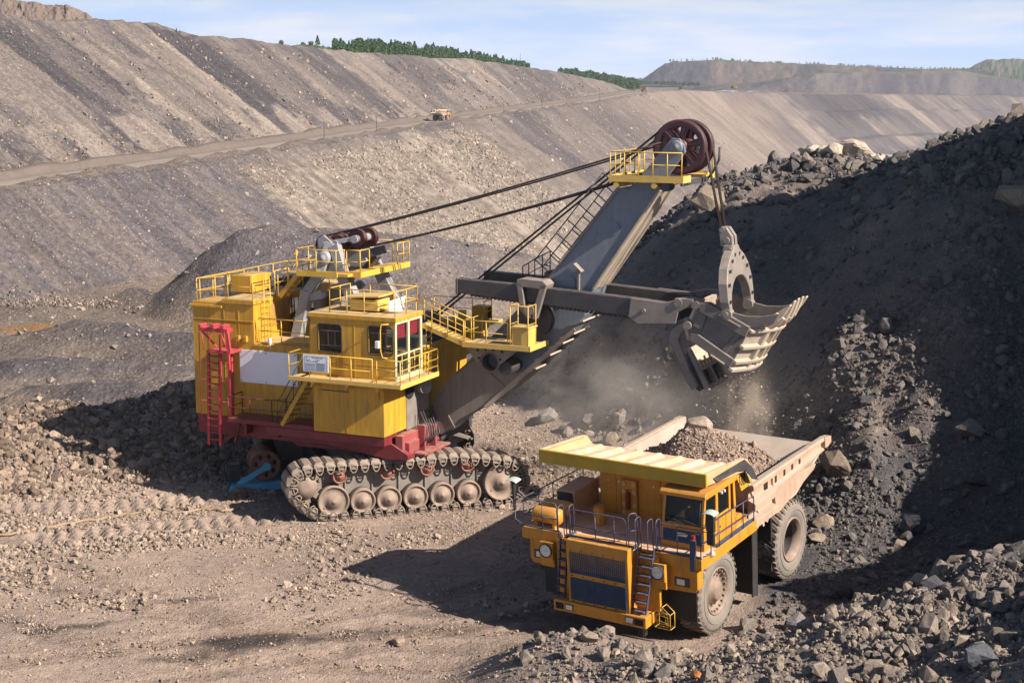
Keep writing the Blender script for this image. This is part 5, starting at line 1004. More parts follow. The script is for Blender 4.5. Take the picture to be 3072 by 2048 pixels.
rail('roof_rail', 'rail_yellow', shovel, [(-4.35, -2.0, 8.42), (-4.35, 2.6, 8.42)], 1.05, step=1.1)
rail('roof_rail', 'rail_yellow', shovel, [(-4.1, -3.72, 6.6), (-.75, -3.72, 6.6)], 1.05, step=1.2)
# white board
b = MB(); b.box(-5.02, -2.15, -3.86, -3.815, 4.86, 6.27); wb = b.build('sign_board', 'white', shovel, bevel=.006)
b = MB()
for x in (-4.95, -3.7, -2.25):
    for z in (4.94, 6.19): b.cyl((x, -3.885, z), (x, -3.86, z), .025, n=8)
b.build('bolt', 'dark_steel', wb)
# red boarding ladder with its landing
b = MB()
for x in (-6.18, -5.60): b.bar((x, -4.62, 2.15), (x+.05, -4.55, 6.2), .09, .12)
for i in range(13): z = 2.4+i*.30; b.box(-6.16, -5.56, -4.68, -4.46, z, z+.035)
b.build('boarding_ladder', 'red_ladder', shovel)
b = MB(); b.box(-6.10, -4.9, -4.75, -3.85, 6.20, 6.30).box(-6.45, -5.0, -4.75, -4.35, 7.10, 7.26).box(-6.45, -6.3, -4.8, -4.3, 7.26, 7.40).box(-5.85, -5.65, -4.8, -4.3, 7.26, 7.42).box(-5.35, -5.15, -4.8, -4.3, 7.26, 7.42)
b.bar((-5.05, -4.7, 7.1), (-4.95, -4.7, 6.3), .1, .16).bar((-6.3, -4.7, 7.1), (-5.8, -4.4, 6.4), .08, .08).bar((-5.0, -4.7, 6.2), (-5.02, -4.6, 3.5), .10, .10).bar((-5.35, -4.0, 6.2), (-5.35, -4.0, 3.3), .1, .1); b.build('ladder_landing', 'red_ladder', shovel, bevel=.008)
b = MB()
for x0, x1 in ((-6.48, -6.2), (-5.45, -5.0)):
    b.tube([(x0, -4.7, 2.9), (x0, -4.7, 6.95), (x0+.1, -4.75, 7.05), (x0+.2, -4.75, 6.9), (x1, -4.75, 6.3)], .022, 5)
    for z in (4.1, 5.0, 5.9): b.tube([(x0, -4.7, z), (x1, -4.66, z)], .018, 4)
b.tube(arch((-5.9, -4.75, 6.3), (-5.35, -4.75, 6.3), .85, .25), .025, 6); b.tube(arch((-5.9, -4.0, 6.3), (-5.35, -4.75, 6.3), .8, .25), .02, 6); b.build('ladder_rail', 'red_ladder', shovel)
b = MB(); b.bar((-5.6, -4.4, 2.3), (-4.85, -4.0, 2.9), .10, .12).bar((-5.0, -4.4, 2.3), (-5.0, -3.9, 3.4), .1, .1); b.build('ladder_brace', 'red', shovel)
# ---- lower box under the cab
b = MB(); b.box(-.58, 2.70, -5.20, -3.3, 3.40, 5.52); b.box(-.58, 2.7, -5.212, -5.2, 5.30, 5.33).box(.98, 1.02, -5.212, -5.2, 3.45, 5.0).box(2.70, 2.712, -4.3, -4.26, 3.45, 5.5)
lb = b.build('relay_cabinet', 'yellow', shovel, bevel=.02)
b = MB(); b.box(2.2, 2.74, -3.3, -1.3, 3.32, 5.52); b.build('front_panel', 'grey_dusty', shovel, bevel=.02)
b = MB(); b.box(-.2, 1.1, -5.225, -5.20, 5.13, 5.17); b.build('cabinet_handle', 'dark_steel', lb)
b = MB(); b.box(2.3, 2.5, -5.27, -5.2, 4.95, 5.25); b.build('junction_box', 'yellow', lb)
b = MB(); b.lathe((3.15, -2.35, 5.05), (.93, -.36, 0), [(.30, -.45), (.34, 0), (.31, .02), (.29, -.05), (.2, -.12), (0, -.12)], 28); b.cyl((2.7, -2.2, 5.1), (3.0, -2.3, 5.05), .2, n=16); b.build('blower', 'grey_dusty', shovel)
b = MB(); b.lathe((2.76, -3.05, 4.98), (1, 0, 0), [(.36, -.02), (.36, .02), (.30, .02), (0, -.0)], 24); b.build('blower_port', 'dark_in', shovel)
b = MB(); b.box(-.9, 3.9, -6.0, -2.7, 5.66, 5.74).box(-1.22, 3.92, -6.06, -6.0, 5.62, 5.80).box(3.88, 3.94, -6.06, -2.7, 5.60, 5.80).box(-1.22, -.7, -6.0, -4.9, 5.66, 5.74)
for x in (-.4, 1.2, 2.6): b.prism([(x, 5.64), (x+.25, 5.64), (x+.03, 5.3), (x, 5.3)], 1, -5.7, -5.2)
b.box(-.75, 3.3, -5.3, -2.7, 5.52, 5.66); b.build('balcony', 'yellow_top', shovel, bevel=.01)
rail('balcony_rail', 'rail_yellow', shovel, [(-1.2, -5.0, 5.74), (-1.2, -6.02, 5.74), (2.65, -6.02, 5.74)], 1.0, step=.95); rail('balcony_rail', 'rail_yellow', shovel, [(2.85, -6.02, 5.74), (3.9, -6.02, 5.74), (3.9, -2.75, 5.74)], 1.0, step=.9, mids=(.3, .6)); rail('balcony_rail', 'rail_yellow', shovel, [(3.25, -2.72, 5.74), (3.9, -2.72, 5.74)], 1.0, step=.3, mids=(.25, .5, .75))
b = MB(); b.box(-.50, .68, -6.065, -6.045, 6.05, 6.74); nb = b.build('notice_board', 'white', shovel)
rr = random.Random(4); b = MB(); Y0, Y1 = -6.070, -6.0655
b.box(-.42, .60, Y0, Y1, 6.66, 6.665).box(-.42, .60, Y0, Y1, 6.095, 6.10).box(-.42, -.415, Y0, Y1, 6.095, 6.665).box(.595, .60, Y0, Y1, 6.095, 6.665).box(.13, .134, Y0, Y1, 6.1, 6.42)
for z in (6.61, 6.52, 6.455): 
    x = -.36
    while x < .3:
        w = rr.uniform(.03, .16); b.box(x, x+w, Y0, Y1, z, z+.022); x += w+.03+(.2 if rr.random() < .12 else 0)
for z in (6.37, 6.30, 6.22, 6.14):
    b.box(-.42, .6, Y0, Y1, z-.03, z-.027)
    for x0, x1 in ((-.38, .1), (.16, .57)):
        x = x0
        while x < x1-.08:
            w = rr.uniform(.02, .08); b.box(x, x+w, Y0, Y1, z, z+.013); 
            if x0 > 0: b.box(x, x+w, Y0, Y1, z+.024, z+.036)
            x += w+.018
b.build('printing', 'blue', nb)
# ---- operator's cab
b = MB(); x0, x1, y0, y1, z0, z1 = -.72, 3.25, -5.20, -2.86, 5.66, 8.14
b.box(x0, x0+.08, y0, y1, z0, z1); b.box(x0, x1-.08, y1-.08, y1, z0, 6.0)
# near wall round two window holes
hol = [(-.28, .79, 6.74, 7.86), (2.05, 3.13, 6.80, 7.90)]
b.box(x0, x1, y0, y0+.07, z0, 6.74).box(x0, x1, y0, y0+.07, 7.90, z1).box(x0, -.28, y0, y0+.07, 6.74, 7.90).box(.79, 2.05, y0, y0+.07, 6.74, 7.90).box(3.13, x1, y0, y0+.07, 6.74, 7.90).box(-.28, .79, y0, y0+.07, 7.86, 7.90).box(2.05, 3.13, y0, y0+.07, 6.74, 6.80)
b.box(x0, 1.6, y1-.08, y1, 6.0, z1)
b.box(x0-.06, x1+.07, y0-.06, y1+.06, z1, z1+.16); b.box(x0, x1, y0, y1, z0, z0+.05)
b.box(1.38, 1.42, y0-.012, y0, z0, z1).box(x0, x1, y0-.012, y0, 6.30, 6.33)
cabin = b.build('operator_cab', 'yellow', shovel, bevel=.012)
b = MB(); b.box(x0-.05, x1+.06, y0-.05, y1+.05, z1+.162, z1+.172); b.build('cab_roof', 'yellow_top', cabin)
def rrect(x0, x1, z0, z1, r, n=5):
    P = []
    for (cx, cz, a0) in ((x1-r, z1-r, 0), (x0+r, z1-r, 90), (x0+r, z0+r, 180), (x1-r, z0+r, 270)):
        for i in range(n+1): a = R_(a0+90*i/n); P.append((cx+r*math.cos(a), cz+r*math.sin(a)))
    return P
for (a0, a1, c0, c1) in hol:
    P = rrect(a0-.02, a1+.02, c0-.02, c1+.02, .14); b = MB(); b.prism(P, 1, y0-.012, y0+.0); w = b.build('window', 'clear_glass', cabin)
    b = MB(); b.tube([(p[0], y0-.012, p[1]) for p in P], .028, 5, True); b.build('window_frame', 'black', w)
    b = MB(); f = lambda u, v: (a0+u*(a1-a0), y0+.12, c0+v*(c1-c0)); b.tube([f(.02, .76), f(.98, .76)], .018, 4); b.tube([f(.02, .22), f(.98, .22)], .012, 4); b.tube([f(.36, .22), f(.36, .76)], .014, 4); b.tube([f(.66, .22), f(.66, .76)], .012, 4); b.build('window_bar', 'chrome', w)
# glazed front
b = MB()
for y in (-5.14, -4.05, -2.95): b.box(x1-.08, x1+.02, y-.06, y+.06, z0+.05, z1)
b.box(x1-.08, x1+.02, y0, y1, z0+.05, 5.92).box(x1-.08, x1+.02, y0, y1, 8.02, z1); b.build('front_frame', 'cream', cabin, bevel=.008)
for (ya, yb) in ((-5.08, -4.11), (-3.99, -3.01)):
    b = MB(); b.box(x1-.04, x1-.03, ya, yb, 5.92, 8.02); b.build('front_window', 'clear_glass', cabin)
    b = MB(); 
    for z in (6.75,): b.box(x1-.05, x1-.02, ya, yb, z-.02, z+.02)
    b.tube([(x1-.02, (ya+yb)/2, 5.95), (x1-.02, (ya+yb)/2, 6.75)], .014, 4); b.build('glazing_bar', 'cream', cabin)
    b = MB(); n = 9
    V = []
    for i in range(n+1): yy = ya+.02+(yb-ya-.04)*i/n; V += [(x1-.10-.03*(i % 2), yy, 7.42), (x1-.10-.03*(i % 2), yy, 8.0)]
    b.add(V, [(2*i, 2*i+2, 2*i+3, 2*i+1) for i in range(n)]); b.build('curtain', 'curtain', cabin)
b = MB(); b.box(.9, 1.5, -4.4, -3.8, 6.1, 6.25).box(.85, 1.0, -4.4, -3.8, 6.25, 7.1); b.build('operator_seat', 'text', cabin)
b = MB(); b.box(1.9, 2.5, -4.9, -4.6, 5.7, 6.6).box(1.9, 2.5, -3.5, -3.1, 5.7, 6.6); b.build('control_console', 'dark_steel', cabin)
b = MB(); b.tube([(3.0, -5.25, 8.05), (2.75, -5.42, 8.05), (2.72, -5.45, 7.8), (2.72, -5.45, 7.0), (2.8, -5.45, 6.72), (3.0, -5.4, 6.70)], .028, 6); b.build('cab_handrail', 'rail_yellow', cabin)
b = MB(); b.box(2.55, 2.72, -5.62, -5.45, 7.1, 7.4); b.build('mirror', 'chrome', cabin, bevel=.02)
rail('cab_roof_rail', 'rail_yellow', shovel, [(0.1, -4.9, 8.30), (1.7, -4.9, 8.30), (3.1, -4.9, 8.30), (3.1, -2.95, 8.30)], 1.0, step=1.0); rail('cab_roof_rail', 'rail_yellow', shovel, [(0.1, -4.9, 8.30), (.1, -3.2, 8.30)], 1.0, step=.8); rail('cab_roof_rail', 'rail_yellow', shovel, [(.9, -2.95, 8.3), (3.1, -2.95, 8.30)], 1.0, step=.9)
b = MB(); b.box(.7, 2.0, -4.3, -3.3, 8.38, 8.82); b.prism([(.5, 8.86), (2.1, 8.95), (2.1, 9.02), (.5, 8.93)], 1, -4.4, -3.2); b.build('air_conditioner', 'yellow_top', shovel, bevel=.015)
b = MB(); b.plate([(2.5, -4.3, 8.4), (2.9, -3.9, 8.4), (2.95, -3.7, 9.0), (2.45, -4.2, 8.8)], .03); b.build('wind_deflector', 'white', shovel)
# stair from the walkway to the balcony
b = MB()
for y in (-4.55, -5.25): b.bar((-.75, y, 5.62), (-2.1, y, 3.50), .05, .16)
for i in range(9): t = (i+.5)/9; b.box(-.75-1.35*t-.14, -.75-1.35*t+.14, -5.25, -4.55, 5.62-2.12*t-.02, 5.62-2.12*t+.02)
b.build('stair', 'yellow', shovel)
b = MB()
for y in (-4.6, -5.25):
    b.tube([(-1.0, y, 6.5), (-2.3, y, 4.4), (-2.3, y, 3.5)], .02, 5); b.tube([(-1.5, y, 4.5), (-1.5, y, 5.65)], .018, 4); b.tube([(-1.0, y, 6.0), (-2.3, y, 3.95)], .014, 4)
b.build('stair_rail', 'dark_steel', shovel)
# ---- gantry
G = empty('gantry', (0, 0, 0)); G.parent = shovel
for s in (-1, 1):
    b = MB(); y = 1.55*s
    b.bar((-2.0, y*.75, 10.7), (-2.32, y, 9.35), .42, .34, up=(0, 1, 0)).bar((-2.30, y, 9.4), (-2.95, y*1.05, 8.55), .42, .40, up=(0, 1, 0)).bar((-2.93, y*1.05, 8.65), (-3.45, y*1.1, 6.55), .46, .46, up=(0, 1, 0)); b.build('rear_leg', 'light_grey', G, bevel=.02)
    b = MB(); b.bar((-1.75, y*.8, 10.6), (-1.15, y, 9.3), .46, .34, up=(0, 1, 0)).bar((-1.2, y, 9.42), (-.1, y*1.05, 7.3), .50, .46, up=(0, 1, 0)).bar((-.12, y*1.05, 7.4), (.2, y*1.05, 6.5), .46, .46, up=(0, 1, 0)); b.build('front_leg', 'light_grey', G, bevel=.02)
    b = MB(); b.prism([(-2.75, 10.35), (-2.75, 10.85), (-2.45, 11.0), (-2.1, 10.75), (-1.5, 9.95), (-1.25, 9.45), (-2.35, 9.45)], 1, y*.62-.06, y*.62+.06); b.build('head_plate', 'light_grey', G, bevel=.015)
    b = MB(); b.lathe((-2.12, y*1.0, 10.08), (0, s, 0), [(.30, -.2), (.30, .12), (.24, .15), (.13, .15), (.12, .22), (0, .22)], 24); b.build('pivot', 'light_grey', G)
    b = MB(); b.prism([(-2.9, 8.45), (-2.2, 8.75), (-1.95, 8.55), (-2.1, 8.35), (-2.9, 8.2)], 1, y*1.05-.14, y*1.05+.14); b.cyl((-2.25, y*1.05-.2, 8.55), (-2.25, y*1.05+.2, 8.55), .16, n=16); b.build('leg_bracket', 'light_grey', G, bevel=.01)
b = MB(); b.box(-2.75, -2.45, -1.4, 1.4, 7.7, 8.5).box(-1.0, -.7, -1.5, 1.5, 8.0, 8.4).box(-2.6, -1.2, -1.2, 1.2, 6.6, 7.6).box(-2.2, -1.6, -1.0, -.4, 6.6, 8.9); b.build('cross_beam', 'grey_dusty', G, bevel=.02)
b = MB(); b.cyl((-1.35, -.5, 6.6), (-1.35, -.5, 6.95), .16, n=14).tube([(-1.35, -.5, 6.95), (-1.25, -.6, 7.15), (-1.05, -.7, 7.1)], .06, 6); b.build('lamp', 'chrome', G)
def sheave(name, c, r, w, m, parent, spokes=0):
    q = MB(); c = np.array(c, float)
    if spokes == 0:
        q.lathe(c, (0, 1, 0), [(.10, -w/2-.03), (.16, -w/2-.03), (.17, -w/2), (r*.82, -w/2), (r, -w/2-.02), (r, -w/2+.03), (r*.88, 0), (r, w/2-.03), (r, w/2+.02), (r*.82, w/2), (.17, w/2), (.1, w/2+.03)], 32)
    return q.build(name, m, parent)
for y in (-.75, -.45, .45, .75): sheave('sheave', (-2.52, y, 10.56), .43, .2, 'maroon', G)
for y in (-.6, -.2, .3, .6): sheave('sheave', (-1.95, y, 10.62), .40, .2, 'maroon', G)
for y in (-.5, .5): sheave('sheave', (-1.05, y, 10.86), .42, .2, 'maroon', G)
b = MB(); b.bar((-2.5, -.95, 10.6), (-1.02, -.7, 10.9), .12, .20).bar((-2.5, .95, 10.6), (-1.02, .7, 10.9), .12, .20).cyl((-1.05, -.85, 10.86), (-1.05, .85, 10.86), .17, n=16).cyl((-2.52, -1.05, 10.56), (-2.52, 1.05, 10.56), .16, n=16).cyl((-1.95, -.95, 10.62), (-1.95, .95, 10.62), .17, n=16); b.build('equalizer', 'light_grey', G, bevel=.01)
b = MB(); b.bar((-.8, -.55, 10.2), (.2, -.3, 10.45), .3, .35).bar((-1.0, .1, 9.5), (-.4, .1, 10.1), .5, .2); b.build('rope_clamp', 'dark_steel', G)
b = MB(); b.box(-2.95, -.45, -2.45, -1.75, 9.43, 9.55).box(-2.95, -2.3, -2.45, 2.4, 9.43, 9.55).box(-.95, -.10, -2.0, 2.4, 9.43, 9.55).box(-.95, -.05, -2.05, -2.0, 9.38, 9.62).box(-.10, -.04, -2.0, 2.4, 9.38, 9.62).box(-2.95, -.95, -2.50, -2.45, 9.38, 9.62); b.build('gantry_platform', 'rail_yellow', G)
rail('gantry_rail', 'rail_yellow', G, [(-2.95, -.5, 9.55), (-2.95, -2.46, 9.55), (-1.0, -2.46, 9.55), (-.85, -2.0, 9.55)], .98, step=.95); rail('gantry_rail', 'rail_yellow', G, [(-.75, -2.0, 9.55), (-.1, -2.0, 9.55), (-.1, -1.2, 9.55)], .98, step=.6); rail('gantry_rail', 'rail_yellow', G, [(-.9, 2.4, 9.55), (-.08, 2.4, 9.55), (-.08, 1.3, 9.55)], .98, step=.7); rail('gantry_rail', 'rail_yellow', G, [(-2.95, 2.4, 9.55), (-.9, 2.4, 9.55)], .98, step=1.0)
b = MB()
for y in (-2.35, -1.75): b.bar((-2.95, y, 9.45), (-3.9, y, 8.42), .06, .2)
for i in range(5): t = (i+.5)/5; b.box(-2.95-.95*t-.12, -2.95-.95*t+.12, -2.35, -1.75, 9.45-1.03*t-.02, 9.45-1.03*t+.02)
b.build('gantry_stair', 'yellow', G)
rail('gantry_stair_rail', 'rail_yellow', G, [(-3.95, -2.38, 8.42), (-2.95, -2.38, 9.5)], .95, step=.7)
# ---- boom
pts = [(2.70, 3.85), (3.57, 5.15), (4.27, 5.73), (7.72, 9.30), (8.24, 9.85), (11.05, 13.40), (12.72, 13.36), (9.98, 9.32), (9.62, 8.20), (9.05, 7.50), (6.80, 5.52), (5.22, 4.15), (3.90, 3.36), (3.10, 2.66), (2.72, 3.2)]
b = MB(); b.prism(pts, 1, -.86, .86); B = b.build('boom', 'grey', shovel, bevel=.02)
b = MB()
fr = [(12.72, 13.36), (9.98, 9.32)]
for y0, y1, ex in ((-.95, -.70, .05), (.70, .95, .05), (-.25, .25, .04), (-.9, .9, .015)): b.prism([(fr[0][0]+ex, fr[0][1]-ex*.6), (fr[1][0]+ex, fr[1][1]-ex*.6), (fr[1][0]-.02, fr[1][1]), (fr[0][0]-.02, fr[0][1])], 1, y0, y1)
b.build('wear_rail', 'tan_steel', B)
b = MB()
bk = [(2.72, 3.85), (3.57, 5.17), (4.27, 5.75), (7.72, 9.32), (8.24, 9.87), (11.05, 13.42)]
for s in (-1, 1):
    for i in range(len(bk)-1): b.bar((bk[i][0], s*.88, bk[i][1]), (bk[i+1][0], s*.88, bk[i+1][1]), .09, .09)
b.build('edge_flange', 'grey_dusty', B)
for (x, z, r) in ((10.84, 11.8, .27), (8.95, 9.53, .28), (10.02, 11.55, .10)): b = MB(); b.cyl((x, -.89, z), (x, -.86, z), r, n=24); b.build('inspection_cover', 'grey', B)
b = MB(); b.box(9.35, 9.42, -1.0, -.86, 9.0, 10.1); b.plate([(9.2, -1.1, 10.3), (9.55, -1.1, 9.98), (9.6, -.9, 10.02), (9.25, -.9, 10.34)], .03); b.build('lamp_bracket', 'grey_dusty', B)
b = MB()
for (x, z, w) in ((9.15, 7.9, .5), (8.72, 7.35, .55), (8.2, 6.9, .4), (7.6, 6.35, .4), (6.9, 5.7, .45)):
    b.plate([(x-.15, -.95, z-.15), (x+.45, -.95, z+.05), (x+.5, .9, z+.1), (x-.1, .9, z-.1)], .06)
for y in (-.9, .9): b.bar((9.2, y, 7.6), (5.2, y, 4.05), .12, .16)
b.build('boom_step', 'tan_steel', B)
b = MB(); b.prism([(2.72, 3.87), (3.57, 5.15), (4.3, 5.75), (5.5, 6.45), (6.75, 5.5), (5.22, 4.17), (3.9, 3.38), (3.1, 2.68), (2.74, 3.2)], 1, -.895, -.858); b.build('boom_foot', 'boom_foot', B)
b = MB()
for (p, q) in (((3.2, 3.95), (3.75, 3.05)), ((5.3, 5.6), (6.1, 5.0))): b.bar((p[0], -.915, p[1]), (q[0], -.915, q[1]), .06, .05, up=(0, 1, 0))
b.build('stiffener', 'bare', B)
b = MB(); 
bk2 = [(4.4, 6.2), (7.75, 9.6), (8.3, 10.15), (11.05, 13.6)]
dirn = np.array((-.78, 0, .62))
rail('boom_rail', 'dark_steel', B, [(8.1, -.85, 9.85), (9.5, -.85, 11.55), (11.0, -.85, 13.45)], .85, up=dirn, step=.8, r=.026); rail('boom_rail', 'dark_steel', B, [(8.1, .85, 9.85), (9.5, .85, 11.55), (11.0, .85, 13.45)], .85, up=dirn, step=.8, r=.026)
rail('boom_rail', 'dark_steel', B, [(6.6, -.2, 9.1), (7.4, -.8, 9.5), (8.1, -.85, 9.85)], .9, step=.45, r=.026)
for s in (-1, 1):
    b = MB(); b.prism([(11.55, 13.36), (12.72, 13.36), (13.80, 14.85), (13.76, 15.12), (13.55, 15.38), (13.25, 15.40)], 1, s*.88, s*1.0); b.build('head_plate', 'grey', B, bevel=.015)
    b = MB(); b.lathe((13.45, s*1.0, 15.05), (0, s, 0), [(.27, -.02), (.27, .10), (.2, .13), (.1, .13), (.09, .17), (0, .17)], 24); b.build('axle_cap', 'grey', B)
def big_sheave(y):
    S_ = empty('head_sheave', (13.45, y, 15.03)); S_.parent = shovel; q = MB(); r = 1.07; c = (0, 0, 0)
    q.lathe(c, (0, 1, 0), [(.82, -.13), (.98, -.15), (r, -.15), (r, -.08), (.97, -.03), (.97, .03), (r, .08), (r, .15), (.98, .15), (.82, .13), (.82, -.13)], 56)
    q.lathe(c, (0, 1, 0), [(.10, -.2), (.30, -.2), (.34, -.12), (.34, .12), (.30, .2), (.1, .2)], 28)
    for i in range(6):
        a = 2*math.pi*i/6+.25; ca, sa = math.cos(a), math.sin(a)
        V = []
        for yy in (-.10, .10):
            for (rr, hw) in ((.30, .10), (.84, .17)):
                V += [(rr*ca-hw*sa, yy, rr*sa+hw*ca), (rr*ca+hw*sa, yy, rr*sa-hw*ca)]
        q.add(V, [(0, 1, 3, 2), (4, 5, 7, 6), (0, 1, 5, 4), (2, 3, 7, 6), (0, 2, 6, 4), (1, 3, 7, 5)])
        q.bar((.3*ca, -.13, .3*sa), (.86*ca, -.13, .86*sa), .06, .06)
    q.build('spoked_wheel', 'maroon', S_)
    q = MB(); q.lathe(c, (0, 1, 0), [(r+.004, -.075), (.975, -.028), (.975, .028), (r+.004, .075)], 56); q.build('rope_groove', 'dark_steel', S_)
for y in (-.56, .38): big_sheave(y)
b = MB(); b.box(11.1, 14.05, -2.0, -1.02, 13.80, 13.90).box(11.1, 12.0, -1.02, 2.0, 13.80, 13.90).box(11.1, 14.05, 1.02, 2.0, 13.80, 13.90).box(11.05, 14.08, -2.06, -2.0, 13.72, 13.98).box(11.05, 14.08, 2.0, 2.06, 13.72, 13.98).box(11.05, 11.1, -2.0, 2.0, 13.72, 13.98).box(14.0, 14.08, -2.0, -1.1, 13.72, 13.98).box(14.0, 14.08, 1.1, 2.0, 13.72, 13.98)
for x in (11.35, 12.9): b.cyl((x, -2.05, 13.6), (x, 1.9, 13.6), .11, n=14)
b.build('head_platform', 'yellow_top', B)
rail('head_rail', 'rail_yellow', B, [(11.1, 1.95, 13.92), (11.1, -2.03, 13.92), (14.0, -2.03, 13.92)], .95, step=.6); rail('head_rail', 'rail_yellow', B, [(11.1, 1.98, 13.92), (14.02, 1.98, 13.92)], .95, step=.8)
b = MB(); b.tube([(14.1, .9, 13.7), (14.35, .9, 14.0), (14.6, .9, 14.5), (14.62, .9, 15.0)], .05, 6); b.cyl((13.3, -1.9, 13.55), (13.3, -1.2, 13.55), .17, n=14).bar((13.5, -.5, 13.6), (14.2, .6, 13.75), .12, .2); b.build('rope_guard', 'dark_steel', B)
# ---- ropes
def ropes(name, segs, r=.032):
    for sg in segs:
        b = MB(); b.tube(sg, r, 6); b.build(name, 'rope', shovel)
def sag(p, q, s, n=10):
    p = np.array(p, float); q = np.array(q, float); return [p+(q-p)*i/n-np.array((0, 0, s*4*(i/n)*(1-i/n))) for i in range(n+1)]
arcs = lambda y, a0, a1: [(13.45+1.03*math.cos(R_(a)), y, 15.03+1.03*math.sin(R_(a))) for a in np.linspace(a0, a1, 14)]
for y, yb in ((-.62, -.30), (-.50, -.16), (.32, .14), (.44, .28)):
    ropes('hoist_rope', [[(2.4, y*.9, 7.6)]+arcs(y, 141, 2)+[(15.12+.06*yb, yb, 11.75)]], .034)
for y in (-.82, -.66, .66, .82): ropes('suspension_rope', [sag((-2.4, y, 10.97), (12.7, y*1.05, 15.2), .12)], .036)
for y in (-.62, -.46, .46, .62): ropes('suspension_rope', [sag((-.95, y, 10.45), (11.9, y*1.2, 13.95), .15)], .045)
# ---- dipper handle
for s in (-1, 1):
    b = MB(); y0, y1 = s*1.15, s*1.62
    b.prism([(4.30, 9.52), (6.9, 9.43), (12.2, 9.12), (13.4, 9.02), (13.75, 8.9), (13.75, 8.30), (12.3, 8.22), (11.8, 8.42), (7.0, 8.72), (4.30, 8.92)], 1, y0, y1)
    b.box(4.2, 4.30, min(s*1.08, s*1.68), max(s*1.08, s*1.68), 8.88, 9.55); h = b.build('dipper_handle', 'dark_steel', shovel, bevel=.03)
    b = MB()
    for i in range(40): x = 4.8+i*.175; z = 8.90-.0745*(x-4.3); b.prism([(x, z), (x+.03, z-.07), (x+.08, z-.07), (x+.11, z)], 1, s*1.28, s*1.5)
    b.build('rack', 'dark_steel', h)
    b = MB(); b.prism([(11.9, 9.16), (13.3, 9.06), (14.0, 9.25), (14.45, 9.25), (14.45, 9.05), (13.85, 8.7), (13.75, 8.25), (12.2, 8.15), (11.8, 8.40)], 1, s*1.64, s*1.70); b.cyl((12.45, s*1.6, 8.68), (12.45, s*1.78, 8.68), .08, n=12); b.build('end_plate', 'grey_dusty', h, bevel=.015)
    # saddle block
    b = MB(); b.prism([(7.0, 9.38), (7.05, 9.66), (7.3, 9.72), (8.2, 9.66), (8.38, 9.5), (8.30, 9.3)], 1, s*1.05, s*1.85)
    b.prism([(7.02, 9.5), (7.28, 9.5), (7.42, 8.5), (7.7, 8.15), (7.55, 8.05), (7.2, 8.4)], 1, s*1.66, s*1.85); b.prism([(8.36, 9.5), (8.08, 9.5), (7.72, 8.3), (7.75, 8.05), (7.95, 8.1)], 1, s*1.66, s*1.85)
    b.cyl((7.6, s*.9, 8.45), (7.6, s*1.9, 8.45), .22, n=18); b.build('saddle_block', 'grey_dusty', shovel, bevel=.03)
b = MB(); b.box(13.5, 13.85, -1.4, 1.4, 8.35, 8.95); b.build('handle_tie', 'dark_steel', shovel, bevel=.03)
# ---- bucket
K = empty('bucket', (0, 0, 0)); K.parent = shovel
for s in (-1, 1):
    b = MB(); b.prism([(14.62, 9.14), (15.1, 9.16), (15.75, 8.86), (16.5, 8.70), (17.1, 8.72), (17.82, 8.86), (17.62, 8.50), (16.95, 8.28), (16.68, 8.20), (15.96, 6.66), (14.30, 7.62), (14.2, 8.0)], 1, s*1.46, s*1.56); b.build('side_wall', 'bucket_side', K, bevel=.015)
    b = MB(); b.prism([(14.62, 9.12), (15.02, 9.14), (16.72, 8.30), (16.55, 7.88), (16.3, 7.98), (14.72, 8.78)], 1, s*1.54, s*1.70); b.prism([(14.28, 7.66), (15.95, 6.66), (16.12, 7.0), (14.62, 7.92), (14.35, 7.9)], 1, s*1.54, s*1.68); b.prism([(15.55, 7.30), (15.75, 7.18), (16.35, 7.96), (16.2, 8.06)], 1, s*1.54, s*1.62); b.prism([(14.42, 8.2), (14.8, 8.0), (15.0, 8.7), (14.75, 8.85)], 1, s*1.54, s*1.64); b.build('side_rib', 'bucket_side', K, bevel=.025)
    for (p0, p1) in (((15.5, 8.72), (16.35, 8.30)), ((15.2, 7.12), (15.75, 6.80))): b = MB(); b.bar((p0[0], s*1.70, p0[1]), (p1[0], s*1.70, p1[1]), .05, .07, up=(0, 1, 0)); b.build('wear_strip', 'tan_steel', K)
# the front wall bulges forward between the side walls and flares into the lip
def fw(u, v, o=0.0):
    """u across -1..1, v down 0..1 (negative: up the lip), o outwards"""
    if v < 0:
        t = min(1.0, -v/.30); xs = 16.72+t*1.05; z = 8.28+t*.56-.10*math.sin(math.pi*t); bu = .78-.60*t
    else: xs = 16.72-.78*v-.10*math.sin(math.pi*v)*0; z = 8.28-1.64*v; bu = .78-.18*v
    x = xs+bu*(1-abs(u)**2.6); return np.array((x+o*.80, 1.54*u*(1+.02*o), z-o*.60))
def fw_patch(bm, us, vs, o0, o1):
    n, m = len(us), len(vs); V = [fw(u, v, o1) for v in vs for u in us]+[fw(u, v, o0) for v in vs for u in us]; k = n*m; F = []
    for j in range(m-1):
        for i in range(n-1):
            F.append((j*n+i, j*n+i+1, (j+1)*n+i+1, (j+1)*n+i)); F.append((k+j*n+i, k+(j+1)*n+i, k+(j+1)*n+i+1, k+j*n+i+1))
    for j in range(m-1): F += [(j*n, (j+1)*n, k+(j+1)*n, k+j*n), (j*n+n-1, k+j*n+n-1, k+(j+1)*n+n-1, (j+1)*n+n-1)]
    for i in range(n-1): F += [(i, k+i, k+i+1, i+1), ((m-1)*n+i, (m-1)*n+i+1, k+(m-1)*n+i+1, k+(m-1)*n+i)]
    bm.add(V, F)
b = MB(); fw_patch(b, np.linspace(-1, 1, 15), list(np.linspace(-.30, 0, 7))+list(np.linspace(.12, 1, 8)), -.10, 0)
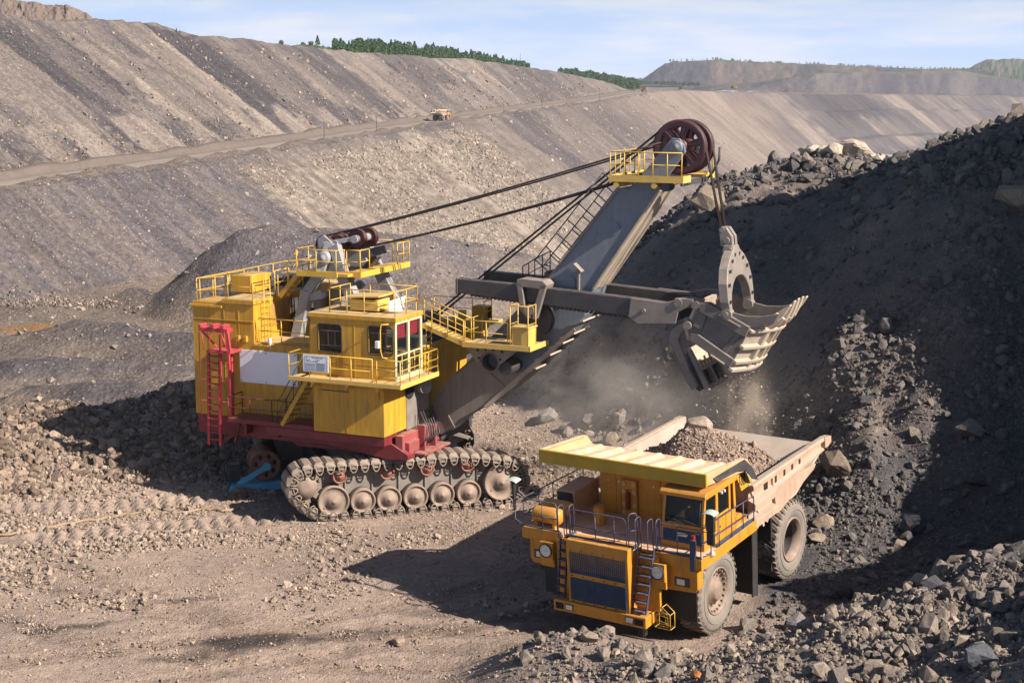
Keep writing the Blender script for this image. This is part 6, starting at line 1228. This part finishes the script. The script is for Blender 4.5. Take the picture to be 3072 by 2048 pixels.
b.prism([(14.62, 9.12), (14.22, 8.0), (14.30, 7.62), (14.18, 7.62), (14.08, 8.02), (14.5, 9.15)], 1, -1.55, 1.55); b.build('bucket_shell', 'tan_steel', K, bevel=.0)
b = MB()
for u in (-.62, -.30, .0, .30, .60, .88): fw_patch(b, [u-.045, u+.045], np.linspace(-.24, 1.0, 12), 0.0, .15)
for v0, v1 in ((.02, .07), (.42, .48), (.78, .84), (.97, 1.03)): fw_patch(b, np.linspace(-1.03, 1.03, 17), [v0, v1], 0.0, .19)
b.build('front_rib', 'tan_steel', K, bevel=.0)
for u in (-.86, -.44, -.02, .40, .82):
    b = MB(); A = fw(u, -.30); d = fw(u, -.30)-fw(u, -.20); d /= np.linalg.norm(d); nrm = np.array((.80, 0, -.60)); y = A[1]
    P = [A-d*.34-nrm*.10, A-d*.34+nrm*.16, A+d*.10+nrm*.12, A+d*.52+nrm*.03, A+d*.52-nrm*.03, A+d*.08-nrm*.12]
    b.prism([(q[0], q[2]) for q in P], 1, y-.13, y+.13); b.build('tooth', 'tan_steel', K, bevel=.025)
# back lugs joining the bucket to the handle
for s in (-1, 1):
    b = MB(); b.prism([(13.6, 9.20), (14.2, 9.28), (14.75, 9.20), (14.8, 8.95), (14.4, 8.85), (13.7, 8.9)], 1, s*1.2, s*1.46); b.cyl((13.85, s*1.1, 9.06), (13.85, s*1.75, 9.06), .17, n=18).cyl((14.55, s*1.1, 9.02), (14.55, s*1.72, 9.02), .16, n=18)
    b.prism([(14.05, 8.5), (14.5, 8.45), (14.7, 7.9), (14.4, 7.85), (14.1, 8.0)], 1, s*1.35, s*1.55); b.cyl((14.22, s*1.2, 8.2), (14.22, s*1.72, 8.2), .17, n=18); b.build('lug', 'grey_dusty', K, bevel=.02)
# bail
b = MB(); cx = 15.78
def bl(t): # half arch parameter 0 bottom .. 1 top : outer y, inner y, z
    return t
out = [(1.62, 8.70), (1.78, 9.2), (1.74, 9.9), (1.45, 10.45), (.95, 10.85), (.42, 11.1), (.30, 11.25)]
inn = [(1.38, 8.70), (1.38, 9.1), (1.24, 9.48), (.95, 9.80), (.56, 10.0), (.2, 10.06), (0, 10.06)]
poly = out+[(-y, z) for y, z in out[::-1]]+[(-y, z) for y, z in inn]+[(y, z) for y, z in inn[::-1][1:]]
n = len(out); V = []; lean = lambda z: (z-8.7)*-.13
for dx in (-.19, .19):
    for (y, z) in out: V.append((cx+lean(z)+dx, -y, z))
    for (y, z) in inn: V.append((cx+lean(z)+dx, -y, z))
    for (y, z) in out: V.append((cx+lean(z)+dx, y, z))
    for (y, z) in inn: V.append((cx+lean(z)+dx, y, z))
F = []; N4 = 4*n
for side in (0, 2):
    o, i_ = side*n, side*n+n
    for k in range(n-1):
        F += [(o+k, o+k+1, i_+k+1, i_+k), (N4+o+k, N4+o+k+1, N4+i_+k+1, N4+i_+k), (o+k, o+k+1, N4+o+k+1, N4+o+k), (i_+k, i_+k+1, N4+i_+k+1, N4+i_+k)]
    F += [(o, i_, N4+i_, N4+o)]
F += [(n-1, 2*n-1, 4*n-1, 3*n-1), (N4+n-1, N4+2*n-1, N4+4*n-1, N4+3*n-1), (n-1, 3*n-1, N4+3*n-1, N4+n-1)]
b.add(V, F)
for s in (-1, 1): b.cyl((cx, s*1.30, 8.74), (cx, s*1.74, 8.74), .21, n=20).cyl((cx, s*1.72, 8.74), (cx, s*1.82, 8.74), .10, n=14)
BL = b.build('bail', 'bare', K, bevel=.03)
b = MB()
for s in (-1, 1):
    for k in range(1, 6):
        (yo_, zo), (yi_, zi) = out[k], inn[min(k, 6)]
        for f0, f1 in ((.22, .80),):
            ya, za = yo_+(yi_-yo_)*f0, zo+(zi-zo)*f0; yb_, zb = yo_+(yi_-yo_)*f1, zo+(zi-zo)*f1
            for dx in (-.197, .190): b.box(cx+lean(za)+dx, cx+lean(za)+dx+.007, min(s*ya, s*yb_)-.03, max(s*ya, s*yb_)+.03, min(za, zb)-.05, max(za, zb)+.09)
b.build('bail_pocket', 'dark_in', BL)
b = MB(); b.box(15.22, 15.58, -.42, .42, 11.05, 11.25).prism([(15.1, 11.2), (15.6, 11.15), (15.55, 11.6), (15.3, 11.95), (15.0, 11.95)], 1, -.34, -.10).prism([(15.1, 11.2), (15.6, 11.15), (15.55, 11.6), (15.3, 11.95), (15.0, 11.95)], 1, .10, .34).cyl((15.35, -.45, 11.45), (15.35, .45, 11.45), .12, n=14).cyl((15.15, -.4, 11.85), (15.15, .4, 11.85), .10, n=14).cyl((15.42, -.5, 11.0), (15.42, .5, 11.0), .2, n=18); b.build('hoist_equalizer', 'bare', K, bevel=.02)
# open bucket door
DR = []
for s in (-1, 1):
    b = MB(); P = [(14.3, 8.36), (13.9, 8.25), (13.5, 7.95), (13.40, 7.55), (13.72, 7.0), (14.12, 6.0), (14.42, 5.6), (14.62, 5.8), (14.3, 6.35), (13.98, 7.1), (13.78, 7.6), (13.95, 7.9), (14.3, 8.05)]
    b.prism(P, 1, s*1.22, s*1.48); b.build('door_arm', 'grey_dusty', K, bevel=.02)
b = MB(); b.prism([(14.05, 7.05), (14.12, 7.08), (14.78, 5.64), (14.6, 5.54), (14.42, 5.7)], 1, -1.25, 1.25)
dd = b.build('bucket_door', 'dark_steel', K, bevel=.02)
A = np.array((14.12, 7.10)); C = np.array((14.90, 5.56)); dv = C-A; nv = np.array((-dv[1], dv[0])); nv = nv/np.hypot(*nv)
def dq(t, o): return tuple(A+dv*t+nv*o)
b = MB()
for y0, y1 in ((-1.32, -1.08), (-.12, .14), (1.08, 1.32)): b.prism([dq(0, 0), dq(1.0, 0), dq(1.0, .2), dq(0, .16)], 1, y0, y1)
for t0, t1 in ((.90, 1.0), (.46, .54)): b.prism([dq(t0, 0), dq(t1, 0), dq(t1, .19), dq(t0, .17)], 1, -1.3, 1.3)
b.build('door_frame', 'grey_dusty', dd, bevel=.02)
b = MB(); b.prism([dq(-.06, .0), dq(.34, .0), dq(.34, .19), dq(-.06, .19)], 1, -1.2, 1.2)
for i in range(6): y = -1.12+i*.42; b.prism([dq(.34, .0), dq(.46, .02), dq(.46, .17), dq(.34, .19)], 1, y, y+.2)
b.build('wear_plate', 'tan_steel', dd, bevel=.015)
# ---- side platform on the boom, with bracket, tube and box
b = MB(); b.box(5.15, 8.05, -2.85, -.95, 6.98, 7.08).box(5.1, 8.1, -2.92, -2.85, 6.92, 7.14).box(8.05, 8.12, -2.92, -1.0, 6.92, 7.14); b.build('side_platform', 'yellow_top', shovel, bevel=.008)
rail('platform_rail', 'rail_yellow', shovel, [(5.2, -1.2, 7.08), (5.2, -2.85, 7.08), (7.1, -2.85, 7.08)], .95, step=.95); rail('platform_rail', 'rail_yellow', shovel, [(7.22, -2.1, 7.08), (7.22, -2.88, 7.08), (8.0, -2.88, 7.08), (8.0, -2.1, 7.08)], 1.65, step=.9, mids=(.55,))
b = MB(); b.box(7.25, 8.0, -2.82, -2.05, 7.08, 7.82).box(7.20, 8.05, -2.87, -2.0, 7.82, 7.88); b.build('switch_box', 'yellow_top', shovel, bevel=.015)
P = [(4.85, 6.88), (7.35, 6.88), (6.55, 6.22), (6.46, 6.2)]
for i in range(9): a = R_(10+i*20); P.append((6.02+.42*math.cos(a), 6.27+.42*math.sin(a)))
P += [(5.58, 6.2), (5.45, 6.24)]
b = MB(); b.prism(P, 1, -2.28, -2.2); br = b.build('tube_bracket', 'grey_dusty', shovel)
b = MB()
for (x, z) in ((5.5, 6.72), (5.85, 6.78), (6.2, 6.78), (6.6, 6.72), (5.55, 6.4), (6.5, 6.4)): b.cyl((x, -2.29, z), (x, -2.279, z), .055, n=12)
b.build('bracket_hole', 'dark_in', br)
b = MB(); b.lathe((6.02, -2.24, 6.24), (0, 1, 0), [(.36, 0), (.41, 0), (.41, 1.4), (.36, 1.4), (.35, .01)], 28); b.cyl((6.02, -1.6, 6.24), (6.02, -1.55, 6.24), .37, n=24); b.build('shipper_tube', 'grey_dusty', shovel)
b = MB(); b.cyl((6.6, -2.0, 6.0), (6.6, -.9, 6.0), .3, n=20); b.build('crowd_shaft', 'dark_steel', shovel)
b = MB(); b.cyl((7.6, -1.3, 8.0), (7.6, -.9, 8.0), .75, n=28); b.build('crowd_gear', 'dark_steel', shovel)
b = MB()
for y in (-2.85, -2.2): b.bar((3.15, y, 7.72), (5.15, y, 7.02), .05, .18)
for i in range(10): t = (i+.5)/10; b.box(3.15+2.0*t-.1, 3.15+2.0*t+.1, -2.85, -2.2, 7.74-.7*t-.02, 7.74-.7*t+.02)
b.build('boom_stair', 'yellow_top', shovel)
rail('boom_stair_rail', 'rail_yellow', shovel, [(3.0, -2.88, 7.8), (5.15, -2.88, 7.05)], .95, step=.7); rail('boom_stair_rail', 'rail_yellow', shovel, [(3.0, -2.15, 7.8), (5.15, -2.15, 7.05)], .95, step=.7)
b = MB()
for i in range(8): b.box(3.3, 3.36, -2.62, -2.2, 5.9+i*.25, 5.94+i*.25)
for y in (-2.65, -2.18): b.tube([(3.33, y, 5.74), (3.33, y, 7.8)], .02, 5)
b.build('cab_side_ladder', 'rail_yellow', shovel)
# far side deck with boxes
b = MB(); b.box(.6, 3.9, 2.2, 3.75, 6.98, 7.08).box(.6, 3.95, 2.12, 2.2, 6.92, 7.14); b.build('far_deck', 'yellow_top', shovel)
rail('far_rail', 'rail_yellow', shovel, [(.8, 3.1, 7.08), (3.65, 3.1, 7.08), (3.65, 2.3, 7.08)], .95, step=1.0)
b = MB(); b.box(2.2, 3.5, 2.2, 3.0, 6.1, 6.95).box(2.45, 2.75, 2.15, 2.4, 6.0, 7.6); b.build('far_cabinet', 'yellow_top', shovel, bevel=.01)
b = MB(); b.box(2.9, 3.6, 2.7, 3.3, 7.15, 7.75); fl_ = b.build('floodlight', 'yellow', shovel, bevel=.01); b = MB(); b.box(3.6, 3.61, 2.78, 3.22, 7.22, 7.68); b.build('floodlight_glass', 'dark_in', fl_)
b = MB(); b.box(1.2, 2.6, -2.2, 1.8, 6.6, 7.0).cyl((1.6, -1.2, 7.2), (1.6, 1.2, 7.2), .5, n=24); b.build('hoist_drum', 'dark_steel', shovel, bevel=.02)
b = MB(); b.bar((4.3, 2.6, 5.9), (5.4, 2.6, 8.0), .14, .2, up=(0, 1, 0)).bar((4.7, 2.2, 5.9), (5.9, 2.2, 8.1), .14, .2, up=(0, 1, 0)); b.build('far_brace', 'yellow', shovel)
# ================================================================== THINGS ROUND ABOUT
def hit(px, py, far=130.0):
    """where a sight line over the near bench meets it"""
    u, v = (px-1176)/3598.4, (py-784)/3598.4; d = np.array((u, CP-v*SP, -SP-v*CP)); t = np.arange(30, far, .15)
    P = np.array((0, 0, 18.0))+t[:, None]*d; dz = P[:, 2]-near_z(P[:, 0], P[:, 1]); i = np.argmax(dz < 0); return P[i]
def boulder(px, py, r, label, tint, seed, group=None, up=.30, flat=1.0):
    p = hit(px, py); V, F = chunk(24, 500+seed); r_ = np.random.default_rng(seed); a = r_.uniform(0, 6.28); ca, sa = math.cos(a), math.sin(a)
    V = V*np.array((1.0, 1.0, flat))*r; V = V@np.array([[ca, sa, 0], [-sa, ca, 0], [0, 0, 1]])
    V = V+r*.10*np.stack([fbm(V[:, 1]/r*2+seed, V[:, 2]/r*2, 2, 5), fbm(V[:, 0]/r*2, V[:, 2]/r*2+seed, 2, 6), 0*V[:, 0]], 1)
    o = raw_mesh('boulder', V, F, M['stone'], {'tint': np.broadcast_to(np.array(tint), (len(V), 3))}, smooth=False)
    o.location = (p[0], p[1], near_z(p[:1], p[1:2])[0]+up*r*flat); return tag(o, label, 'boulder', group)
GR, DK, BR = (0.21, 0.19, 0.18), (0.06, 0.06, 0.068), (0.25, 0.195, 0.15)
for i, q in enumerate([
    (1256, 972, .62, 'large pale grey boulder behind the foot of the boom, at the dark face', GR, .5, 1),
    (1362, 972, .55, 'dusty grey boulder in the dust cloud, between two other boulders at the dark face', GR, .4, 1),
    (1425, 968, .45, 'dusty grey boulder in the dust cloud, closest of its row to the bucket door', GR, .4, 1),
    (1300, 990, .5, 'long dark slab lying beside the large pale boulder under the boom', DK, .3, .6),
    (1403, 1020, .42, 'pale pointed boulder standing just above the orange truck canopy', BR, .5, 1.2),
    (915, 1480, .30, 'lone rounded rock on the open dusty floor before the truck', BR, .3, .8),
    (1893, 1212, .5, 'pale wedge shaped boulder beside the rear wheel of the loaded truck', BR, .4, 1),
    (1874, 1246, .50, 'flat pale slab touching the rear tyre of the loaded truck', BR, .35, .7),
    (1918, 1090, .72, 'brown block of rock just behind the tail of the truck body', (0.16, .125, .10), .4, 1.2),
    (1830, 1452, .40, 'pale angular boulder crowning the near heap, closest to the front tyre', GR, .5, 1.2),
    (2227, 1005, .62, 'dark square block with a pale top on the rubble slope', (0.14, .125, .12), .4, 1),
    (2239, 1125, .66, 'flat wide dark block on the rubble slope below the square block', DK, .3, .7),
    (2094, 1206, .75, 'biggest dark slab half buried in the shaded gully', DK, .2, .8),
    (1355, 1474, .34, 'pale tilted slab on the near heap in front of the radiator', BR, .4, .8),
    (1941, 1372, .50, 'dark block on the gully edge of the near heap', DK, .4, 1),
    (2136, 1356, .45, 'dark bluish block crowning the near heap towards the picture edge', DK, .4, 1),
    (2252, 1530, .52, 'large bluish dark boulder in the shade at the bottom corner', (0.10, .105, .12), .4, 1),
    (1600, 1556, .22, 'small orange brown stone at the foot of the near heap', (0.42, .17, .06), .4, .8),
    (2335, 470, 1.1, 'huge light brown block sticking out of the dark face at the picture edge', BR, .3, 1.2),
    (1625, 478, 1.15, 'big brown knob of rock on the crest beside the hoist ropes', (0.24, .19, .15), .3, 1.1)]):
    boulder(q[0], q[1], q[2], q[3], q[4], i, None, q[5], q[6])
for i, (px, r) in enumerate([(1822, .5), (1848, .45), (1872, .62), (1893, .5), (1915, .6), (1938, .7), (1958, .8), (1978, .6), (1998, .5), (2018, .42), (2045, .5)]):
    py = float(np.interp(px, [1750, 1810, 1960, 2080], [390, 352, 352, 387]))+5
    boulder(px, py, r*1.05, 'sunlit pale boulder in the row on the crest of the dark face', (0.40, .335, .275), 60+i, 'pale boulders along the crest', .45, 1)
# the pale boulder on the truck load
V, F = chunk(22, 900); o = raw_mesh('boulder', V*.52, F, M['stone'], {'tint': np.broadcast_to(np.array((0.34, .27, .215)), (len(V), 3))}, smooth=False)
o.location = TM @ Vector((-4.9, -.25, float(load_z(np.array([-4.9]), np.array([-.25]))[0])-.05)); tag(o, 'pale boulder on top of the rock load in the truck', 'boulder')
# power cable across the floor
b = MB(); pts = [hit(*q) for q in ((-30, 1238), (40, 1226), (110, 1213), (180, 1204), (250, 1191), (300, 1184), (350, 1181), (420, 1179), (480, 1172), (520, 1176), (560, 1165))]
fine = []
for i in range(len(pts)-1):
    for k in range(6):
        p = pts[i]+(pts[i+1]-pts[i])*k/6; fine.append((p[0], p[1]+.12*math.sin(i*2.3+k), near_z(p[:1], p[1:2])[0]+.06))
b.tube(fine, .055, 7); tag(b.build('power_cable', mat('cable_sheath', (0.30, .21, .14), .8)), 'brown power cable lying across the rubbly floor towards the shovel', 'cable')
# pipes dumped on the lower floor
for k in range(4):
    b = MB(); x, y = -84.5+k*1.05, 293-k*.9; z = float(np.interp(0, [0], [-29.2])); b.lathe((x, y, z), (.9, -.35, .04), [(.30, 0), (.42, 0), (.42, 2.4), (.30, 2.4), (.30, 0)], 14); tag(b.build('pipe', 'wood'), 'dark rusty pipe in the row dumped beside the orange puddle', 'pipe', 'pipes dumped on the lower floor')
# poles along the haul road
def pole(x, y, z, h, label, group='poles along the haul road', arms=True):
    P = empty('utility_pole', (x, y, z)); b = MB(); b.cyl((0, 0, -1), (0, 0, h), .17, .11, 8); b.build('shaft', 'wood', P)
    if arms: b = MB(); b.box(-.9, .9, -.06, .06, h-.75, h-.6); b.build('cross_arm', 'wood', P)
    return tag(P, label, 'pole', group)
PL = [(740, 'tall pole at the road edge, the one standing over the mound'), (859, 'pole at the road edge beyond the pale foot dumps'), (1006, 'short pole just before the grey haul truck on the road'), (1152, 'pole at the road edge just past the grey haul truck'), (1242, 'tall dark pole at the road edge over the gravelly slope'), (1377, 'pole at the road edge where the road begins to bend'), (1457, 'pole at the road edge nearest the orange truck on the skyline')]
for k, (px, lb) in enumerate(PL):
    i = int(col(px)); h = (7.6, 7.4, 5.0, 8, 9.0, 10, 11)[k]; pole(RD[i, 0]+NRM[i, 0]*1.5, RD[i, 1]+NRM[i, 1]*1.5, RD[i, 2], h, lb)
i = int(np.argmin(np.abs(PXC-1205))); pole(RD[i, 0]-NRM[i, 0]*(OFFC[i]+3), RD[i, 1]-NRM[i, 1]*(OFFC[i]+3), RD[i, 2]+hgt[i]-1, 12, 'lone tall mast on the skyline past the wood', None, False)
# haul trucks far away: copies of the near one
def far_truck(x, y, z, yaw, label, pitch=0.0):
    c = copy_tree(truck); c.location = (x, y, z); c.rotation_euler = (0, pitch, yaw); tag(c, label, 'dump truck', 'dump trucks')
    Mx = Matrix.Translation((x, y, z)) @ Matrix.Rotation(yaw, 4, 'Z') @ Matrix.Rotation(pitch, 4, 'Y')
    o = load.copy(); COL.objects.link(o); o.matrix_world = Mx @ TM.inverted()
    for ch in load.children:
        q = ch.copy(); COL.objects.link(q); q.parent = o
    return c
i = int(col(1040)); yw = math.atan2(run[i, 1], run[i, 0]); far_truck(RD[i, 0]-NRM[i, 0]*5, RD[i, 1]-NRM[i, 1]*5, RD[i, 2]+.2, yw-.25, 'loaded dump truck driving away on the haul road, its grey tail towards us')
i = int(col(1496)); yw = math.atan2(run[i, 1], run[i, 0]); far_truck(RD[i, 0]-NRM[i, 0]*8, RD[i, 1]-NRM[i, 1]*8, RD[i, 2]+.3, yw+math.pi, 'tiny orange dump truck coming over the far end of the haul road')
p = Pxyz(1681, 199.5, 2480); far_truck(p[0], p[1], p[2], -1.2, 'tiny dark dump truck on the far road below the spoil hill')
# ---- trees
def crown_mesh(seed, conifer, n=150):
    r = np.random.default_rng(seed); V = []; F = []
    for k in range(n):
        if conifer: h = r.random()**.8; rad = (1-h)*.30*(.55+.6*r.random())+.015; z = .12+.88*h
        else: z = .22+.75*r.random(); rad = .34*math.sqrt(max(0.02, 1-((z-.58)/.42)**2))*(.5+.55*r.random())
        a = r.uniform(0, 6.283); c = np.array((rad*math.cos(a), rad*math.sin(a), z)); s = (.075 if conifer else .085)*(.6+.8*r.random())
        d1 = r.normal(size=3); d1 /= np.linalg.norm(d1); d2 = np.cross(d1, r.normal(size=3)); d2 /= np.linalg.norm(d2)
        o = len(V); V += [c+d1*s, c+d2*s*.7, c-d1*s, c-d2*s*.7]; F.append((o, o+1, o+2, o+3))
    return np.array(V), np.array(F)
def leafmat(name, c):
    return mat(name, c, .9, var=.45, vscale=.35, spec=.1)
M['pine'] = leafmat('pine_needles', (0.06, 0.115, 0.05)); M['leaf'] = leafmat('green_leaves', (0.12, 0.18, 0.05))
CRN = [crown_mesh(s, s % 3 != 0) for s in range(9)]
def forest(name, rows, n, hmin, hmax, px0, px1, m, seed, dens=None):
    r = np.random.default_rng(seed); co = []; fa = []; off = 0
    for k in range(n):
        px = r.uniform(px0, px1); t = r.random()**.6
        if dens and r.random() > dens(px): continue
        a, c = rows
        D = np.interp(px, [q[0] for q in a], [q[2] for q in a])*(1-t)+np.interp(px, [q[0] for q in c], [q[2] for q in c])*t
        za = np.interp(px, [q[0] for q in a], [Pxyz(*q)[2] for q in a]); zc = np.interp(px, [q[0] for q in c], [Pxyz(*q)[2] for q in c]); h = r.uniform(hmin, hmax)
        V, F = CRN[r.integers(0, 9)]; w = h*r.uniform(.8, 1.15); X = (px-1176)/3600*D; q = V*np.array((w, w, h))+np.array((X, D, za*(1-t)+zc*t-.5)); co.append(q); fa.append(F+off); off += len(V)
    return tag(raw_mesh(name, np.concatenate(co), np.concatenate(fa), M[m], {}, smooth=False), None, None, None, 'stuff')
wh1 = [(640, 118, 960), (760, 122, 1030), (850, 127, 1090), (1000, 138, 1220), (1100, 148, 1330), (1230, 165, 1560)]; wh2 = [(640, 108, 1080), (700, 101, 1100), (740, 102, 1120), (775, 110, 1140), (850, 108, 1180), (900, 112, 1230), (1000, 118, 1320), (1100, 132, 1430), (1180, 148, 1560), (1230, 160, 1680)]
forest('forest', (wh1, wh2), 640, 3.5, 8.8, 772, 1215, 'pine', 1, lambda p: .62+.38*math.sin(p/9.0)*math.sin(p/23.0+1))
forest('wood_edge', (wh1, wh2), 230, 2.5, 6.5, 770, 1180, 'leaf', 2)
forest('undergrowth', (wh1, wh2), 60, 1.2, 2.6, 690, 800, 'leaf', 3)
pr1 = [(1270, 190, 2020), (1350, 195, 2040), (1470, 204, 2150)]; pr2 = [(1270, 172, 2080), (1300, 170, 2100), (1350, 176, 2130), (1420, 188, 2160), (1470, 196, 2190)]
forest('pine_forest', (pr1, pr2), 330, 8, 13, 1284, 1462, 'pine', 4)
far1 = [(1430, 190, 3000), (1620, 196, 3000)]; far2 = [(1430, 186, 3300), (1620, 192, 3300)]
forest('distant_scrub', (far1, far2), 150, 5, 9, 1440, 1600, 'pine', 5)
mz1 = [(1530, 139.5, 3770), (1640, 135.5, 3780), (1730, 141, 3780), (1863, 145, 3780), (2082, 155, 3780), (2240, 157, 3780)]; mz2 = [(1540, 138, 3990), (1640, 134, 3990), (1730, 140, 3990), (1863, 144, 3990), (2082, 154, 3990), (2240, 156, 3990)]
forest('hilltop_scrub', (mz1, mz2), 170, 3, 7, 1530, 2240, 'leaf', 6)
def tree(px, py, D, h, w, conifer, label, seed):
    p = Pxyz(px, py, D); T = empty('fir_tree' if conifer else 'leafy_tree', p)
    V, F = crown_mesh(seed, conifer, 260); o = raw_mesh('crown', V*np.array((w, w, h)), F, M['pine' if conifer else 'leaf'], {}, smooth=False); o.parent = T
    b = MB(); b.cyl((0, 0, -.6), (0, 0, h*.75), h*.025, h*.008, 7); b.build('trunk', 'wood', T); return tag(T, label, 'tree')
tree(737, 104, 1100, 7.0, 6.5, True, 'tall dark fir at the left end of the skyline wood', 31)
tree(655, 104, 870, 3.2, 4.0, False, 'lone bushy tree on the bare skyline before the grassy hill', 33)
tree(722, 104, 1100, 3.4, 5.5, False, 'low round tree on the grassy hill beside the tall fir', 36)
tree(704, 105, 1100, 3.0, 4.5, False, 'small tree on the grassy hill, farthest from the tall fir', 39)
tree(419, 75, 660, 2.2, 1.4, True, 'tiny thin fir alone on the skyline over the dark streaked slope', 40)
tree(427, 76, 665, 1.5, 1.2, True, 'tiny bush sized fir, shorter of the pair on the bare skyline', 41)
# ---- dust raised by the falling rock
def dust(name, loc, size, density, label, rot=0.0, nscale=1.6, col_=(0.74, 0.69, 0.65)):
    m = bpy.data.materials.new(name); m.use_nodes = True; t = m.node_tree
    for n in list(t.nodes): t.nodes.remove(n)
    o = t.nodes.new('ShaderNodeOutputMaterial'); v = t.nodes.new('ShaderNodeVolumePrincipled'); v.inputs['Color'].default_value = col_+(1,); v.inputs['Anisotropy'].default_value = 0.0
    c = t.nodes.new('ShaderNodeTexCoord'); n = t.nodes.new('ShaderNodeTexNoise'); n.inputs['Scale'].default_value = nscale; n.inputs['Detail'].default_value = 5; n.inputs['Roughness'].default_value = .6
    ln = t.nodes.new('ShaderNodeVectorMath'); ln.operation = 'LENGTH'; fo = t.nodes.new('ShaderNodeMapRange'); fo.interpolation_type = 'SMOOTHSTEP'; fo.inputs[1].default_value = 1.0; fo.inputs[2].default_value = 0.1
    nr = t.nodes.new('ShaderNodeMapRange'); nr.inputs[1].default_value = .44; nr.inputs[2].default_value = .66; mu = t.nodes.new('ShaderNodeMath'); mu.operation = 'MULTIPLY'; m2 = t.nodes.new('ShaderNodeMath'); m2.operation = 'MULTIPLY'; m2.inputs[1].default_value = density
    l = t.links.new; l(c.outputs['Object'], ln.inputs[0]); l(c.outputs['Object'], n.inputs['Vector']); l(ln.outputs['Value'], fo.inputs[0]); l(n.outputs['Fac'], nr.inputs[0]); l(fo.outputs[0], mu.inputs[0]); l(nr.outputs[0], mu.inputs[1]); l(mu.outputs[0], m2.inputs[0]); l(m2.outputs[0], v.inputs['Density']); l(v.outputs[0], o.inputs['Volume'])
    bm = bmesh.new(); bmesh.ops.create_icosphere(bm, subdivisions=3, radius=1.0); me = bpy.data.meshes.new(name); bm.to_mesh(me); bm.free(); me.materials.append(m)
    ob = bpy.data.objects.new(name, me); COL.objects.link(ob); ob.location = loc; ob.scale = size; ob.rotation_euler = (0, rot, SH_YAW); return tag(ob, None, None, None, 'stuff')
dust('falling_dust', (9.3, 60.6, 4.9), (1.45, 1.7, 3.0), .95, 'dust', nscale=2.4, col_=(0.78, 0.67, 0.57))
dust('dust_cloud', (4.0, 69.5, 3.6), (6.8, 3.6, 4.8), .27, 'dust', nscale=2.8)
dust('dust_haze', (8.5, 66, 4.6), (8, 4.5, 5.5), .05, 'dust', nscale=1.2)
n = 900; z = 4.6+2.3*rng.random(n)**1.5; x = 9.0+rng.normal(size=n)*(.35+.28*(6.9-z)); y = 60.2+rng.normal(size=n)*(.4+.25*(6.9-z)); sfr = power(n, .012, .10, 1.8)
rubble('falling_rubble', np.stack([x, y, z], 1), sfr, np.array((0.36, .29, .235))[None]*(.5+.8*rng.random(n))[:, None], M['stone'])
# ---- air
m = bpy.data.materials.new('haze'); m.use_nodes = True; t = m.node_tree
for n in list(t.nodes): t.nodes.remove(n)
o = t.nodes.new('ShaderNodeOutputMaterial'); v = t.nodes.new('ShaderNodeVolumePrincipled'); v.inputs['Color'].default_value = (0.78, 0.86, 1.0, 1); v.inputs['Density'].default_value = 0.000045; t.links.new(v.outputs[0], o.inputs['Volume'])
b = MB(); b.box(-13000, 13000, -200, 13000, -97, 125); hz = b.build('haze', m); tag(hz, None, None, None, 'stuff')
